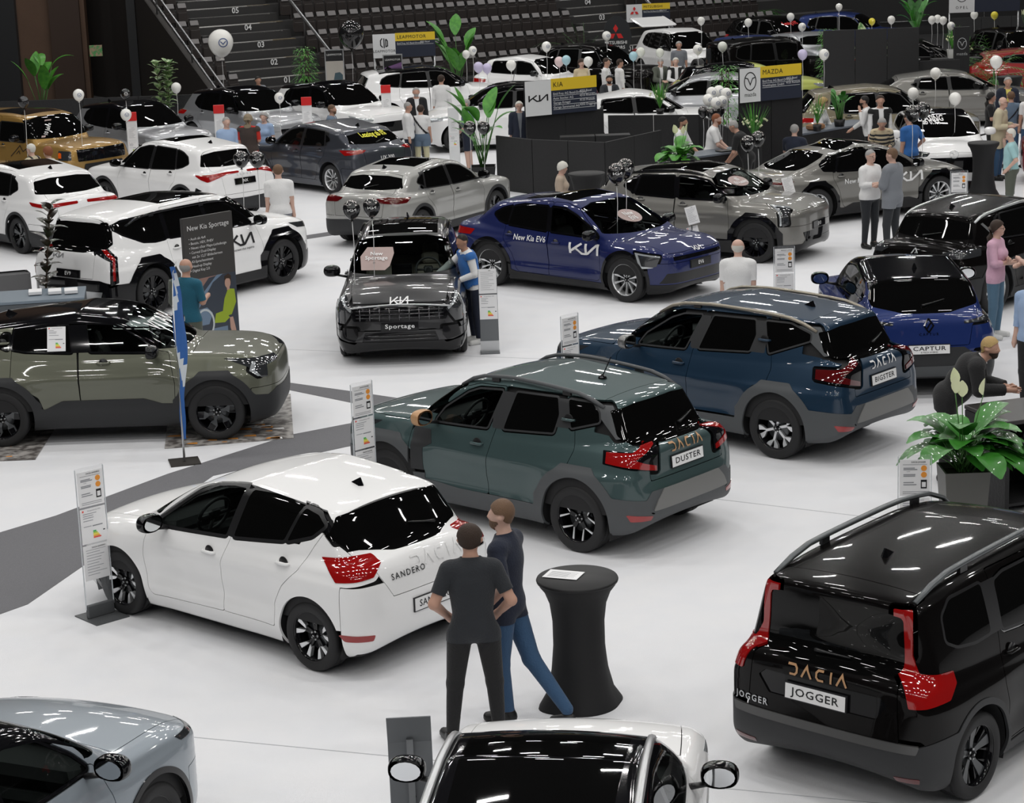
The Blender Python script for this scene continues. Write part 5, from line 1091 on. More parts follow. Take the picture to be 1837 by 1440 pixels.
CARS=[
 ('hatchback','white five-door hatchback with black window frames behind the two men talking',sandero,(-2.21,19.45,2.416)),
 ('suv','dark green suv with copper door mirrors, between the white hatchback and the dark blue suv',duster,(.2,22.61,2.418)),
 ('suv','dark blue suv with bronze roof rails behind the green suv',bigster,(2.62,25.95,2.418)),
 ('estate_car','black estate car with tall red tail lamps, nearest car on the right',jogger,(3.62,16.42,.835)),
 ('suv','olive green suv with black roof on patterned floor mats, left edge',vitara,(-5.02,27.11,-.019)),
 ('suv','graphite suv facing the camera with a taupe board behind its windscreen',sportage,(-1.54,32.35,-1.575)),
 ('crossover_car','royal blue electric crossover with large white door lettering',ev6,(1.41,35.89,-.73)),
 ('suv','large white boxy suv with black wheel arches behind the tall grey advertising board',ev9,(-5.56,36.45,.925)),
 ('crossover_car','bright blue crossover with black roof behind the dark blue suv',captur,(5.36,29.0,1.564)),
 ('suv','glossy black suv with yellow door lettering behind the woman in pink',scenic,(7.776,33.89,.752)),
 ('suv','grey electric suv with the round white leasing board on its windscreen',ev3,(3.649,38.825,-.536)),
 ('saloon_car','low grey electric saloon beside the man in a grey jacket',ev4,(6.913,42.57,.42)),
 ('crossover_car','white crossover with black glass roof cut by the bottom edge',bwhite,(.14,12.42,1.43)),
 ('crossover_car','steel grey crossover cut by the bottom left corner',bgrey,(-3.93,13.1,1.15)),
 ('suv','white suv seen from behind with a black plate above grey bumper',nx,(-6.97,46.1,2.369)),
 ('suv','white suv with a full width red tail lamp at the left edge',whitel,(-9.66,43.1,2.308)),
 ('crossover_car','blue grey crossover with yellow lettering in its rear window',dgrey,(-4.05,49.6,2.30)),
 ('crossover_car','pale grey crossover behind the graphite suv and two black balloons',xceed,(-1.62,42.3,1.012)),
 ('off_road_car','gold boxy off-roader with black front guard at the left edge',lc,(-10.9,50.7,-.671)),
 ('suv','silver suv with black roof just right of the gold off-roader',toysuv(),(-9.07,54.38,-.85)),
 ('suv','silver suv with black roof behind the couple, second of the silver pair',toysuv(),(-6.65,57.3,-.85)),
 ('suv','white suv with black roof beside the man in the blue grey jacket',toysuv(P_WHITE),(-4.35,57.9,-.85)),
 ('suv','long white suv behind the man with his back turned in a white shirt',far(paint=P_WHITE,L=4.74,W=1.9,wb=2.825,fo=.9,H=1.68,xe=-1.95,hr=1.62,zbelt=1.10,zc=1.12,rails=(.1,-1.6,.62,M_BLK,.03),wheel='thin10g',roof=([(-2.6,9),(-1.7,9),(-1.6,1.56),(.1,1.54),(.3,1.45),(.66,1.25),(.80,1.16),(1.2,1.16),(2.2,9)],M_BLK),feat=[heads(.88,M_LMP),tails(1.0,None,[(1.1,1.0),(.0,1.02),(.0,.98),(1.0,.94)])]),(-1.95,61.88,.22)),
 ('crossover_car','white crossover half hidden by the palm at the black booth',far(paint=P_WHITE,L=4.3,H=1.6,wb=2.6,fo=.85,roof=toysuv()()['roof'],wheel='dark5',rails=(.3,-1.3,.6,M_BLK,.03)),(.04,55.9,3.27)),
 ('city_car','small white city car with red windscreen lettering behind the palm',far(paint=P_WHITE,L=3.63,W=1.65,H=1.57,wb=2.4,fo=.62,r=.31,xe=-1.3,zn=.86,zc=1.04,xc=.90,roof=None,feat=[heads(.82,M_LMP),tails(.9),('windscreen_lettering','front',[(-.45,1.28),(.2,1.36),(.2,1.25),(-.45,1.18)],mat('red_letter',(.7,.03,.03),.5),.004,{})]),(1.0,65.2,-.55)),
 ('suv','white suv with its tailgate raised near the red logo flag',far(paint=P_WHITE,L=4.71,W=1.86,H=1.74,wb=2.7,xe=-1.9,hr=1.70,feat=[heads(.80,M_LMP),grille(.45,.95,.55),tails(1.0)],extra=[mitsu_extra],zn=1.0,zc=1.14,zbelt=1.1),(6.056,71.7,-1.2)),
 ('hatchback','grey hatchback beside the red car at the right',far(paint=P_MGR,L=4.46,W=1.8,H=1.44,wb=2.725,fo=.9,r=.33,zn=.78,zc=.98,zbelt=.97,zt=1.02,xe=-1.55,hr=1.38,wheel='spin10',res=.05,lod=1,fin=()),(11.9,57.05,-.08)),
 ('suv','bronze suv behind the reception desk',far(paint=P_BRZ,L=4.58,H=1.68,wb=2.7,res=.05,lod=1,feat=[heads(.90,M_LMP),tails(1.0),grille(.5,.85,.5)]),(9.0,51.3,.0)),
 ('hatchback','white hatchback facing the camera with black grille behind the man in blue polo shirt',far(paint=P_WHITE,L=4.09,W=1.78,H=1.50,wb=2.57,fo=.85,r=.32,res=.04,lod=1,zn=.86,zc=1.02,xe=-1.4,hr=1.45,mirrormat=P_WHITE,roof=([(-2.3,1.40),(.2,1.42),(.3,1.38),(.6,9),(2.2,9)],M_BLK),feat=[('grille','front',[(-.5,.74),(.5,.74),(.62,.62),(.40,.42),(-.40,.42),(-.62,.62)],M_BLK,.002,{}),heads(.86,M_LDK),tails(1)],letters=[('front',ring_vf(.18),0,.80,M_SIL),('front',text_vf('LEASING',.14,bold=.02),-.22,1.37,M_WHT),('front',text_vf('ab 0.9%',.12,bold=.02),-.22,1.31,M_WHT)]),(9.43,46.9,-1.60)),
 ('suv','black suv parked behind the logo flag at the top',far(paint=P_BLACK,H=1.75,zn=1.0,zc=1.12,feat=[tails(1.0)]),(3.0,66.6,-.55)),
 ('crossover_car','white crossover with black windows just right of the angular logo board',far(paint=P_WHITE,H=1.5,L=4.6,zc=1.0,zbelt=.98,zn=.85,xe=-1.4,hr=1.42,feat=[tails(.95)]),(3.5,54.2,0.0)),
 ('hatchback','silver hatchback with dark glass between the two big logo boards',far(paint=P_SIL,H=1.55,L=4.4),(5.3,57.3,3.0)),
 ('crossover_car','black crossover with lime roof edge behind the silver hatchback',far(paint=P_LIM,H=1.55,L=4.4,roof=([(-2.3,9),(-1.9,1.0),(-.4,1.0),(0,1.5),(2.2,9)],M_BLK)),(6.9,60.6,.2)),
 ('off_road_car','black boxy off-roader with a spare wheel on its back above the winged logo board',far(paint=P_BLACK,H=1.85,L=4.35,wb=2.55,fo=.8,r=.38,xe=-1.85,hr=1.83,xt=-1.95,zn=1.1,zc=1.2,zbelt=1.2,xc=.9,xa=.55,gtr=.02,tum=.1,tail=[(-2.05,1.0),(-2.05,.7),(-2.07,.5),(-2.0,.35),(-1.8,.25)],extra=[spare],feat=[]),(8.1,65.3,.35)),
 ('hatchback','blue hatchback seen only above the black off-roader',far(paint=P_CBL,H=1.5),(8.3,70.6,-1.2)),
 ('suv','dark suv with red windscreen lettering at the top beside the blue one',far(paint=P_BLACK,H=1.65,letters=[('front',text_vf('Leasing 0.9%',.14,bold=.02),0,1.42,mat('red_letter',(.7,.03,.03),.5))]),(9.9,77.5,-.9)),
 ('suv','blue suv at the top behind the tall black partition',far(paint=P_CBL,H=1.65),(12.6,78.5,-.4)),
 ('saloon_car','silver saloon with its bonnet beside the black partition',far(paint=P_SIL,H=1.45),(10.3,71.9,-1.2)),
 ('suv','black suv beside the dark red car under the hanging board',far(paint=P_BLACK,H=1.55),(12.6,66.4,-.3)),
 ('crossover_car','dark red crossover behind the slim palm at the right',far(paint=P_RED,H=1.45),(15.6,62.7,-.1)),
 ('suv','black suv facing the camera under the yellow balloon at the top right',far(paint=P_BLACK,H=1.7,lod=2),(16.0,67.2,-1.25)),
 ('hatchback','bright red hatchback cut by the right edge behind the men',far(paint=P_RED,H=1.45,L=4.2,roof=([(-2.2,1.02),(1.1,1.02),(2.2,9)],M_BLK),lod=1),(13.3,45.9,2.95)),
]
for nm,lb,sp,pose in CARS:
    if 0 and not any(k in lb for k in ONLY): continue
    root,S_,on_=build_car(nm,lb,sp(),(pose[0],pose[1],0,pose[2]))
# ---------------------------------------------------------------- stands, tables, signs
M_ACR=mat('acrylic_edge',(.55,.57,.60),.15,alpha=.10); M_STEEL=mat('pylon_grey',(.16,.17,.18),.45,.4); M_BASE=mat('base_grey',(.10,.105,.11),.5,.3); M_FAB=mat('stretch_black',(.010,.010,.011),.7,bump=(6,.25)); M_TOT=mat('totem_white',(.76,.77,.78),.4); M_TRED=mat('totem_red',(.62,.02,.02),.4)
def info_stand(lab,x,y,yaw,ti,kinds=('offer','energy','price'),h=1.47):
    t=thing('info_stand',lab,'information stand',(x,y,0),yaw,'clear price stands beside the cars'); w=.27
    b=MB(); b.box((0,-.02,.006),(.36,.40,.012)); b.build('base_plate',[M_BASE],t)
    b=MB(); b.box((0,0,.075),(.29,.045,.13),bev=.008); b.build('foot',[M_BASE],t)
    b=MB(); b.box((0,0,h/2+.06),(.30,.006,h-.1)); b.box((-.15,0,h/2+.05),(.006,.012,h-.1),1); b.box((.15,0,h/2+.05),(.006,.012,h-.1),1); b.build('clear_panel',[M_ACR,mat('acrylic_rim',(.6,.63,.66),.2)],t)
    z=h-.20
    for kd in kinds: sheet('printed_sheet',(0,-.008,z),(1,0,0),(0,-1,0),w,.34,t,kd,ti); z-=.36
info_stand('clear stand with three sheets in front of the white hatchback',-3.99,19.61,.72,'DACIA SANDERO')
info_stand('clear stand with sheets at the nose of the green suv',-1.62,22.75,.75,'DACIA DUSTER')
info_stand('clear stand with sheets at the nose of the dark blue suv',.74,26.05,.75,'DACIA BIGSTER')
info_stand('clear stand left of the blue crossover with black roof',3.95,30.41,.05,'RENAULT CAPTUR')
info_stand('clear stand left of the big grey planter',3.63,18.92,-.08,'DACIA JOGGER')
info_stand('clear stand in front of the wheel of the grey saloon',7.93,37.51,.0,'RENAULT',('offer',))
t=thing('info_pylon','grey metal pylon with two white sheets beside the man in a blue vest','information pylon',(-.29,30.82,0),.03)
b=MB(); b.box((0,0,.62),(.27,.05,1.22),bev=.006); b.box((0,-.01,.01),(.28,.22,.02)); b.box((0,-.028,.10),(.27,.01,.16),1); b.build('column',[M_STEEL,M_SIL],t)
sheet('printed_sheet',(0,-.03,1.06),(1,0,0),(0,-1,0),.26,.36,t,'price','KIA'); sheet('printed_sheet',(0,-.03,.68),(1,0,0),(0,-1,0),.26,.36,t,'energy','KIA')
t=thing('sign_stand','bent grey metal sign stand seen from behind','sign stand',(-.78,13.75,0),.04)
b=MB(); b.box((0,0,.52),(.30,.012,1.04),bev=.003); b.box((0,-.06,1.13),(.30,.012,.26),M=Matrix.Rotation(.5,4,'X'),bev=.003); b.build('sheet_metal_panel',[M_STEEL],t)
b=MB(); b.box((.0,-.03,.80),(.045,.03,.50)); b.build('rear_brace',[M_SIL if 0 else mat('brace_grey',(.22,.23,.24),.4,.5)],t); b=MB(); b.box((0,0,.01),(.34,.34,.02)); b.build('base_plate',[M_BASE],t)
b=MB(); b.lathe([(.012,-.012),(.012,0)],c=(.015,-.012,.62),n=10,axis='y',mi=0); b.build('cable_hole',[M_INK],t)
for i,(x,y,lb) in enumerate(((-8.87,52.1,'white totem with red top in front of the first silver suv'),(-6.89,53.1,'white totem with red top beside the man in the pale blue shirt'),(-4.85,54.3,'white totem with red top left of the man in the blue grey jacket'),(-2.99,56.8,'white totem with red top behind the group in white shirts'),(-1.13,51.0,'plain white totem left of the bald man in shorts'))):
    t=thing('totem',lb,'totem',(x,y,0),.05,'white information totems'); b=MB(); b.box((0,0,.77),(.25,.10,1.54),bev=.01); b.box((0,-.03,.01),(.40,.36,.02),1); b.build('column',[M_TOT,M_BASE if i==4 else M_TOT],t)
    if i<4: c=MB(); c.box((0,-.012,1.50),(.256,.12,.20),bev=.005); c.build('red_cap',[M_TRED],t)
    sheet('printed_sheet',(0,-.052,1.10),(1,0,0),(0,-1,0),.20,.30,t,'price','TOYOTA'); sheet('printed_sheet',(0,-.052,.76),(1,0,0),(0,-1,0),.20,.26,t,'energy','')
for lb,x,y,z,yaw in (('small white sheet on a stem in front of the grey electric suv',3.11,35.7,1.25,.2),('small white sheet on a stem at the bonnet of the grey electric suv',5.15,39.0,1.22,.2)):
    t=thing('sheet_holder',lb,'sheet holder',(x,y,0),yaw); b=MB(); b.tube([(0,.03,0),(0,.03,z-.1)],.012,8); b.box((0,.02,.01),(.25,.25,.015)); b.build('stem',[M_BASE],t); sheet('printed_sheet',(0,0,z-.10),(1,0,.2),(0,-1,.25),.20,.30,t,'price','KIA'); sheet('printed_sheet',(0.03,0,z-.44),(1,0,.2),(0,-1,.25),.20,.30,t,'energy','KIA')
# cocktail tables in stretch covers
def cocktail(lab,x,y,h=1.1,r=.34,cone=False,yaw=0):
    t=thing('cocktail_table',lab,'table',(x,y,0),yaw,'cocktail tables under black stretch covers')
    n=48; V=[];F=[]; zs=[0,.02,.12,.3,.5,.7,.85,.95,1.0,1.04]
    Rr=[.34,.335,.275,.235,.215,.215,.235,.275,.315,r] if not cone else [.14,.15,.17,.20,.225,.25,.28,.31,.325,r]
    for z,q in zip(zs,Rr):
        for i in range(n):
            a=2*math.pi*i/n; pk=max(0,math.cos(2*(a-.4)))**3 if not cone else 0; rr=q*(1+(.10*(1-z/.5) if z<.5 else 0)*(pk*1.6-.6)); V.append((rr*math.cos(a),rr*math.sin(a),z*h/1.04*.985))
    m=len(zs)
    for k in range(m-1):
        for i in range(n): F.append((k*n+i,k*n+(i+1)%n,(k+1)*n+(i+1)%n,(k+1)*n+i))
    b=MB(); b.add(V,F,0,True); b.build('stretch_cover',[M_FAB],t)
    b=MB(); b.lathe([(r,h-.03),(r+.004,h-.015),(r-.003,h),(0,h)],n=48,mi=0); b.build('table_top',[mat('stretch_top',(.014,.014,.015),.6)],t); return t
cocktail('black stretch cover table with a white sheet on it beside the two men',.48,16.92,1.1,.335)
cocktail('black stretch cover table in front of the white hatchback facing the camera',9.86,44.3,1.1,.32); cocktail('black conical table against the black booth wall',1.61,41.86,1.1,.36,True); cocktail('black stretch cover table behind the man in a yellow shirt',13.61,58.1,1.1,.33,True)
b=MB(); M=frame((.37,16.98,1.108),(math.cos(-.38),math.sin(-.38),0),(0,0,1)); b.prism([(-.15,-.105),(.15,-.105),(.15,.105),(-.15,.105)],-.002,0,0,M=M)
for k in range(8): b.prism([(-.12,-.07+.018*k),(.05+.06*(k%2),-.07+.018*k),(.05+.06*(k%2),-.067+.018*k),(-.12,-.067+.018*k)],0,.001,1,M=M)
tag(b.build('paper_sheet',[M_PAP,M_PTX]),'white printed sheet on the nearest black table','paper')
# tall advertising board
t=thing('advertising_board','tall dark advertising board with a woman in lime green at a car','advertising board',(-4.43,31.98,0),math.atan2(.67,.64)); hw=.47
b=MB(); b.box((0,.03,1.0),(.94,.05,2.0)); b.box((0,.03,.02),(1.0,.4,.04)); b.build('panel',[mat('board_dark',(.05,.048,.047),.6)],t)
M=frame((0,0,0),(1,0,0),(0,-1,0)); b=MB(); kb=[mat('print_dark',(.06,.057,.055),.6),M_WHT,mat('print_cabin',(.05,.06,.08),.5),mat('print_leather',(.17,.24,.34),.5),mat('print_clay',(.30,.18,.15),.6),mat('print_lime',(.32,.42,.03),.6),mat('print_skin',(.52,.32,.25),.6),mat('print_hair',(.05,.03,.02),.6),mat('print_pale',(.55,.60,.62),.5)]
def pl(P,mi,z=.002): b.prism(P,0,z,mi,M=M)
pl([(-hw,1.08),(hw,1.08),(hw,2.0),(-hw,2.0)],0); pl([(-hw,.0),(hw,.0),(hw,1.08),(-hw,1.08)],2)
pl([(-.42,.72),(-.05,1.06),(.28,1.08),(-.40,1.07)],4,.003); pl([(-hw,.45),(-.42,.45),(.02,.98),(.22,1.08),(.10,1.08),(-hw,.60)],3,.0035); pl([(-.40,.60),(-.12,.62),(-.02,.52),(-.10,.36),(-.34,.36)],3,.004); pl([(-.1,.10),(.25,.12),(.25,.28),(-.05,.28)],3,.004)
ring=[(-.18+.17*math.cos(a),.38+.21*math.sin(a)) for a in np.linspace(0,6.283,25)]; v,f=strokes_vf([ring],.032); b.add(bake_rot(np.c_[v,np.full(len(v),.006)],M),f,8)
pl([(.12,.42),(.34,.44),(.44,.62),(.42,.82),(.30,.84),(.22,.70),(.16,.46)],5,.005); pl([(.0,.36),(.20,.34),(.30,.40),(.20,.52),(.04,.50)],5,.0055); pl([(.30,.40),(.36,.40),(.40,.22),(.42,.10),(.34,.12),(.30,.24)],6,.006); pl([(.25+.055*math.cos(a)+.05,.93+.08*math.sin(a)) for a in np.linspace(0,6.283,14,endpoint=False)],6,.0065); pl([(.24,.97),(.25,1.04),(.32,1.07),(.37,1.03),(.36,.90),(.345,.99),(.28,1.0)],7,.007); pl([(.28,.82),(.33,.82),(.33,.88),(.28,.88)],6,.006)
flat_text(b,(lambda q:(q[0]+np.array([-.40,1.84]),q[1]))(text_vf('New Kia Sportage',.108,align='LEFT')),M,1,.004)
for i,s in enumerate(('• Auch als 4x4','• Benzin, HEV, PHEV','• Neues «Star Map»-Lichtdesign','• Curved Dual-Display','   mit 2x 12,3\"-Bildschirmen','• KI-Sprachassistent','• Head-up Display','• Digital Key 2.0')): flat_text(b,(lambda q:(q[0]+np.array([-.38,1.68-.068*i]),q[1]))(text_vf(s,.055,align='LEFT')),M,1,.004)
b.build('printed_face',kb,t)
# feather flag
t=thing('feather_flag','slim blue and white flag seen edge-on on a square base plate','flag',(-3.97,25.22,0),1.32); b=MB(); b.box((0,0,.008),(.36,.36,.016),M=rotz(.5)); b.build('base_plate',[mat('flag_base',(.06,.055,.05),.5,.6)],t); b=MB(); b.tube([(0,0,.02),(0,0,.3),(0.0,0,1.9),(.06,.0,2.3),(.2,0,2.42)],[.016,.012,.010,.008,.006],8); b.build('pole',[M_SIL],t)
V=[];F=[];mi=[]
for k in range(25):
    z=.28+k*2.1/24; w=.03+.30*math.sin(min(1,(k+1)/18)*1.45)*(1 if k<20 else (25-k)/5.5); 
    for j in range(5): V.append((w*j/4,.022*math.sin(k*.5+j*1.3),z))
for k in range(24):
    for j in range(4): F.append((k*5+j,k*5+j+1,k*5+j+6,k*5+j+5)); mi.append(1 if 9<k+j<13 or 17<k-j<20 else 0)
me=mesh_data('flag_cloth',V,F,[mat('flag_blue',(.03,.13,.42),.6),mat('flag_white',(.7,.75,.8),.6)],mi=mi); obj('flag_cloth',me,t)
# dealer boards on the booths
M_DRK=mat('partition_black',(.012,.012,.013),.6,bump=(25,.25)); M_DRS=mat('partition_soft',(.022,.022,.023),.75,bump=(12,.3)); M_YB=mat('board_yellow',(.80,.56,.03),.5); M_NV=mat('board_navy',(.018,.024,.045),.55)
def dealer_board(lab,x,y,z,w,h,yaw,brand,logo,lines,wf=.36,legs=0.):
    t=thing('dealer_board',lab,'sign board',(x,y,z),yaw); b=MB(); b.box((w/2,.03,-h/2),(w,.05,h)); b.build('panel',[M_INK],t); M=frame((0,0,0),(1,0,0),(0,-1,0)); b=MB(); a=w*wf
    b.prism([(0,-h),(a,-h),(a,0),(0,0)],0,.003,0,M=M); b.prism([(a,-h*.32),(w,-h*.32),(w,h*.02),(a,h*.02)],0,.006,1,M=M); b.prism([(a,-h),(w,-h),(w,-h*.32),(a,-h*.32)],0,.003,2,M=M)
    for vf,dx,dy in logo: flat_text(b,(vf[0]+np.array([a/2+dx,-h/2+dy]),vf[1]),M,3,.006)
    flat_text(b,(lambda q:(q[0]+np.array([a+.05,-h*.16]),q[1]))(text_vf(brand,h*.20,align='LEFT',spacing=1.1)),M,3,.010)
    for i,(l,r) in enumerate(lines):
        yy=-h*(.42+.13*i); flat_text(b,(lambda q:(q[0]+np.array([a+.05,yy]),q[1]))(text_vf(l,h*.095,align='LEFT')),M,0,.006); flat_text(b,(lambda q:(q[0]+np.array([a+(w-a)*.62,yy+.02]),q[1]))(text_vf(r,h*.095,align='LEFT')),M,0,.006); b.prism([(a+.05,yy-h*.065),(w-.05,yy-h*.065),(w-.05,yy-h*.055),(a+.05,yy-h*.055)],0,.005,0,M=M)
    b.build('printed_face',[M_TOT,M_YB,M_NV,M_INK],t)
    if legs:
        for xx in (.03,w-.03): b=MB(); b.tube([(xx,.06,-legs),(xx,.06,0)],.03,8); b.build('post',[M_SIL],t)
    return t
def move(vf,dy): return (vf[0]+np.array([0,dy]),vf[1])
dealer_board('dealer board with angular black logo and four garage lines above the black booth',.56,49.9,2.17,1.92,.80,.50,'KIA',[(kia_vf(.52),0,0)],[('Emil Frey AG Basel-Dreispitz','4052 Basel'),('Auto Stocker AG','4310 Rheinfelden'),('Garage Kriegel','4133 Pratteln'),('Garage Semmental AG','4202 Duggingen')])
msym=strokes_vf([[(.15*math.cos(a),.19*math.sin(a)) for a in np.linspace(0,6.283,25)],[(-.13,.08),(-.06,.06),(0,-.07),(.06,.06),(.13,.08)]],.022)
dealer_board('dealer board with winged oval logo on the black partition behind the desks',5.10,46.35,2.59,1.62,.72,.50,'MAZDA',[(move(msym,.08),0,0),(move(text_vf('mazda',.12),-.20),0,0)],[('Emil Frey AG Basel-Dreispitz','4052 Basel'),('Wenklinplatz GmbH','4153 Reinach')],.33)
lsym=strokes_vf([[(-.05,.14),(-.10,.08),(-.10,-.06),(-.04,-.12)],[(0,.14),(0,-.14)],[(.05,.12),(.10,.06),(.10,-.08),(.05,-.10),(.05,.1)]],.03)
dealer_board('dealer board with two stroke logo on two posts in front of the stand',-3.62,63.0,2.5,1.80,.68,.12,'LEAPMOTOR',[(move(lsym,.08),0,0),(move(text_vf('LEAPMOTOR',.105,spacing=1.1),-.15),0,0)],[('Emil Frey AG Basel-Dreispitz','4052 Basel')],.36,2.5)
dsym=strokes_vf([[(0,.16),(-.045,.08),(0,0),(.045,.08),(0,.16)],[(-.02,-.01),(-.11,-.01),(-.15,-.09),(-.06,-.09),(-.02,-.01)],[(.02,-.01),(.11,-.01),(.15,-.09),(.06,-.09),(.02,-.01)]],.035)
def diamonds():
    out=MB()
    for P in ([(0,.02),(-.05,.10),(0,.18),(.05,.10)],[(-.01,0),(-.10,0),(-.15,-.09),(-.05,-.09)],[(.01,0),(.10,0),(.15,-.09),(.05,-.09)]): out.add([(a,c,0) for a,c in P],[(0,1,2,3)])
    V=np.concatenate(out.V); return V[:,:2],out.F
dealer_board('dealer board with three red diamonds on posts behind the raised tailgate',4.55,77.5,2.25,1.55,.62,.05,'MITSUBISHI',[(move(text_vf('MITSUBISHI',.07),-.20),0,0)],[('Emil Frey AG Basel-Dreispitz','4052 Basel')],.36,2.35)
b=MB(); M=frame((4.55+.28,77.45,2.0),(1,.05,0),(.05,-1,0)); flat_text(b,diamonds(),M,0,.004); tag(b.build('diamond_emblem',[mat('emblem_red',(.65,.02,.02),.5)]),'red three diamond emblem on the white part of the diamonds board','emblem')
osym=strokes_vf([[(.16*math.cos(a),.16*math.sin(a)) for a in np.linspace(0,6.283,25)],[(-.24,.03),(.05,.03),(-.05,-.03),(.24,-.03)]],.022)
dealer_board('dealer board with lightning circle logo hanging at the top right',14.0,68.0,2.95,2.2,.78,.0,'OPEL',[(move(osym,.10),0,0),(move(text_vf('OPEL',.12,spacing=1.6),-.24),0,0)],[('Emil Frey AG Basel-Dreispitz','4052 Basel')],.36,2.9)
# drop shaped flag
t=thing('drop_flag','dark drop shaped flag with red three diamond emblem','flag',(3.66,68.3,0),0.05); b=MB(); P=[(0,.3),(.12,.7),(.38,1.3),(.50,1.8),(.42,2.2),(.18,2.42),(-.05,2.45),(-.30,2.25),(-.42,1.85),(-.30,1.3),(-.08,.7)]; M=frame((0,0,0),(1,0,0),(0,-1,0)); b.prism(P,-.01,.01,0,M=M); b.build('flag_cloth',[mat('flag_dark',(.02,.022,.025),.6)],t)
b=MB(); v,f=diamonds(); flat_text(b,(v*1.6+np.array([0,1.9]),f),M,0,.014); b.build('emblem',[mat('emblem_red',(.65,.02,.02),.5)],t); b=MB(); flat_text(b,(lambda q:(q[0]+np.array([0,1.62]),q[1]))(text_vf('MITSUBISHI',.14,bold=.01)),M,0,.014); flat_text(b,(lambda q:(q[0]+np.array([0,1.47]),q[1]))(text_vf('MOTORS',.14,bold=.01)),M,0,.014); b.build('lettering',[M_WHT],t); b=MB(); b.tube([(0,0.02,0),(0,.02,1.0)],.02,6); b.box((0,0,.02),(.5,.5,.04)); b.build('pole',[M_BASE],t)
# poster frames by the stand
for lb,x,y,w,h,z,k in (('tall poster frame with pictures of a grey car left of the black giant balloon',-4.72,62.6,.55,1.9,.25,0),('poster frame with a red and blue picture under the two post board',-3.02,61.9,.56,.95,1.05,1)):
    t=thing('poster_frame',lb,'poster',(x,y,0),.08); b=MB(); b.box((0,.03,z+h/2),(w,.05,h)); b.box((0,.03,z/2),(.06,.05,z)); b.box((0,.03,.02),(w,.3,.04)); b.build('frame',[M_SIL],t); M=frame((0,0,z+h/2),(1,0,0),(0,-1,0)); b=MB(); W2,H2=w/2-.03,h/2-.03
    b.prism([(-W2,-H2),(W2,-H2),(W2,H2),(-W2,H2)],0,.004,0,M=M); flat_text(b,(lambda q:(q[0]+np.array([0,H2-.12]),q[1]))(text_vf('LEAPMOTOR',.075)),M,1,.006)
    if k==0:
        b.prism([(-W2,-.35),(W2,-.35),(W2,.62),(-W2,.62)],0,.006,2,M=M); b.prism([(-.05,.05),(.22,.05),(.22,.22),(.14,.30),(.0,.28)],0,.009,3,M=M); b.prism([(-W2,-.10),(W2,-.10),(W2,-.04),(-W2,-.04)],0,.009,1,M=M)
    else: b.prism([(-W2,-H2),(.0,-H2),(.08,.2),(-W2,.10)],0,.006,4,M=M); b.prism([(.0,-H2),(W2,-H2),(W2,.25),(.08,.2)],0,.006,5,M=M); b.prism([(-W2,.10),(.08,.2),(W2,.25),(W2,.0),(-W2,-.1)],0,.009,6,M=M)
    b.build('picture',[M_INK,M_WHT,mat('pic_beige',(.45,.42,.38),.5),mat('pic_teal',(.05,.09,.11),.5),mat('pic_blue',(.05,.08,.3),.5),mat('pic_red',(.5,.04,.05),.5),mat('pic_violet',(.2,.1,.25),.5)],t)
# black booth walls (one thing per panel run)
def panelrun(lab,pts,h,m=M_DRS,th=.05,seams=1.0,z=0):
    t=thing('partition_wall',lab,'partition',(pts[0][0],pts[0][1],z)); o=np.array(pts[0])
    for a,c in zip(pts[:-1],pts[1:]):
        a=np.array(a)-o; c=np.array(c)-o; L=np.linalg.norm(c-a); n=max(1,round(L/seams)); d=(c-a)/L; ang=math.atan2(d[1],d[0])
        for i in range(n):
            m0=a+d*L*(i+.5)/n; b=MB(); b.box((m0[0],m0[1],h/2),(L/n-.015,th,h),M=rotz(ang),bev=.004); b.build('panel',[m],t)
    return t
panelrun('low black booth wall with panel seams behind the white haired lady',[(-.13,47.89),(.65,46.9),(2.17,45.9),(3.5,47.78)],1.2)
panelrun('inner low black booth wall under the angular logo board',[(.56,50.05),(2.4,51.0)],1.38,M_DRK); panelrun('back black booth wall behind the bearded man',[(2.5,51.0),(4.6,50.4),(5.1,46.6)],1.22,M_DRK); panelrun('black counter inside the booth',[(1.3,49.0),(2.9,49.0)],1.0,M_DRK,.4)
panelrun('tall black partition under the winged logo board',[(5.08,46.45),(6.55,47.25)],2.0,M_DRK); panelrun('tall dark partition of three panels at the upper right',[(8.75,59.0),(11.35,59.0)],2.42,M_DRS,.06,.87); panelrun('low dark partition right of the tall one',[(11.4,59.2),(12.5,59.2)],1.5,M_DRS); panelrun('black counter carrying the small pot near the hanging board',[(12.4,62.6),(14.0,62.6)],1.25,M_DRK,.5)
panelrun('black partition beside the planter at far right',[(15.0,72.5),(21,72.5)],1.7,M_DRS)
panelrun('low black barrier behind the cars along the dark wall',[(-18,61.2),(-8.6,61.2)],1.15,M_DRK,.06,1.6)
def pillar_sign(lab,x,y,h,w): 
    t=thing('pillar_sign',lab,'pillar sign',(x,y,0)); b=MB(); b.box((0,0,h/2),(w,.15,h)); b.build('column',[M_DRK],t); M=frame((0,-.08,h-.45),(1,0,0),(0,-1,0)); b=MB(); flat_text(b,(msym[0]*.8,msym[1]),M,0,.003); flat_text(b,(lambda q:(q[0]+np.array([0,-.28]),q[1]))(text_vf('mazda',.12)),M,0,.003); b.build('lettering',[M_SIL],t)
pillar_sign('slim black pillar with winged m emblem beside the red car',12.75,60.2,2.3,.42)
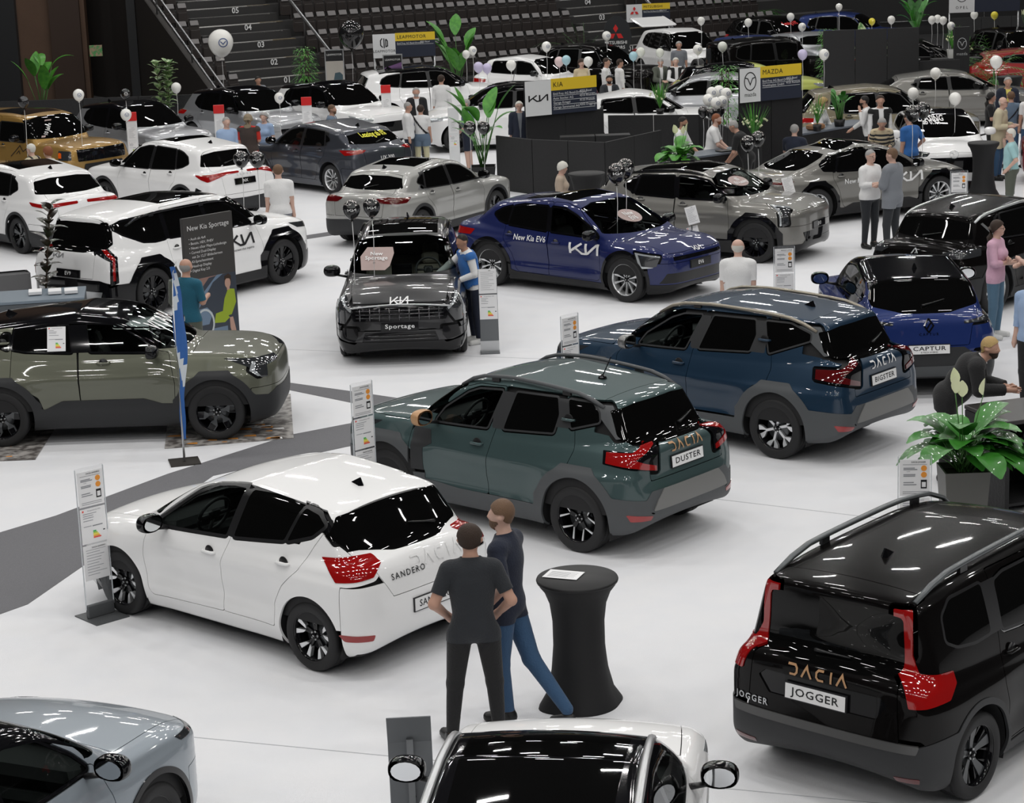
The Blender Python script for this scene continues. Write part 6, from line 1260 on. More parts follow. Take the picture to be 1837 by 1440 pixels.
# desks
def desk(lab,x,y,yaw,w,d,h,m=M_DRK,top=None,shelf=False):
    t=thing('counter_desk',lab,'desk',(x,y,0),yaw); b=MB(); b.box((w/2,d/2,h-.02),(w,d,.045),bev=.006); b.build('desk_top',[top or m],t)
    b=MB(); b.box((.03,d/2,(h-.05)/2),(.05,d-.02,h-.05)); b.build('side_panel',[m],t); b=MB(); b.box((w-.03,d/2,(h-.05)/2),(.05,d-.02,h-.05)); b.build('side_panel',[m],t); b=MB(); b.box((w/2,d-.04,(h-.05)/2) if shelf else (w/2,.03,(h-.05)/2),(w-.1,.04,h-.05)); b.build('front_panel',[m],t)
    if shelf:
        for z in (.10,.58): b=MB(); b.box((w/2,d/2,z),(w-.1,d-.08,.03)); b.build('shelf',[M_TOT if z>.3 else m],t)
M_DTOP=mat('desk_top_black',(.018,.016,.015),.35); M_GTOP=mat('desk_top_grey',(.13,.15,.18),.4)
desk('black counter with white shelf under it beside the planter',5.12,21.75,.32,2.6,.85,1.02,M_DRK,M_DTOP,True); desk('grey topped booth desk behind the peace lily',3.95,44.1,.62,1.5,.7,1.05,M_DRK,M_GTOP); desk('long black reception desk in front of the bronze suv',6.5,47.3,.75,2.8,.75,1.05,M_DRK,M_GTOP); desk('grey desk with stacked leaflets behind the olive suv',-8.6,32.0,.15,2.2,1.0,.76,mat('desk_leg_grey',(.08,.09,.1),.5),mat('desk_blue_grey',(.16,.20,.24),.4))
def slab(nm,lab,cat,c,s,m,yaw=0,group=None,bev=.004): b=MB(); b.box((0,0,0),s,bev=bev); o=b.build(nm,[m],None,c,yaw); return tag(o,lab,cat,group)
for i,(dx,dy) in enumerate(((.62,.22),(.95,.35),(1.3,.28))): slab('paper_sheet',('loose white sheet nearest the plant on the black counter','white sheet in front of the seated man on the counter','white sheet at the right edge on the counter')[i],'paper',(5.12+dx*.95-dy*.31,21.75+dx*.31+dy*.95,1.032),(.21,.30,.004),M_PAP,.3+i*.25,None,0)
slab('storage_crate','grey plastic crate on the white shelf of the counter','crate',(5.72,22.2,.68),(.5,.35,.14),mat('crate_grey',(.13,.15,.17),.5),.32); slab('storage_crate','grey plastic crate at the bottom of the counter','crate',(5.75,22.2,.22),(.45,.35,.16),mat('crate_grey',(.13,.15,.17),.5),.32); slab('cardboard_box','brown cardboard box between the two grey crates','box',(5.72,22.2,.40),(.42,.34,.18),mat('cardboard',(.30,.19,.10),.7),.32)
for i,x in enumerate((-7.25,-6.95,-6.7)): slab('leaflet_stack',('left','middle','right')[i]+' stack of white leaflets on the grey desk behind the olive suv','leaflets',(x,32.75,.80),(.20,.28,.05),M_PAP,.2)
slab('wicker_basket','small wicker basket on the reception desk','basket',(6.95,48.0,1.12),(.40,.26,.12),mat('wicker',(.35,.18,.09),.8,bump=(60,.8)),.7,None,.03); slab('laptop','open dark laptop on the booth desk','laptop',(4.6,44.75,1.07),(.34,.24,.02),M_TRM,.5)
# armchair back at the left edge
t=thing('armchair','grey armchair back at the left edge behind the olive suv','armchair',(-7.95,34.3,0),.3); b=MB(); b.box((0,0,.62),(.6,.12,.5),bev=.05); b.build('backrest',[mat('chair_grey',(.16,.16,.165),.8)],t); b=MB(); b.box((0,.28,.38),(.6,.5,.14),bev=.04); b.build('seat',[mat('chair_grey',(.16,.16,.165),.8)],t); b=MB(); b.tube([(0,.25,0),(0,.25,.33)],.03,8); b.lathe([(.25,0),(.25,.02)],c=(0,.25,0),n=20); b.build('pedestal',[M_TRM],t)
# mats under the olive suv
def photo_mat(lab,P,k):
    m=mat('mat_print',(.10,.09,.085),.4,noise=(7,.10,(.42,.40,.38))); mo=mat('mat_orange',(.75,.30,.05),.45); mw=M_WHT; b=MB(); b.prism(P,.004,.012,0); c=np.mean(P,0); R=random.Random(k)
    for i in range(26 if k==1 else 8):
        j=R.randrange(2); w=[R.random() for _ in P]; 
        q=np.array(P[0])*(1-R.random()*.95)*0+np.array(P[0])+(np.array(P[1])-np.array(P[0]))*R.uniform(.04,.9)+(np.array(P[3])-np.array(P[0]))*R.uniform(.02,.35 if j==0 else .9); s=R.uniform(.03,.10); b.prism([(q[0]-s,q[1]-s*.3),(q[0]+s,q[1]-s*.5),(q[0]+s*.8,q[1]+s*.5),(q[0]-s*.7,q[1]+s*.3)],.012,.0135,1+j)
    if k==1: M=frame((P[2][0]-.30,(P[1][1]+P[2][1])/2,.0125),(0,1,0),(0,0,1)); flat_text(b,text_vf('ALLGRIP',.30,bold=.01,spacing=1.2),M,2,.001)
    tag(b.build('floor_mat',[m,mo,mw]),lab,'floor mat')
photo_mat('printed floor mat under the front wheel of the olive suv',[(-4.31,25.90),(-2.74,26.18),(-3.0,28.6),(-4.6,28.3)],1); photo_mat('printed floor mat under the rear wheel of the olive suv',[(-7.6,25.6),(-5.85,25.6),(-5.95,28.0),(-7.7,28.0)],2)
# stickers on the far pillar
slab('wall_notice','small green and orange notices on the dark pillar at the upper left','notice',(-13.15,71.5,1.75),(.42,.02,.36),mat('notice',(.45,.32,.22),.6,noise=(9,.08,(.1,.35,.12))),0)
# ---------------------------------------------------------------- balloons
BC={'white':((.88,.87,.83),.35),'ivory':((.78,.80,.72),.35),'black':((.012,.012,.013),.12),'kia':((.012,.012,.013),.10),'lilac':((.62,.56,.78),.35),'pink':((.80,.62,.62),.35),'sky':((.42,.66,.74),.35),'yellow':((.85,.72,.06),.35)}
_BM={}
def balloon(x,y,z,r,c,lg,lab,grp):
    k=(c,lg,round(r,2))
    if k not in _BM:
        col,ro=BC[c]; m=mat('balloon_'+c,col,ro,coat=.6); b=MB(); pr=[(r*math.sin(a)*(1 if a<1.57 else 1-.10*(a-1.57)),r*(math.cos(a) if a<1.57 else math.cos(a)*1.22)) for a in np.linspace(0,3.05,16)]+[(.012,-r*1.28),(.03*r/.13,-r*1.36)]
        b.lathe(pr[::-1],n=24,mi=0,caps=False); me=b.data('balloon',[m]); lm=None
        def sph(vf,mt,yawd=0):
            V,F=vf; n=np.hypot(V[:,0],V[:,1]); X=V[:,0]; Z=V[:,1]; Y=-np.sqrt(np.maximum(r*r-X**2-Z**2,0))*1.012; me2=mesh_data('logo',np.stack([X*1.01,Y,Z*1.01],1),F,mt,smooth=False); return me2
        if lg=='kia': lm=sph((lambda q:(q[0]+np.array([.012,0]),q[1]))(kia_vf(r*.95)),M_WHT)
        if lg=='ring': lm=sph(strokes_vf([[(.32*r*math.cos(a)+.3*r,.32*r*math.sin(a)) for a in np.linspace(0,6.283,17)],[(.1*r,.1*r),(.3*r,-.12*r),(.5*r,.1*r)]],.07*r),M_WHT if c=='black' else mat('logo_blue',(.05,.09,.25),.5))
        _BM[k]=(me,lm)
    me,lm=_BM[k]; o=obj('balloon',me,None,(x,y,z)); tag(o,lab,'balloon',grp)
    if lm: obj('logo',lm,o)
    n=6; L=z-r*1.3-.01; b=MB(); b.tube([(.01*math.sin(i*1.7)*(i<n),.01*math.cos(i),-r*1.3-L*i/n) for i in range(n+1)],.006 if z>0 else .004,4); b.build('ribbon',[mat('ribbon_white',(.7,.7,.7),.5)],o)
    if c=='kia': obj('confetti',confetti(r),o)
_CF={}
def confetti(r):
    k=round(r,2)
    if k not in _CF:
        b=MB(); R=random.Random(3)
        for i in range(60):
            a=R.uniform(0,6.28); p=R.uniform(.15,1.05); d=Vector((math.sin(p)*math.cos(a),math.sin(p)*math.sin(a),math.cos(p))); s=r*.035*R.uniform(.7,1.4); x=d.orthogonal().normalized(); x.rotate(Matrix.Rotation(R.uniform(0,3),3,d)); y2=d.cross(x); c=d*r*1.012; b.add([tuple(c+x*s*1.6+y2*s),tuple(c-x*s*1.6+y2*s),tuple(c-x*s*1.6-y2*s),tuple(c+x*s*1.6-y2*s)],[(0,1,2,3)])
        _CF[k]=b.data('confetti',[mat('confetti',(.75,.70,.68),.5)]); _CF[k]['n']=1
    return _CF[k]
BAL=[(-9.48, 49.0, 2.34, 0.126, 'white', 'ring'), (-9.12, 53.0, 1.97, 0.123, 'black', 'ring'), (-8.45, 49.0, 1.86, 0.133, 'white', 'ring'), (-8.32, 56.0, 1.81, 0.13, 'white', 'none'), (-5.59, 55.0, 1.55, 0.128, 'white', 'ring'), (-10.73, 49.0, 2.23, 0.126, 'black', 'none'), (-7.48, 59.0, 2.72, 0.342, 'white', 'ring'), (-4.17, 62.0, 2.62, 0.367, 'black', 'none'), (-4.55, 37.6, 2.14, 0.136, 'kia', 'kia'), (-4.31, 37.9, 2.09, 0.137, 'kia', 'kia'), (-2.21, 31.0, 2.15, 0.128, 'kia', 'kia'), (-1.94, 31.3, 2.13, 0.133, 'kia', 'kia'), (-0.68, 46.0, 1.61, 0.142, 'kia', 'kia'), (-0.39, 46.3, 1.57, 0.143, 'kia', 'kia'), (1.83, 35.0, 2.0, 0.153, 'kia', 'kia'), (2.0, 35.4, 2.02, 0.146, 'kia', 'kia'), (4.49, 39.6, 1.84, 0.143, 'kia', 'kia'), (4.73, 40.0, 1.87, 0.144, 'kia', 'kia'), (8.15, 43.0, 1.9, 0.155, 'kia', 'kia'), (8.43, 43.4, 1.91, 0.157, 'kia', 'kia'), (9.11, 48.0, 1.78, 0.124, 'white', 'none'), (10.4, 52.0, 1.83, 0.127, 'white', 'none'), (9.62, 46.0, 1.84, 0.13, 'white', 'none'), (-0.95, 63.0, 1.85, 0.114, 'white', 'none'), (-0.76, 63.4, 1.92, 0.122, 'white', 'ring'), (-0.57, 59.0, 1.8, 0.137, 'lilac', 'none'), (-0.34, 59.4, 1.73, 0.13, 'lilac', 'none'), (0.32, 60.0, 1.74, 0.139, 'white', 'none'), (1.35, 62.0, 2.06, 0.136, 'white', 'ring'), (1.71, 62.4, 1.59, 0.137, 'pink', 'none'), (1.9, 62.0, 1.66, 0.128, 'sky', 'none'), (2.44, 60.0, 1.76, 0.131, 'white', 'none'), (3.26, 66.0, 2.01, 0.136, 'white', 'ring'), (3.93, 64.0, 1.54, 0.132, 'sky', 'none'), (4.18, 64.5, 1.61, 0.133, 'ivory', 'none'), (4.71, 64.0, 1.61, 0.124, 'ivory', 'none'), (5.64, 62.0, 1.82, 0.144, 'white', 'ring'), (6.49, 70.0, 2.09, 0.117, 'white', 'none'), (6.24, 61.0, 1.95, 0.134, 'ivory', 'none'), (7.88, 69.0, 2.05, 0.116, 'white', 'none'), (9.35, 70.0, 2.11, 0.117, 'white', 'none'), (9.44, 68.0, 1.92, 0.123, 'white', 'ring'), (7.92, 57.0, 1.98, 0.132, 'lilac', 'none'), (8.48, 57.0, 1.96, 0.139, 'white', 'ring'), (11.21, 72.0, 2.24, 0.111, 'white', 'none'), (12.29, 72.0, 1.73, 0.111, 'yellow', 'none'), (12.57, 70.0, 1.9, 0.117, 'white', 'none'), (13.87, 70.0, 1.85, 0.117, 'white', 'none'), (14.13, 70.4, 1.85, 0.118, 'white', 'none'), (14.23, 70.0, 1.82, 0.117, 'white', 'none'), (14.07, 68.0, 1.78, 0.123, 'white', 'ring'), (15.44, 71.0, 1.89, 0.119, 'white', 'none'), (15.87, 70.0, 1.92, 0.117, 'yellow', 'none'), (12.53, 55.0, 1.78, 0.156, 'white', 'none'), (4.54, 47.6, 1.85, 0.123, 'white', 'ring'), (4.66, 48.0, 1.96, 0.124, 'white', 'ring'), (4.85, 48.3, 1.96, 0.124, 'white', 'ring'), (4.98, 48.0, 1.93, 0.124, 'white', 'ring'), (4.68, 47.3, 1.8, 0.122, 'white', 'ring'), (4.85, 47.6, 1.8, 0.123, 'white', 'ring'), (4.42, 47.5, 1.6, 0.116, 'kia', 'none'), (4.57, 47.2, 1.59, 0.116, 'kia', 'none'), (4.78, 47.5, 1.6, 0.116, 'kia', 'none')]
WORDS={'white':'white','ivory':'ivory white','black':'black','kia':'black','lilac':'pale lilac','pink':'pale pink','sky':'pale sky blue','yellow':'yellow'}
BLAB=['white balloon with ring logo above the gold off-roader','black balloon above the first silver suv','white balloon with ring logo over the first totem','plain white balloon beside the variegated bush','white balloon over the white suv with black roof','small black balloon over the roof of the gold off-roader','giant white balloon in front of the stair rail','giant black balloon in front of the seats','black confetti balloon behind the big white boxy suv, left of its pair','black confetti balloon behind the big white boxy suv, right of its pair','black confetti balloon above the graphite suv, left of its pair','black confetti balloon above the graphite suv, right of its pair','black confetti balloon in front of the bald man in shorts, left of its pair','black confetti balloon in front of the bald man in shorts, right of its pair','black confetti balloon above the royal blue car, front of its pair','black confetti balloon above the royal blue car, rear of its pair','black confetti balloon beside the winged logo partition, lower of its pair','black confetti balloon beside the winged logo partition, upper of its pair','black confetti balloon over the man in the blue polo shirt, left of its pair','black confetti balloon over the man in the blue polo shirt, right of its pair','white balloon above the bronze suv','white balloon above the grey hatchback','white balloon above the white hatchback facing the camera','lower white balloon of the pair beside the tall strelitzia','upper white balloon with logo beside the tall strelitzia','left lilac balloon behind the long white suv','right lilac balloon behind the long white suv','white balloon in front of the small city car','white balloon with logo above the angular logo board','pale pink balloon above the angular logo board','pale sky blue balloon touching the pale pink one','white balloon in front of the men in white shirts','white balloon with logo left of the drop flag','pale sky blue balloon near the white suv wheel','ivory balloon beside the pale sky blue one at the white suv','ivory balloon before the door of the white suv','white balloon with logo before the bonnet of the white suv','small white balloon above the white suv bonnet','ivory balloon left of the black boxy off-roader','small white balloon beside the far palm','small white balloon in front of the blue suv','white balloon with logo beside the ivy column','pale lilac balloon above the winged logo board','white balloon with logo left of the tall dark partition','topmost small white balloon','yellow balloon behind the tall dark partition','small white balloon at the right end of the tall dark partition','left of three small white balloons near the hanging board','middle of three small white balloons near the hanging board','right of three small white balloons near the hanging board','white balloon with logo above the black pillar sign','small white balloon under the hanging board','yellow balloon above the black suv facing the camera','larger white balloon behind the black table','cluster white balloon, lowest left in the white bunch','cluster white balloon, upper left in the white bunch','cluster white balloon, top of the white bunch','cluster white balloon, upper right in the white bunch','cluster white balloon, bottom centre of the white bunch','cluster white balloon, lower right in the white bunch','dark confetti balloon, left one under the white bunch','dark confetti balloon, middle one under the white bunch','dark confetti balloon, right one under the white bunch']
for (x,y,z,r,c,lg),lb in zip(BAL,BLAB): balloon(x,y,z,r,c,lg,lb,'printed black balloons' if c=='kia' else ('white balloons over the show floor' if c in('white','ivory') else 'coloured balloons'))
# ---------------------------------------------------------------- plants
G1=mat('leaf_green',(.030,.16,.018),.35,noise=(8,.2,(.05,.24,.03)),coat=.3); G2=mat('leaf_dark',(.014,.05,.018),.3,coat=.4); G3=mat('leaf_bright',(.10,.34,.04),.4,noise=(10,.2,(.05,.22,.03))); G4=mat('leaf_purple',(.045,.022,.018),.3,coat=.4,noise=(5,.2,(.02,.035,.015))); STM=mat('stem_green',(.05,.14,.03),.5); TRK=mat('trunk_brown',(.06,.04,.025),.8); FLW=mat('flower_cream',(.75,.78,.50),.5); FYL=mat('flower_straw',(.40,.28,.10),.7); SOIL=mat('soil',(.015,.010,.007),.95); G5=mat('leaf_variegated',(.07,.20,.05),.35,noise=(14,.10,(.45,.55,.30)))
def leaf(b,base,d,L,w,mi=0,droop=.5,seg=6,shape=1.0,fold=.18):
    """one blade: a folded curved strip"""
    d=np.array(d,float); d/=np.linalg.norm(d); up=np.array([0,0,1.]); s=np.cross(d,up); s=s/max(np.linalg.norm(s),1e-3); p=np.array(base,float); V=[];F=[]
    for i in range(seg+1):
        t=i/seg; ww=w*math.sin(math.pi*min(1,(t**shape)*.93+.05))**.8*.5; n=np.cross(s,d); 
        V+=[p-s*ww+n*ww*fold,p,p+s*ww+n*ww*fold]; d=d-up*droop/seg*1.2; d/=np.linalg.norm(d); p=p+d*L/seg
    for i in range(seg): F+=[(3*i,3*i+1,3*i+4,3*i+3),(3*i+1,3*i+2,3*i+5,3*i+4)]
    b.add(V,F,mi,True)
def pot(t,r,h,m,sq=False):
    b=MB()
    if sq: 
        V=[(sx*r*.78,sy*r*.78,0) for sx,sy in ((-1,-1),(1,-1),(1,1),(-1,1))]+[(sx*r,sy*r,h) for sx,sy in ((-1,-1),(1,-1),(1,1),(-1,1))]+[(sx*r*.92,sy*r*.92,h) for sx,sy in ((-1,-1),(1,-1),(1,1),(-1,1))]+[(sx*r*.9,sy*r*.9,h-.06) for sx,sy in ((-1,-1),(1,-1),(1,1),(-1,1))]
        F=[(3,2,1,0)]+[(i,(i+1)%4,4+(i+1)%4,4+i) for i in range(4)]+[(4+i,4+(i+1)%4,8+(i+1)%4,8+i) for i in range(4)]+[(8+i,8+(i+1)%4,12+(i+1)%4,12+i) for i in range(4)]
        b.add(V,F,0); b.build('pot',[m],t); b=MB(); b.add(V[12:],[(0,1,2,3)],0); b.build('soil',[SOIL],t)
    else: b.lathe([(r*.8,0),(r,h),(r*.93,h),(r*.9,h-.04)],n=24); b.build('pot',[m],t); b=MB(); b.lathe([(r*.9,h-.04),(0,h-.04)],n=24,caps=False); b.build('soil',[SOIL],t)
PK=mat('pot_black',(.012,.012,.013),.4); PG=mat('pot_grey',(.10,.098,.092),.45,.3); PW=mat('pot_white',(.6,.6,.58),.4)
def plant(kind,name,lab,x,y,z=0.,H=1.8,r=.25,ph=.45,n=20,gm=G1,pm=PK,sq=False,seed=1,cat='plant',pot_on=True,yaw=0):
    t=thing(name,lab,cat,(x,y,z),yaw); R=random.Random(seed)
    if pot_on: pot(t,r,ph,pm,sq)
    else: ph=0
    lv=MB(); st=MB(); fl=MB()
    if kind=='lily':
        for i in range(n):
            a=R.uniform(0,6.283); e=R.uniform(.5,1.35); l=(H-ph)*R.uniform(.45,.85); d=np.array([math.cos(a)*math.cos(e),math.sin(a)*math.cos(e),math.sin(e)]); p0=np.array([R.uniform(-.08,.08),R.uniform(-.08,.08),ph-.03]); p1=p0+d*l*.6; st.tube([p0,p0+d*l*.3+np.array([0,0,.02]),p1],.006,5)
            leaf(lv,p1,(d[0]*1.3,d[1]*1.3,d[2]*.75),l*.62+.06,l*.36+.06,0,1.2)
        for i in range(4 if n>30 else 2):
            a=R.uniform(0,6.283); d=np.array([math.cos(a)*.28,math.sin(a)*.28,1]); p0=np.array([0,0,ph]); p1=p0+d*(H-ph)*R.uniform(.85,1.05); st.tube([p0,p1],.005,5); leaf(fl,p1,(d[0]*.3,d[1]*.3,1),.17,.11,0,.1,5,.8,.5)
    elif kind=='big':      # strelitzia
        for i in range(n):
            a=R.uniform(0,6.283); q=R.uniform(.35,1.0); d=np.array([math.cos(a)*.28,math.sin(a)*.28,1.]); d/=np.linalg.norm(d); p0=np.array([R.uniform(-.05,.05),R.uniform(-.05,.05),ph-.03]); p1=p0+d*(H-ph)*q*.68; st.tube([p0,(p0+p1)/2+np.array([0,0,.03]),p1],[.016,.012,.009],6); leaf(lv,p1,(d[0]*1.6+R.uniform(-.3,.3),d[1]*1.6,1.0),(H-ph)*.34*R.uniform(.8,1.1),(H-ph)*.15,0,R.uniform(.4,1.3),7)
    elif kind=='ficus':    # stem with alternate oval leaves
        for s in range(3 if n>40 else 1):
            bx,by=R.uniform(-.1,.1),R.uniform(-.1,.1); tp=np.array([bx*3,by*3,H]); b0=np.array([bx,by,ph-.03]); st.tube([b0,(b0+tp)/2,tp-np.array([0,0,.05])],[.015,.012,.006],6)
            m=n//(3 if n>40 else 1)
            for i in range(m):
                f=.2+.8*i/m; p=b0+(tp-b0)*f; a=i*2.4+s; l=R.uniform(.20,.30)*(H/1.9); leaf(lv,p,(math.cos(a),math.sin(a),R.uniform(.4,1.5)),l,l*.62,0,.7,5)
    elif kind=='bush':     # bamboo / ivy: very many small leaves
        for s in range(9): bx,by=R.uniform(-.14,.14),R.uniform(-.14,.14); st.tube([(bx*.5,by*.5,ph-.03),(bx,by,H*.95)],.006,5)
        for i in range(n):
            f=R.random(); zz=ph+.1+(H-ph-.1)*f; rr=r*1.15*math.sqrt(R.random())*(1.15-.5*f); a=R.uniform(0,6.283); leaf(lv,(rr*math.cos(a),rr*math.sin(a),zz),(math.cos(a),math.sin(a),R.uniform(-.3,.8)),R.uniform(.08,.14),.03+.02*(kind=='x'),0,.8,3)
    elif kind=='palm':
        for i in range(n):
            a=R.uniform(0,6.283); e=R.uniform(.4,1.4); l=(H-ph)*R.uniform(.5,.8); d=np.array([math.cos(a)*math.cos(e),math.sin(a)*math.cos(e),math.sin(e)]); p=np.array([0,0,ph+(H-ph)*R.uniform(0,.45)]); P=[p.copy()]
            for k in range(9): d=d-np.array([0,0,.10]); d/=np.linalg.norm(d); p=p+d*l/9; P.append(p.copy())
            st.tube(P,.005,4)
            for k in range(2,10):
                s=np.cross(P[k]-P[k-1],[0,0,1.]); s/=max(np.linalg.norm(s),1e-3)
                for sg in (1,-1): leaf(lv,P[k],s*sg+(P[k]-P[k-1])/np.linalg.norm(P[k]-P[k-1])*.9,l*.26,.022,0,.5,3)
        st.tube([(0,0,ph),(0,0,ph+(H-ph)*.45)],.03,6)
    elif kind=='grass':
        for i in range(n):
            a=R.uniform(0,6.283); e=R.uniform(1.05,1.5); leaf(lv,(0,0,ph),(math.cos(a)*math.cos(e),math.sin(a)*math.cos(e),math.sin(e)),(H-ph)*R.uniform(.6,1),.022,0,.15,5)
        for i in range(n//2):
            a=R.uniform(0,6.283); e=R.uniform(.9,1.4); q=np.array([math.cos(a)*math.cos(e),math.sin(a)*math.cos(e),math.sin(e)]); p=q*(H-ph)*R.uniform(.35,.6)+np.array([0,0,ph]); fl.lathe([(0,-.03),(.03,0),(0,.03)],c=tuple(p),n=7)
    if lv.V:
        lo=lv.build('foliage',[gm],t); lo['kind']='stuff'
    if st.V: so=st.build('stems',[TRK if kind in('ficus','bush') else STM],t); so['kind']='stuff'
    if fl.V: fo=fl.build('flowers',[FLW],t); fo['kind']='stuff'
    return t
plant('lily','peace_lily','large peace lily with cream blooms in the tapered grey planter',4.49,20.87,0,1.58,.225,.80,72,G1,PG,True,4)
plant('ficus','rubber_plant','dark rubber plant with brownish leaves beside the boxy white suv',-7.42,33.6,0,2.0,.20,.35,30,G4,PK,False,2)
plant('big','strelitzia','big leaved plant behind the gold off-roader',-13.6,64.5,0,2.7,.25,.4,9,G3,PK,False,8)
plant('ficus','variegated_bush','round variegated bush against the dark wall',-9.35,60.5,0,2.15,.28,.4,90,G5,PK,False,3)
plant('bush','bamboo','leafy bamboo column left of the tall poster frame',-5.55,62.5,0,2.25,.36,.4,900,G3,PK,False,5)
plant('big','strelitzia','tall variegated strelitzia in front of the seats',-1.30,67.0,0,3.0,.3,.5,12,G3,PK,True,11)
plant('big','strelitzia','large strelitzia at the corner of the black booth',-.45,48.2,0,2.55,.28,.5,14,G3,PK,True,21)
plant('palm','slim_palm','slim spiky plant left of the black suv at the top',2.75,70.5,0,2.6,.2,.4,14,G2,PK,False,7)
plant('palm','fan_palm','green palm in front of the balcony wall',9.14,82.0,0,2.75,.25,.5,22,G1,PK,False,9)
plant('bush','ivy_column','column of ivy at the left end of the tall dark partition',9.1,60.6,0,2.35,.26,.3,800,G3,PK,False,12)
plant('bush','green_bush','yellow green bush left of the winged logo board',5.25,50.8,0,2.3,.34,.4,700,G3,PK,False,13)
plant('grass','flower_grass','tall grass arrangement with small blooms behind the booth',3.72,50.85,1.22,.85,.10,.12,40,G3,PK,False,14)
plant('grass','flower_vase','grass and cream flower arrangement beside the winged logo board',5.35,46.0,1.0,.95,.10,.15,46,G3,PK,False,15); slab('pedestal','black pedestal under the flower arrangement beside the winged logo board','pedestal',(5.35,46.0,.5),(.3,.3,1.0),M_DRK)
plant('grass','flower_vase','straw and grass arrangement left of the blonde woman',6.95,47.75,1.055,.85,.10,.14,40,G3,PK,False,16)
plant('big','potted_plant','dark green leafy plant on the reception desk',7.55,48.45,1.055,.95,.13,.16,16,G1,PK,False,17)
plant('lily','peace_lily','peace lily in front of the bearded man at the booth',3.55,43.6,.0,1.65,.42,1.0,46,G3,PK,True,18)
plant('big','strelitzia','large leaved plant above the tall dark partition',14.2,74.5,0,2.6,.3,.9,16,G1,PK,True,19)
plant('grass','flower_pot','grass and blooms in a pale square pot near the hanging board',13.0,62.6,1.25,1.0,.14,.25,50,G3,PW,True,20)
plant('palm','yucca','green palm rising in front of the dark red crossover',13.75,60.6,0,1.9,.2,.3,20,G3,PK,False,22)
plant('lily','peace_lily','peace lily in a tall grey planter at the right edge',17.0,70.0,0,1.9,.3,1.0,40,G3,PG,True,23)
plant('grass','flower_pot','yellow green grasses under the hanging board',13.6,63.6,.9,.9,.14,.2,50,G3,PK,True,24); slab('pedestal','dark pedestal under the yellow green grasses','pedestal',(13.6,63.6,.45),(.4,.4,.9),M_DRK)
plant('big','banana_leaf','short variegated leaf plant behind the tall dark partition',10.7,62.5,0,2.5,.3,.5,7,G5,PK,True,25)
# ---------------------------------------------------------------- people
SKIN=mat('skin',(.52,.30,.22),.5); SKIN2=mat('skin_tan',(.42,.23,.155),.5); SKIN3=mat('skin_fair',(.62,.40,.32),.5)
def cloth(n,c,r=.85): return mat('cloth_'+n,c,r,bump=(60,.3),sheen=.1)
K_NAVY=cloth('navy',(.012,.017,.035)); K_BLK=cloth('black',(.010,.010,.011)); K_CHAR=cloth('charcoal',(.022,.025,.030)); K_JEAN=cloth('denim',(.035,.085,.17)); K_JEANL=cloth('light_denim',(.10,.19,.28)); K_WHT=cloth('white',(.78,.78,.78)); K_LBL=cloth('light_blue',(.33,.45,.66)); K_BLUE=cloth('blue',(.03,.14,.42)); K_TEAL=cloth('teal',(.01,.10,.16)); K_PINK=cloth('pink',(.66,.40,.52)); K_BEI=cloth('beige',(.55,.49,.34)); K_GRY=cloth('grey',(.20,.215,.24)); K_BGR=cloth('blue_grey',(.12,.17,.24)); K_BRN=cloth('brown',(.05,.035,.03)); K_RED=cloth('red',(.55,.03,.02)); K_YEL=cloth('yellow',(.75,.65,.15)); K_AQ=cloth('aqua',(.35,.58,.60)); K_OLV=cloth('olive',(.09,.10,.08)); K_MAR=cloth('maroon',(.12,.03,.05)); K_STR=cloth('cream',(.6,.5,.33)); K_CRM=cloth('cream_trousers',(.62,.58,.38)); K_PAT=cloth('patterned',(.45,.36,.28))
H_BRN=mat('hair_brown',(.035,.018,.010),.6,bump=(150,.6)); H_BLK=mat('hair_black',(.008,.006,.005),.6,bump=(150,.6)); H_GRY=mat('hair_grey',(.38,.37,.36),.7,bump=(150,.6)); H_WHT=mat('hair_white',(.72,.70,.64),.7,bump=(120,.6)); H_BLD=mat('hair_blonde',(.50,.34,.14),.6,bump=(150,.6)); H_LBR=mat('hair_light_brown',(.16,.09,.05),.6,bump=(150,.6)); H_RED=mat('hair_auburn',(.25,.08,.03),.6,bump=(150,.6)); H_DBL=mat('hair_dull_blonde',(.30,.24,.16),.7,bump=(150,.6))
SHOE_W=mat('shoe_white',(.75,.75,.73),.5); SHOE_B=mat('shoe_black',(.012,.012,.012),.4)
def rcone(P,a,b,r1,r2):
    a=np.array(a,float); b=np.array(b,float); d=b-a; t=np.clip(((P-a)@d)/max(d@d,1e-9),0,1)
    return np.linalg.norm(P-a-t[:,None]*d,axis=1)-(r1+(r2-r1)*t),t
def ellip(P,c,r):
    q=(P-np.array(c))/np.array(r); k=np.linalg.norm(q,axis=1); return (k-1)*min(r)
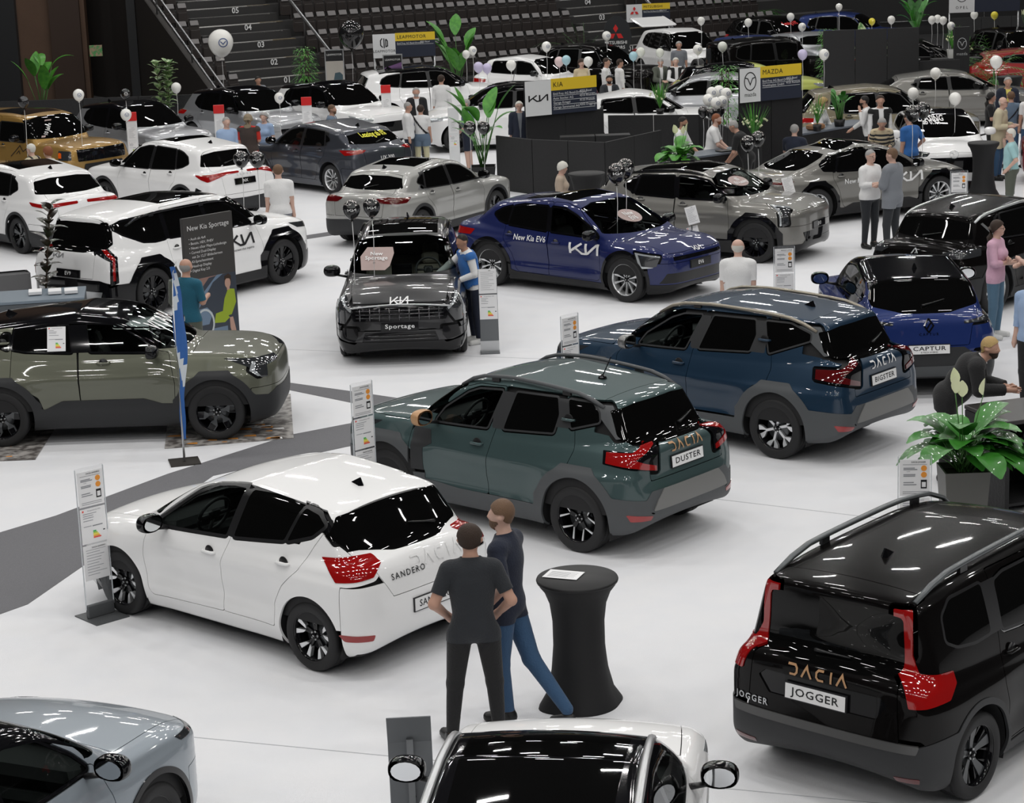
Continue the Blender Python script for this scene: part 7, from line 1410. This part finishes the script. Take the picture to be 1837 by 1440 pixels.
def person(label,px,py,yaw,h=1.78,z=0.,top=K_WHT,bottom=K_NAVY,skin=SKIN,hair=H_BRN,hairkind='short',sleeve=.85,shorts=None,shoes=SHOE_B,arms=('down','down'),legs='stand',lean=0.,head=(0,0),jacket=None,fat=1.,lod=1,extra=None,beard=None,group=None,name='person',tshirt_len=.90,female=False,open_jacket=True,twist=0):
    root=thing(name,label,'person',(px,py,z),yaw,group); k=h/1.78
    L={}; hz=.93
    seat=legs=='sit'
    if seat: hz=.55
    dz=hz-.93
    ca,sa=math.cos(lean),math.sin(lean)
    def B(x,y,zz):
        """upper-body point: bends forward about the hips"""
        zz-=.93; return np.array([x*ca+zz*sa,y,zz*ca-x*sa+hz])
    comps=[]  # (kind,a,b,r1,r2,label)
    f=fat
    comps+= [('e',B(0,0,.97),None,(.125*f,.165*f,.13),None,'torso'),('e',B(.01*f,0,1.13),None,(.115*f,.15*f,.17),None,'torso'),('e',B(0,0,1.31),None,(.12*f,.175*(.93 if female else 1)*f,.19),None,'torso'),
            ('c',B(-.01,.15,1.44),B(-.01,-.15,1.44),.062,.062,'torso'),('c',B(-.015,0,1.44),B(.01,0,1.58),.058,.054,'neck')]
    if female: comps.append(('c',B(.085,.07,1.29),B(.085,-.07,1.29),.065,.065,'torso'))
    ht,hp=head; ch,sh=math.cos(ht),math.sin(ht); cp,sp_=math.cos(hp),math.sin(hp)
    H0=B(.015,0,1.60)
    def HD(x,y,zz):   # head-local, origin at neck top
        x,zz=x*cp+zz*sp_,zz*cp-x*sp_; x,y=x*ch-y*sh,x*sh+y*ch; v=np.array([x,y,zz]); v=np.array([v[0]*ca+v[2]*sa,v[1],v[2]*ca-v[0]*sa]) if abs(lean)>.25 and hp==0 else v; return H0+v
    comps+= [('s',HD(.005,0,.075),None,.088,None,'head'),('s',HD(-.005,0,.10),None,.086,None,'head'),('c',HD(.045,0,.035),HD(.055,0,.0),.058,.042,'head'),('s',HD(.098,0,.055),None,.014,None,'head'),('c',HD(.09,0,.085),HD(.104,0,.055),.012,.013,'head'),
            ('s',HD(0,.085,.06),None,.020,None,'head'),('s',HD(0,-.085,.06),None,.020,None,'head')]
    # legs
    lg={'stand':[((.0,.10,hz-.03),(.02,.115,.49),(-.01,.12,.085),(.15,.15,.035)),((.0,-.10,hz-.03),(.01,-.115,.49),(-.02,-.12,.085),(.14,-.15,.035))],
        'cross':[((.0,.10,.90),(.03,.10,.49),(.0,.06,.085),(.16,.08,.035)),((.0,-.10,.90),(-.16,-.06,.50),(-.46,-.02,.13),(-.36,.0,.03))],
        'walk':[((.0,.10,.90),(.14,.11,.50),(.10,.11,.085),(.26,.12,.035)),((.0,-.10,.90),(.0,-.11,.48),(-.24,-.11,.13),(-.10,-.11,.035))],
        'wide':[((.0,.11,.90),(.03,.16,.49),(.0,.20,.085),(.15,.26,.035)),((.0,-.11,.90),(.03,-.15,.49),(.0,-.17,.085),(.15,-.22,.035))],
        'sit':[((.0,.10,.55),(.42,.13,.56),(.42,.13,.09),(.56,.14,.035)),((.0,-.10,.55),(.42,-.13,.56),(.42,-.13,.09),(.56,-.14,.035))]}[legs]
    for i,(a,b,c,d) in enumerate(lg):
        comps+= [('c',a,b,.092*f**.5,.060,'leg%d'%i),('c',b,c,.060,.040,'shin%d'%i),('c',(c[0]-.02,c[1],.045),d,.042,.034,'foot%d'%i)]
    AR={'down':[(.0,.215,1.17),(.03,.235,.93)],'pocket':[(-.10,.29,1.19),(.06,.215,1.01)],'frontpocket':[(-.06,.30,1.18),(.13,.20,1.02)],'crossed':[(.06,.235,1.17),(.20,-.02,1.21)],'crossed2':[(.06,.235,1.17),(.21,-.05,1.15)],'bent':[(.03,.23,1.17),(.25,.16,1.20)],'phone':[(.02,.24,1.16),(.26,.12,1.12)],
        'chin':[(.10,.20,1.19),(.13,.06,1.46)],'reach':[(.22,.30,1.30),(.46,.30,1.22)],'desk':[(.16,.25,1.18),(.38,.12,1.08)],'clasp':[(.20,.26,1.15),(.42,.05,1.10)],'leanclasp':[(.18,.25,1.28),(.42,.07,1.45)],'hip':[(-.08,.34,1.22),(.02,.17,1.05)],'back':[(-.10,.25,1.19),(-.17,.04,1.03)],'side_reach':[(.02,.42,1.34),(.06,.66,1.20)]}
    hands=[]
    for s,nm in ((1,arms[0]),(-1,arms[1])):
        e,w=AR[nm]; S0=B(0,s*.185*(.92 if female else 1)*min(f,1.1),1.43); E=B(e[0],s*e[1],e[2]); Wr=B(w[0],s*w[1],w[2])
        comps+= [('c',S0,E,.052,.043,'ua%d'%s),('c',E,Wr,.043,.029,'fa%d'%s)]
        d=(Wr-E)/np.linalg.norm(Wr-E); hid=nm in('pocket','frontpocket','back')
        hands.append((s,Wr,d,nm))
        comps.append(('c',Wr,Wr+d*.085,.032,.036,'hand'))
        if lod>0: comps.append(('c',Wr+d*.08,Wr+d*.15,.034,.02,'hand'))
    def dist(P,lab=False):
        D=[];T=[]
        for c in comps:
            if c[0]=='e': D.append(ellip(P,c[1],c[3])); T.append(np.zeros(len(P)))
            elif c[0]=='s': D.append(np.linalg.norm(P-c[1],axis=1)-c[3]); T.append(np.zeros(len(P)))
            else: d,t=rcone(P,c[1],c[2],c[3],c[4]); D.append(d); T.append(t)
        return D,T
    groups=[[i for i,c in enumerate(comps) if c[5] in('torso','neck')],[i for i,c in enumerate(comps) if c[5]=='head'],[i for i,c in enumerate(comps) if c[5] in('leg0','shin0')],[i for i,c in enumerate(comps) if c[5] in('leg1','shin1')],[i for i,c in enumerate(comps) if c[5][:4]=='foot'],[i for i,c in enumerate(comps) if c[5] in('ua1','fa1')],[i for i,c in enumerate(comps) if c[5] in('ua-1','fa-1')],[i for i,c in enumerate(comps) if c[5]=='hand']]
    kk=[.05,.018,.02,.02,.02,.02,.02,.01]
    def F(x,y,zz):
        P=np.stack([x,y,zz],1)/k; D,_=dist(P); r=None
        for gi,g in enumerate(groups):
            q=D[g[0]]
            for i in g[1:]: q=smin(q,D[i],kk[gi])
            r=q if r is None else smin(r,q,.035 if gi!=7 else .012)
        return r*k
    pts=np.array([np.array(q) for c in comps for q in ((c[1],) if c[2] is None else (c[1],c[2]))])*k
    lo=pts.min(0)-.14; hi=pts.max(0)+.16; lo[2]=max(lo[2],-.02)
    res=.019 if lod==0 else (.030 if lod==1 else .042)
    m=nets(F,lo,hi,res)
    Pn=m['V']/k; D,T=dist(Pn); D=np.array(D); am=D.argmin(0); Tt=np.array(T)[am,np.arange(len(Pn))]; labs=np.array([c[5] for c in comps])[am]
    def region(fn): return fn(Pn,labs,Tt)
    # upper-body coordinates for the bent torso
    q=Pn-np.array([0,0,hz]); U=np.stack([q[:,0]*ca-q[:,2]*sa,q[:,1],q[:,0]*sa+q[:,2]*ca+.93],1)
    isarm=np.char.startswith(labs,'ua')|np.char.startswith(labs,'fa'); isleg=np.char.startswith(labs,'leg')|np.char.startswith(labs,'shin')
    armt=np.where(np.char.startswith(labs,'ua'),Tt,1+Tt)
    def emit(nm,mm,g,mt,off,depth=.02,lab=None):
        a,_=split(mm,g)
        if len(a['T'])<4: return None
        s=skirt(a,depth,off); o=obj(nm,mesh_data(nm,s['V'],s['T'],mt,s['N']),root)
        if lab: o['label']=lab
        return o
    def topg(slv,low,neck=1.485):
        g=np.where(isarm,(armt-slv)*.28,np.where((labs=='torso')|(labs=='neck')|isleg,np.maximum(low-U[:,2],U[:,2]-(neck+.035)+.25*U[:,0]),.1)); return np.where((labs=='head')|(labs=='hand')|np.char.startswith(labs,'foot'),.1,g)
    body=dict(V=m['V'],N=m['N'],T=m['T'])
    # fingers
    if lod==0:
        for s,Wr,d,nm in hands:
            if nm in('pocket','frontpocket'): continue
            n_=np.cross(d,[0,0,1.]); n_=n_/max(np.linalg.norm(n_),1e-6); sd=np.cross(n_,d)
            if nm in('down',): n_,sd=np.array([0,-s,0.]),np.array([1.,0,0])
            cs=[]; C0=Wr+d*.07
            for i,(o,l) in enumerate(((.030,.070),(.010,.082),(-.010,.076),(-.029,.058))):
                a=C0+sd*o; b=a+d*l*.5+n_*.012; c=b+d*l*.38+n_*.028; cs+= [(a,b,.0095,.009),(b,c,.009,.0075)]
            tA=Wr+d*.02+sd*.025; tB=tA+d*.035+sd*.022+n_*.01; cs+= [(tA,tB,.013,.011),(tB,tB+d*.035+n_*.012,.011,.008)]
            cs.append((Wr-d*.01,C0-d*.01,.028,.034))
            def Fh(x,y,zz):
                P=np.stack([x,y,zz],1)/k; r=None
                for a,b,r1,r2 in cs: q2,_=rcone(P,a,b,r1,r2); r=q2 if r is None else smin(r,q2,.004)
                return r*k
            pp=np.array([q2 for c in cs for q2 in c[:2]])*k
            hm=nets(Fh,pp.min(0)-.03,pp.max(0)+.03,.0075); o=len(body['V'])
            body=dict(V=np.concatenate([body['V'],hm['V']]),N=np.concatenate([body['N'],hm['N']]),T=np.concatenate([body['T'],hm['T']+o]))
    obj('body',mesh_data('body',body['V'],body['T'],skin,body['N']),root)
    # clothes
    low=tshirt_len
    if top is not None: emit('shirt',m,topg(sleeve if jacket is None else .2,low,1.49 if lod==0 else 1.48),top,.014*k)
    if jacket is not None:
        jm,js,jl=jacket; g=topg(js,jl,1.475)
        if open_jacket: g=np.where((U[:,0]>.02)&~isarm,np.maximum(g,.055*np.clip((U[:,2]-.85)/.6,.35,1)-np.abs(U[:,1])),g)
        emit('jacket',m,g,jm,.034*k,.03)
    leg_end=.10 if shorts is None else shorts
    gl=np.where(isleg|(labs=='torso'),np.maximum(leg_end-Pn[:,2],(U[:,2] if not seat else U[:,2])-.985),.1)
    if seat: gl=np.where(isleg,leg_end-Pn[:,2],np.where(labs=='torso',U[:,2]-.985,.1))
    emit('shorts' if shorts else 'trousers',m,gl,bottom,.010*k if not shorts else .022*k)
    for q_ in '01': emit('shoe',m,np.where((labs=='foot'+q_)|(labs=='shin'+q_),Pn[:,2]-.095,.1),shoes,.010*k,.008)
    # head coordinates
    Hh=(Pn-H0); 
    if abs(lean)>.25 and hp==0: Hh=np.stack([Hh[:,0]*ca-Hh[:,2]*sa,Hh[:,1],Hh[:,0]*sa+Hh[:,2]*ca],1)
    Hx=Hh[:,0]*ch+Hh[:,1]*sh; Hy=-Hh[:,0]*sh+Hh[:,1]*ch; Hz=Hh[:,2]; Hx,Hz=Hx*cp-Hz*sp_,Hx*sp_+Hz*cp
    ish=(labs=='head')|(labs=='neck')
    line={'short':Hx*.95+.068-Hz,'buzz':Hx*.95+.068-Hz,'bald':np.maximum(np.maximum(Hx*.6+.045-Hz,Hx-.01),Hz-.105+.0*Hx),'long':Hx*.95+.06-Hz,'bob':Hx*.9+.04-Hz,'mop':Hx*.9+.05-Hz,'none':Hz*0+.1}[hairkind]
    ho={'short':.011,'buzz':.006,'bald':.005,'long':.020,'bob':.028,'mop':.03,'none':0}[hairkind]
    line=np.maximum(line,-Hz+.002) if hairkind in('short','buzz','bald') else line
    if hairkind in('short','buzz','bald'): line=np.maximum(line,np.minimum(np.minimum(np.abs(Hy)-.078,.095-Hz),Hx+.04)*1.0)
    if hairkind!='none':
        hr=emit('hair',m,np.where(ish,line,.1),hair,ho*k,.012)
    if hairkind=='long':
        b=MB(); pts=[HD(-.03,0,.12),HD(-.095,0,.06),HD(-.10,0,-.06),HD(-.085,0,-.22)]; b.tube([p*k for p in pts],[.06*k,.085*k,.095*k,.06*k],10,flat=.6); b.build('long_hair',[hair],root)
    if beard: emit('beard',m,np.where(labs=='head',np.maximum(np.maximum(Hz-.030+0*Hx,-.0-Hx+.02),-Hz-.06),.1),beard,.006*k,.008)
    if lod==0 or (lod==1 and abs(math.cos(0))>0):
        for s in (1,-1):
            e=MB(); c=HD(.078,s*.032,.075)*k; e.lathe([(.0,-.011*k),(.008*k,-.008*k),(.011*k,0),(.008*k,.008*k),(0,.011*k)],c=tuple(c),n=8); 
            e.build('eye',[mat('eye_dark',(.02,.012,.01),.2)],root)
        e=MB(); e.tube([HD(.091,.024,.012)*k,HD(.099,0,.011)*k,HD(.091,-.024,.012)*k],.0045*k,6); e.build('mouth',[mat('lips',(.36,.13,.11),.5)],root)
    if extra: extra(root,HD,B,k,m,emit,labs,U,Pn,isarm,armt)
    return root
def glasses(root,HD,B,k,*a):
    b=MB()
    for s in (1,-1):
        c=[HD(.100,s*.034+.024*math.cos(t),.075+.017*math.sin(t))*k for t in np.linspace(0,6.283,13)]; b.tube(c,.003,5)
        b.tube([HD(.098,s*.058,.078)*k,HD(.0,s*.092,.078)*k],.0025,5)
    b.tube([HD(.102,.010,.078)*k,HD(.102,-.010,.078)*k],.003,5); b.build('glasses',[M_TRM],root)
def lanyard(root,HD,B,k,*a):
    b=MB(); b.tube([B(-.02,.08,1.50)*k,B(.115,.06,1.40)*k,B(.155,.01,1.20)*k],.006,5); b.tube([B(-.02,-.08,1.50)*k,B(.115,-.06,1.40)*k,B(.155,-.01,1.20)*k],.006,5); b.box(tuple(B(.158,0,1.14)*k),(.006,.07,.10),1); b.build('lanyard',[mat('lanyard_blue',(.02,.05,.2),.6),M_PAP],root)
def both(*fs): return lambda *a:[f(*a) for f in fs]
def vest_on(m2,low=.95,op=False):
    def f(root,HD,B,k,m,emit,labs,U,Pn,isarm,armt):
        g=np.where(labs=='torso',np.maximum(low-U[:,2],U[:,2]-1.475),.1); g=np.where(isarm,(armt-.12)*.28,g)
        if op: g=np.where((U[:,0]>.0),np.maximum(g,.05-np.abs(U[:,1])),g)
        emit('vest',m,g,m2,.034*k,.028)
    return f
def stripes_on(m2,m3=None):
    def f(root,HD,B,k,m,emit,labs,U,Pn,isarm,armt):
        w=np.where(isarm,armt*.28+.0,U[:,2]); g=np.where(isarm,(armt-1.8)*.28,np.where(labs=='torso',np.maximum(.9-U[:,2],U[:,2]-1.48),.1)); s=(np.abs(((w/.085)%1)-.5)-.25)*.085
        emit('stripes',m,np.maximum(g,s),m2,.017*k,.006)
    return f
# ---------------------------------------------------------------- the visitors
Pn_=person; PI=math.pi
Pn_('man with cropped dark hair in a charcoal polo shirt and black trousers, seen from behind',-.37,16.17,PI/2+.05,1.80,0,K_CHAR,K_BLK,SKIN,H_BRN,'short',.70,None,SHOE_B,('frontpocket','frontpocket'),'wide',0,(-.1,0),lod=0,tshirt_len=.86)
Pn_('man in a navy polo shirt and blue jeans with crossed legs, looking left',-.10,16.62,2.75,1.86,0,K_NAVY,K_JEAN,SKIN3,H_LBR,'short',.9,None,SHOE_B,('pocket','bent'),'cross',0,(.15,0),lod=0,beard=H_LBR,tshirt_len=.84)
Pn_('man in a blue padded vest with white sleeves reaching to the graphite suv',-.50,31.55,-2.75,1.66,0,K_WHT,K_NAVY,SKIN2,H_BLK,'buzz',1.9,None,SHOE_W,('phone','reach'),'stand',.22,(.2,.1),lod=0,extra=vest_on(K_BLUE,.93))
Pn_('bald man in a teal shirt seen from behind at the tall board',-4.45,29.6,1.15,1.74,0,K_TEAL,K_OLV,SKIN,H_GRY,'bald',.9,None,SHOE_B,('bent','bent'),'stand',0,(.1,0),lod=1,extra=lambda root,HD,B,k,m,emit,labs,U,Pn,isarm,armt: emit('shoulder_jacket',m,np.maximum(np.where((labs=='torso')|isarm,.06-U[:,1],.1),np.maximum(.75-U[:,2],U[:,2]-1.46)),K_OLV,.05,.03))
Pn_('bald man in a white t-shirt walking away, seen from behind',-4.1,39.3,PI/2+.1,1.80,0,K_WHT,K_GRY,SKIN3,H_LBR,'buzz',.85,None,SHOE_W,('down','down'),'walk',0,(0,0),lod=1,fat=1.12)
Pn_('older man in a pale blue long-sleeved shirt beside a totem',-6.2,48.9,-1.0,1.72,0,K_LBL,K_CHAR,SKIN3,H_GRY,'buzz',1.9,None,SHOE_B,('down','down'),fat=1.1,lod=1)
Pn_('person with long dull blonde hair, brown vest and red sleeves, seen from behind',-5.75,49.3,1.4,1.72,0,K_RED,K_JEAN,SKIN,H_DBL,'long',.9,None,SHOE_B,('down','bent'),lod=1,fat=1.1,extra=vest_on(K_BRN,.85))
Pn_('woman with long grey hair in a pale blue t-shirt facing the brown vest',-5.5,50.4,-1.9,1.64,0,K_LBL,K_JEAN,SKIN3,H_GRY,'long',.8,None,SHOE_B,('down','down'),lod=1,female=True)
Pn_('woman in a grey sweater with folded arms by the dark stand wall',-6.75,60.9,-1.5,1.60,0,K_GRY,K_CHAR,SKIN2,H_BLK,'short',1.9,None,SHOE_B,('crossed','crossed2'),lod=1,female=True,head=(.4,0))
Pn_('bearded man in a blue grey jacket with folded arms beside the white suv',-3.95,50.6,-.1,1.74,0,K_WHT,K_JEANL,SKIN,H_LBR,'short',.9,None,SHOE_B,('crossed','crossed2'),lod=1,beard=H_LBR,jacket=(K_BGR,1.85,.80))
Pn_('smiling man in a black jacket and white shirt facing the camera',-2.10,54.2,-1.45,1.74,0,K_WHT,K_CHAR,SKIN,H_GRY,'buzz',.9,None,SHOE_B,('down','down'),lod=1,beard=H_GRY,jacket=(K_BLK,1.9,.80))
Pn_('bald man in a white shirt with a blue lanyard and navy trousers',-2.2,51.0,.0,1.70,0,K_WHT,K_NAVY,SKIN,H_GRY,'buzz',1.9,None,SHOE_B,('down','down'),lod=1,fat=1.12,extra=lanyard)
Pn_('person with short dark hair, white t-shirt and blue sweater round the waist',-1.9,51.2,1.5,1.60,0,K_WHT,K_CRM,SKIN,H_BRN,'short',.8,None,SHOE_W,('bent','down'),lod=1,extra=lambda root,HD,B,k,m,emit,labs,U,Pn,isarm,armt: (emit('tied_sweater',m,np.where((labs=='torso')|np.char.startswith(labs,'leg'),np.maximum(.72-U[:,2],U[:,2]-1.03),.1),K_BGR,.045,.03), emit('shoulder_bag',m,np.where(labs=='torso',np.abs((U[:,2]-1.22)-(U[:,1])*1.4)-.035,.1),M_TRM,.03,.02)))
Pn_('man in white shirt and navy trousers, back turned, beside the long white suv',-1.55,57.3,1.3,1.76,0,K_WHT,K_NAVY,SKIN,H_BRN,'short',1.9,None,SHOE_W,('down','down'),'walk',lod=1)
Pn_('bald man in a light blue t-shirt and navy shorts standing sideways',-.80,51.2,2.9,1.70,0,K_BGR,K_NAVY,SKIN3,H_GRY,'buzz',.8,.52,SHOE_B,('frontpocket','frontpocket'),lod=1,fat=1.15,head=(.2,0),extra=glasses)
Pn_('older man in a dark jacket and grey jumper behind the black booth',.42,50.6,-1.5,1.66,0,K_GRY,K_BLK,SKIN3,H_WHT,'short',1.9,None,SHOE_B,('down','down'),lod=1,jacket=(K_NAVY,1.9,.8),extra=glasses)
Pn_('white haired lady in a patterned jacket in front of the booth wall',1.06,39.9,-.15,1.57,0,K_PAT,K_BRN,SKIN3,H_WHT,'mop',1.9,None,SHOE_B,('down','down'),lod=1,female=True,head=(0,.3))
Pn_('bearded man in a white shirt behind the peace lily',3.65,45.0,-.4,1.78,0,K_WHT,K_NAVY,SKIN2,H_BLK,'short',1.25,None,SHOE_B,('desk','desk'),lod=1,lean=.15,beard=H_BLK)
Pn_('man with red blond hair in a white polo shirt at the booth desk',4.35,45.4,-.2,1.78,0,K_WHT,K_JEAN,SKIN3,H_RED,'short',.8,None,SHOE_B,('desk','desk'),lod=1,lean=.2,fat=1.1,beard=H_RED)
Pn_('grey haired man in a black polo shirt leaning over the booth desk',5.05,44.35,2.75,1.78,0,K_BLK,K_BLK,SKIN,H_GRY,'short',.85,None,SHOE_B,('desk','desk'),lod=1,lean=.42,fat=1.1)
Pn_('bald man in a navy t-shirt sitting with his back to the camera',6.25,46.3,1.2,1.75,0,K_NAVY,K_BLK,SKIN3,H_GRY,'buzz',.8,None,SHOE_B,('desk','desk'),'sit',lod=1,fat=1.1)
Pn_('blonde woman in a white blouse at the reception desk',7.1,48.9,-.5,1.68,0,K_WHT,K_BLK,SKIN3,H_BLD,'bob',1.9,None,SHOE_B,('desk','desk'),lod=1,lean=.25,female=True,extra=glasses)
Pn_('dark haired man in a white shirt leaning on the reception desk with hand at chin',8.15,48.0,2.9,1.76,0,K_WHT,K_BLK,SKIN,H_BLK,'short',1.9,None,SHOE_B,('chin','desk'),lod=1,lean=.15,beard=H_BLK)
Pn_('young man in a dark waistcoat over a white shirt facing the camera',8.30,47.55,-1.5,1.80,0,K_WHT,K_BLK,SKIN,H_BRN,'short',1.9,None,SHOE_B,('down','down'),lod=1,extra=vest_on(K_BLK,.95,True))
Pn_('man in a yellow and dark striped sweater looking down',7.85,44.8,-1.7,1.70,0,K_STR,K_BLK,SKIN,H_GRY,'buzz',1.9,None,SHOE_B,('bent','bent'),lod=1,lean=.35,head=(0,.5),extra=stripes_on(K_CHAR))
Pn_('man in a bright blue polo shirt with his hand in his pocket',8.35,44.3,2.2,1.76,0,K_BLUE,K_CHAR,SKIN,H_BRN,'short',.85,None,SHOE_B,('down','pocket'),lod=1,fat=1.15,head=(0,.4))
Pn_('man in a grey jacket with folded arms, back to the camera',6.86,38.0,2.5,1.84,0,K_WHT,K_CHAR,SKIN3,H_LBR,'short',1.9,None,SHOE_B,('crossed','crossed2'),'wide',lod=1,fat=1.12,jacket=(K_GRY,1.9,.78),open_jacket=False)
Pn_('bald man in a white shirt facing the man in the grey jacket',6.55,38.55,-.9,1.76,0,K_WHT,K_CHAR,SKIN3,H_GRY,'buzz',1.9,None,SHOE_B,('bent','bent'),lod=1,fat=1.25,extra=glasses)
Pn_('woman with long brown hair in a pink shirt and light jeans with folded arms',7.0,30.55,-.55,1.70,0,K_PINK,K_JEANL,SKIN3,H_BRN,'long',1.4,None,SHOE_W,('crossed','crossed2'),lod=0,female=True,extra=glasses,head=(.2,0),tshirt_len=.86)
Pn_('bearded man with blond hair in a black suit leaning on the counter',4.80,23.25,-.25,1.80,0,K_WHT,K_BLK,SKIN,H_BLD,'short',.9,None,SHOE_B,('leanclasp','leanclasp'),'stand',.72,(-.3,.12),lod=0,beard=H_BRN,jacket=(K_BLK,1.85,.8),fat=1.1)
Pn_('person in a pale blue shirt cut by the right edge',6.48,26.2,-2.4,1.78,0,K_LBL,K_BLK,SKIN3,H_BRN,'short',1.5,None,SHOE_B,('down','down'),lod=1,fat=1.1)
Pn_('person in a black t-shirt cut by the right edge beside the woman in pink',7.42,30.0,2.8,1.78,0,K_BLK,K_JEAN,SKIN3,H_BRN,'short',.6,None,SHOE_B,('crossed','crossed2'),lod=1,fat=1.1)
Pn_('white haired man in a beige jacket and jeans',10.66,46.5,-.5,1.78,0,K_WHT,K_JEAN,SKIN3,H_WHT,'bald',1.9,None,SHOE_B,('bent','bent'),lod=1,lean=.12,jacket=(K_BEI,1.9,.70),open_jacket=False,extra=glasses)
Pn_('woman with long dark hair in a black top',10.96,48.6,-.2,1.66,0,K_BLK,K_BLK,SKIN,H_BLK,'long',.8,None,SHOE_B,('bent','bent'),lod=1,female=True)
Pn_('man in a dark jacket over a yellow shirt facing the camera',11.9,51.0,-1.6,1.76,0,K_YEL,K_BLK,SKIN,H_GRY,'buzz',1.9,None,SHOE_B,('down','down'),lod=1,jacket=(K_NAVY,1.9,.85))
Pn_('bald man in a blue grey t-shirt with a shoulder strap, seen from behind',11.35,48.3,1.6,1.70,0,K_BGR,K_JEAN,SKIN,H_LBR,'buzz',.85,None,SHOE_B,('down','down'),lod=1,extra=lambda root,HD,B,k,m,emit,labs,U,Pn,isarm,armt: emit('shoulder_strap',m,np.where(labs=='torso',np.abs((U[:,2]-1.22)+(U[:,1])*1.2)-.02,.1),M_TRM,.024,.02))
Pn_('person in a white t-shirt cut by the right edge behind the older men',11.75,48.2,1.7,1.74,0,K_WHT,K_JEAN,SKIN,H_BLK,'short',.8,None,SHOE_B,('down','down'),lod=2)
Pn_('older man in an aqua polo shirt and cargo shorts with his hand at his mouth',9.75,41.4,2.9,1.70,0,K_AQ,K_OLV,SKIN3,H_WHT,'short',.85,.45,SHOE_B,('pocket','chin'),lod=1,fat=1.15,extra=glasses)
Pn_('white haired man in a straw coloured shirt in front of the gold off-roader',-9.75,44.9,2.7,1.72,0,K_BEI,K_BRN,SKIN3,H_WHT,'short',.85,None,SHOE_B,('down','down'),lod=1,extra=lambda root,HD,B,k,m,emit,labs,U,Pn,isarm,armt: emit('rucksack_straps',m,np.where((labs=='torso')|isarm,np.maximum(np.abs(np.abs(U[:,1])-.11)-.025,1.15-U[:,2]),.1),M_TRM,.026,.02))
Pn_('auburn haired person behind the white haired man in front of the gold off-roader',-9.45,45.1,2.9,1.62,0,K_BEI,K_BRN,SKIN3,H_RED,'bob',.85,None,SHOE_B,('down','down'),lod=1)
Pn_('taller young man in white shirt with lanyard behind the angular logo board',2.95,60.5,-.3,1.78,0,K_WHT,K_NAVY,SKIN,H_BRN,'short',1.9,None,SHOE_B,('down','down'),lod=1,extra=lanyard)
Pn_('shorter young man in white shirt with lanyard behind the angular logo board',3.35,61.0,.3,1.70,0,K_WHT,K_NAVY,SKIN,H_BRN,'short',1.9,None,SHOE_B,('down','down'),lod=1,extra=lanyard)
Pn_('bearded man in a dark suit seated behind the angular logo board',3.0,59.9,-1.5,1.72,0,K_WHT,K_BLK,SKIN2,H_BLK,'short',1.9,None,SHOE_B,('clasp','clasp'),'sit',lod=1,beard=H_BLK,jacket=(K_CHAR,1.9,.6))
Pn_('bald man in a maroon shirt seated behind the angular logo board',2.42,59.9,1.3,1.68,0,K_MAR,K_BLK,SKIN3,H_WHT,'bald',1.9,None,SHOE_B,('clasp','clasp'),'sit',lod=1)
Pn_('person in a cream blouse behind the white balloon at the angular logo board',2.3,61.2,-1.4,1.72,0,K_STR,K_BLK,SKIN3,H_BRN,'bob',1.9,None,SHOE_B,('down','down'),lod=1,female=True)
Pn_('grey haired man in a grey t-shirt standing before the white suv with raised tailgate',5.45,66.2,-1.5,1.74,0,K_GRY,K_CHAR,SKIN,H_GRY,'short',.85,None,SHOE_B,('down','down'),lod=1)
Pn_('man in a dark waistcoat seated before the white suv with raised tailgate',5.25,65.0,-1.5,1.72,0,K_WHT,K_BLK,SKIN3,H_WHT,'short',1.9,None,SHOE_B,('clasp','clasp'),'sit',lod=1,extra=vest_on(K_BLK,.6,True))
Pn_('bald man in a green jacket seated before the white suv with raised tailgate',4.80,65.2,-1.3,1.70,0,K_WHT,K_BLK,SKIN3,H_GRY,'buzz',1.9,None,SHOE_B,('clasp','clasp'),'sit',lod=1,head=(0,.4),jacket=(K_OLV,1.9,.6))
Pn_('bald white haired man in a white shirt behind the dark blue suv',3.20,29.6,1.4,1.72,0,K_WHT,K_GRY,SKIN3,H_WHT,'bald',.9,None,SHOE_B,('down','down'),lod=1,fat=1.2,lean=.1)
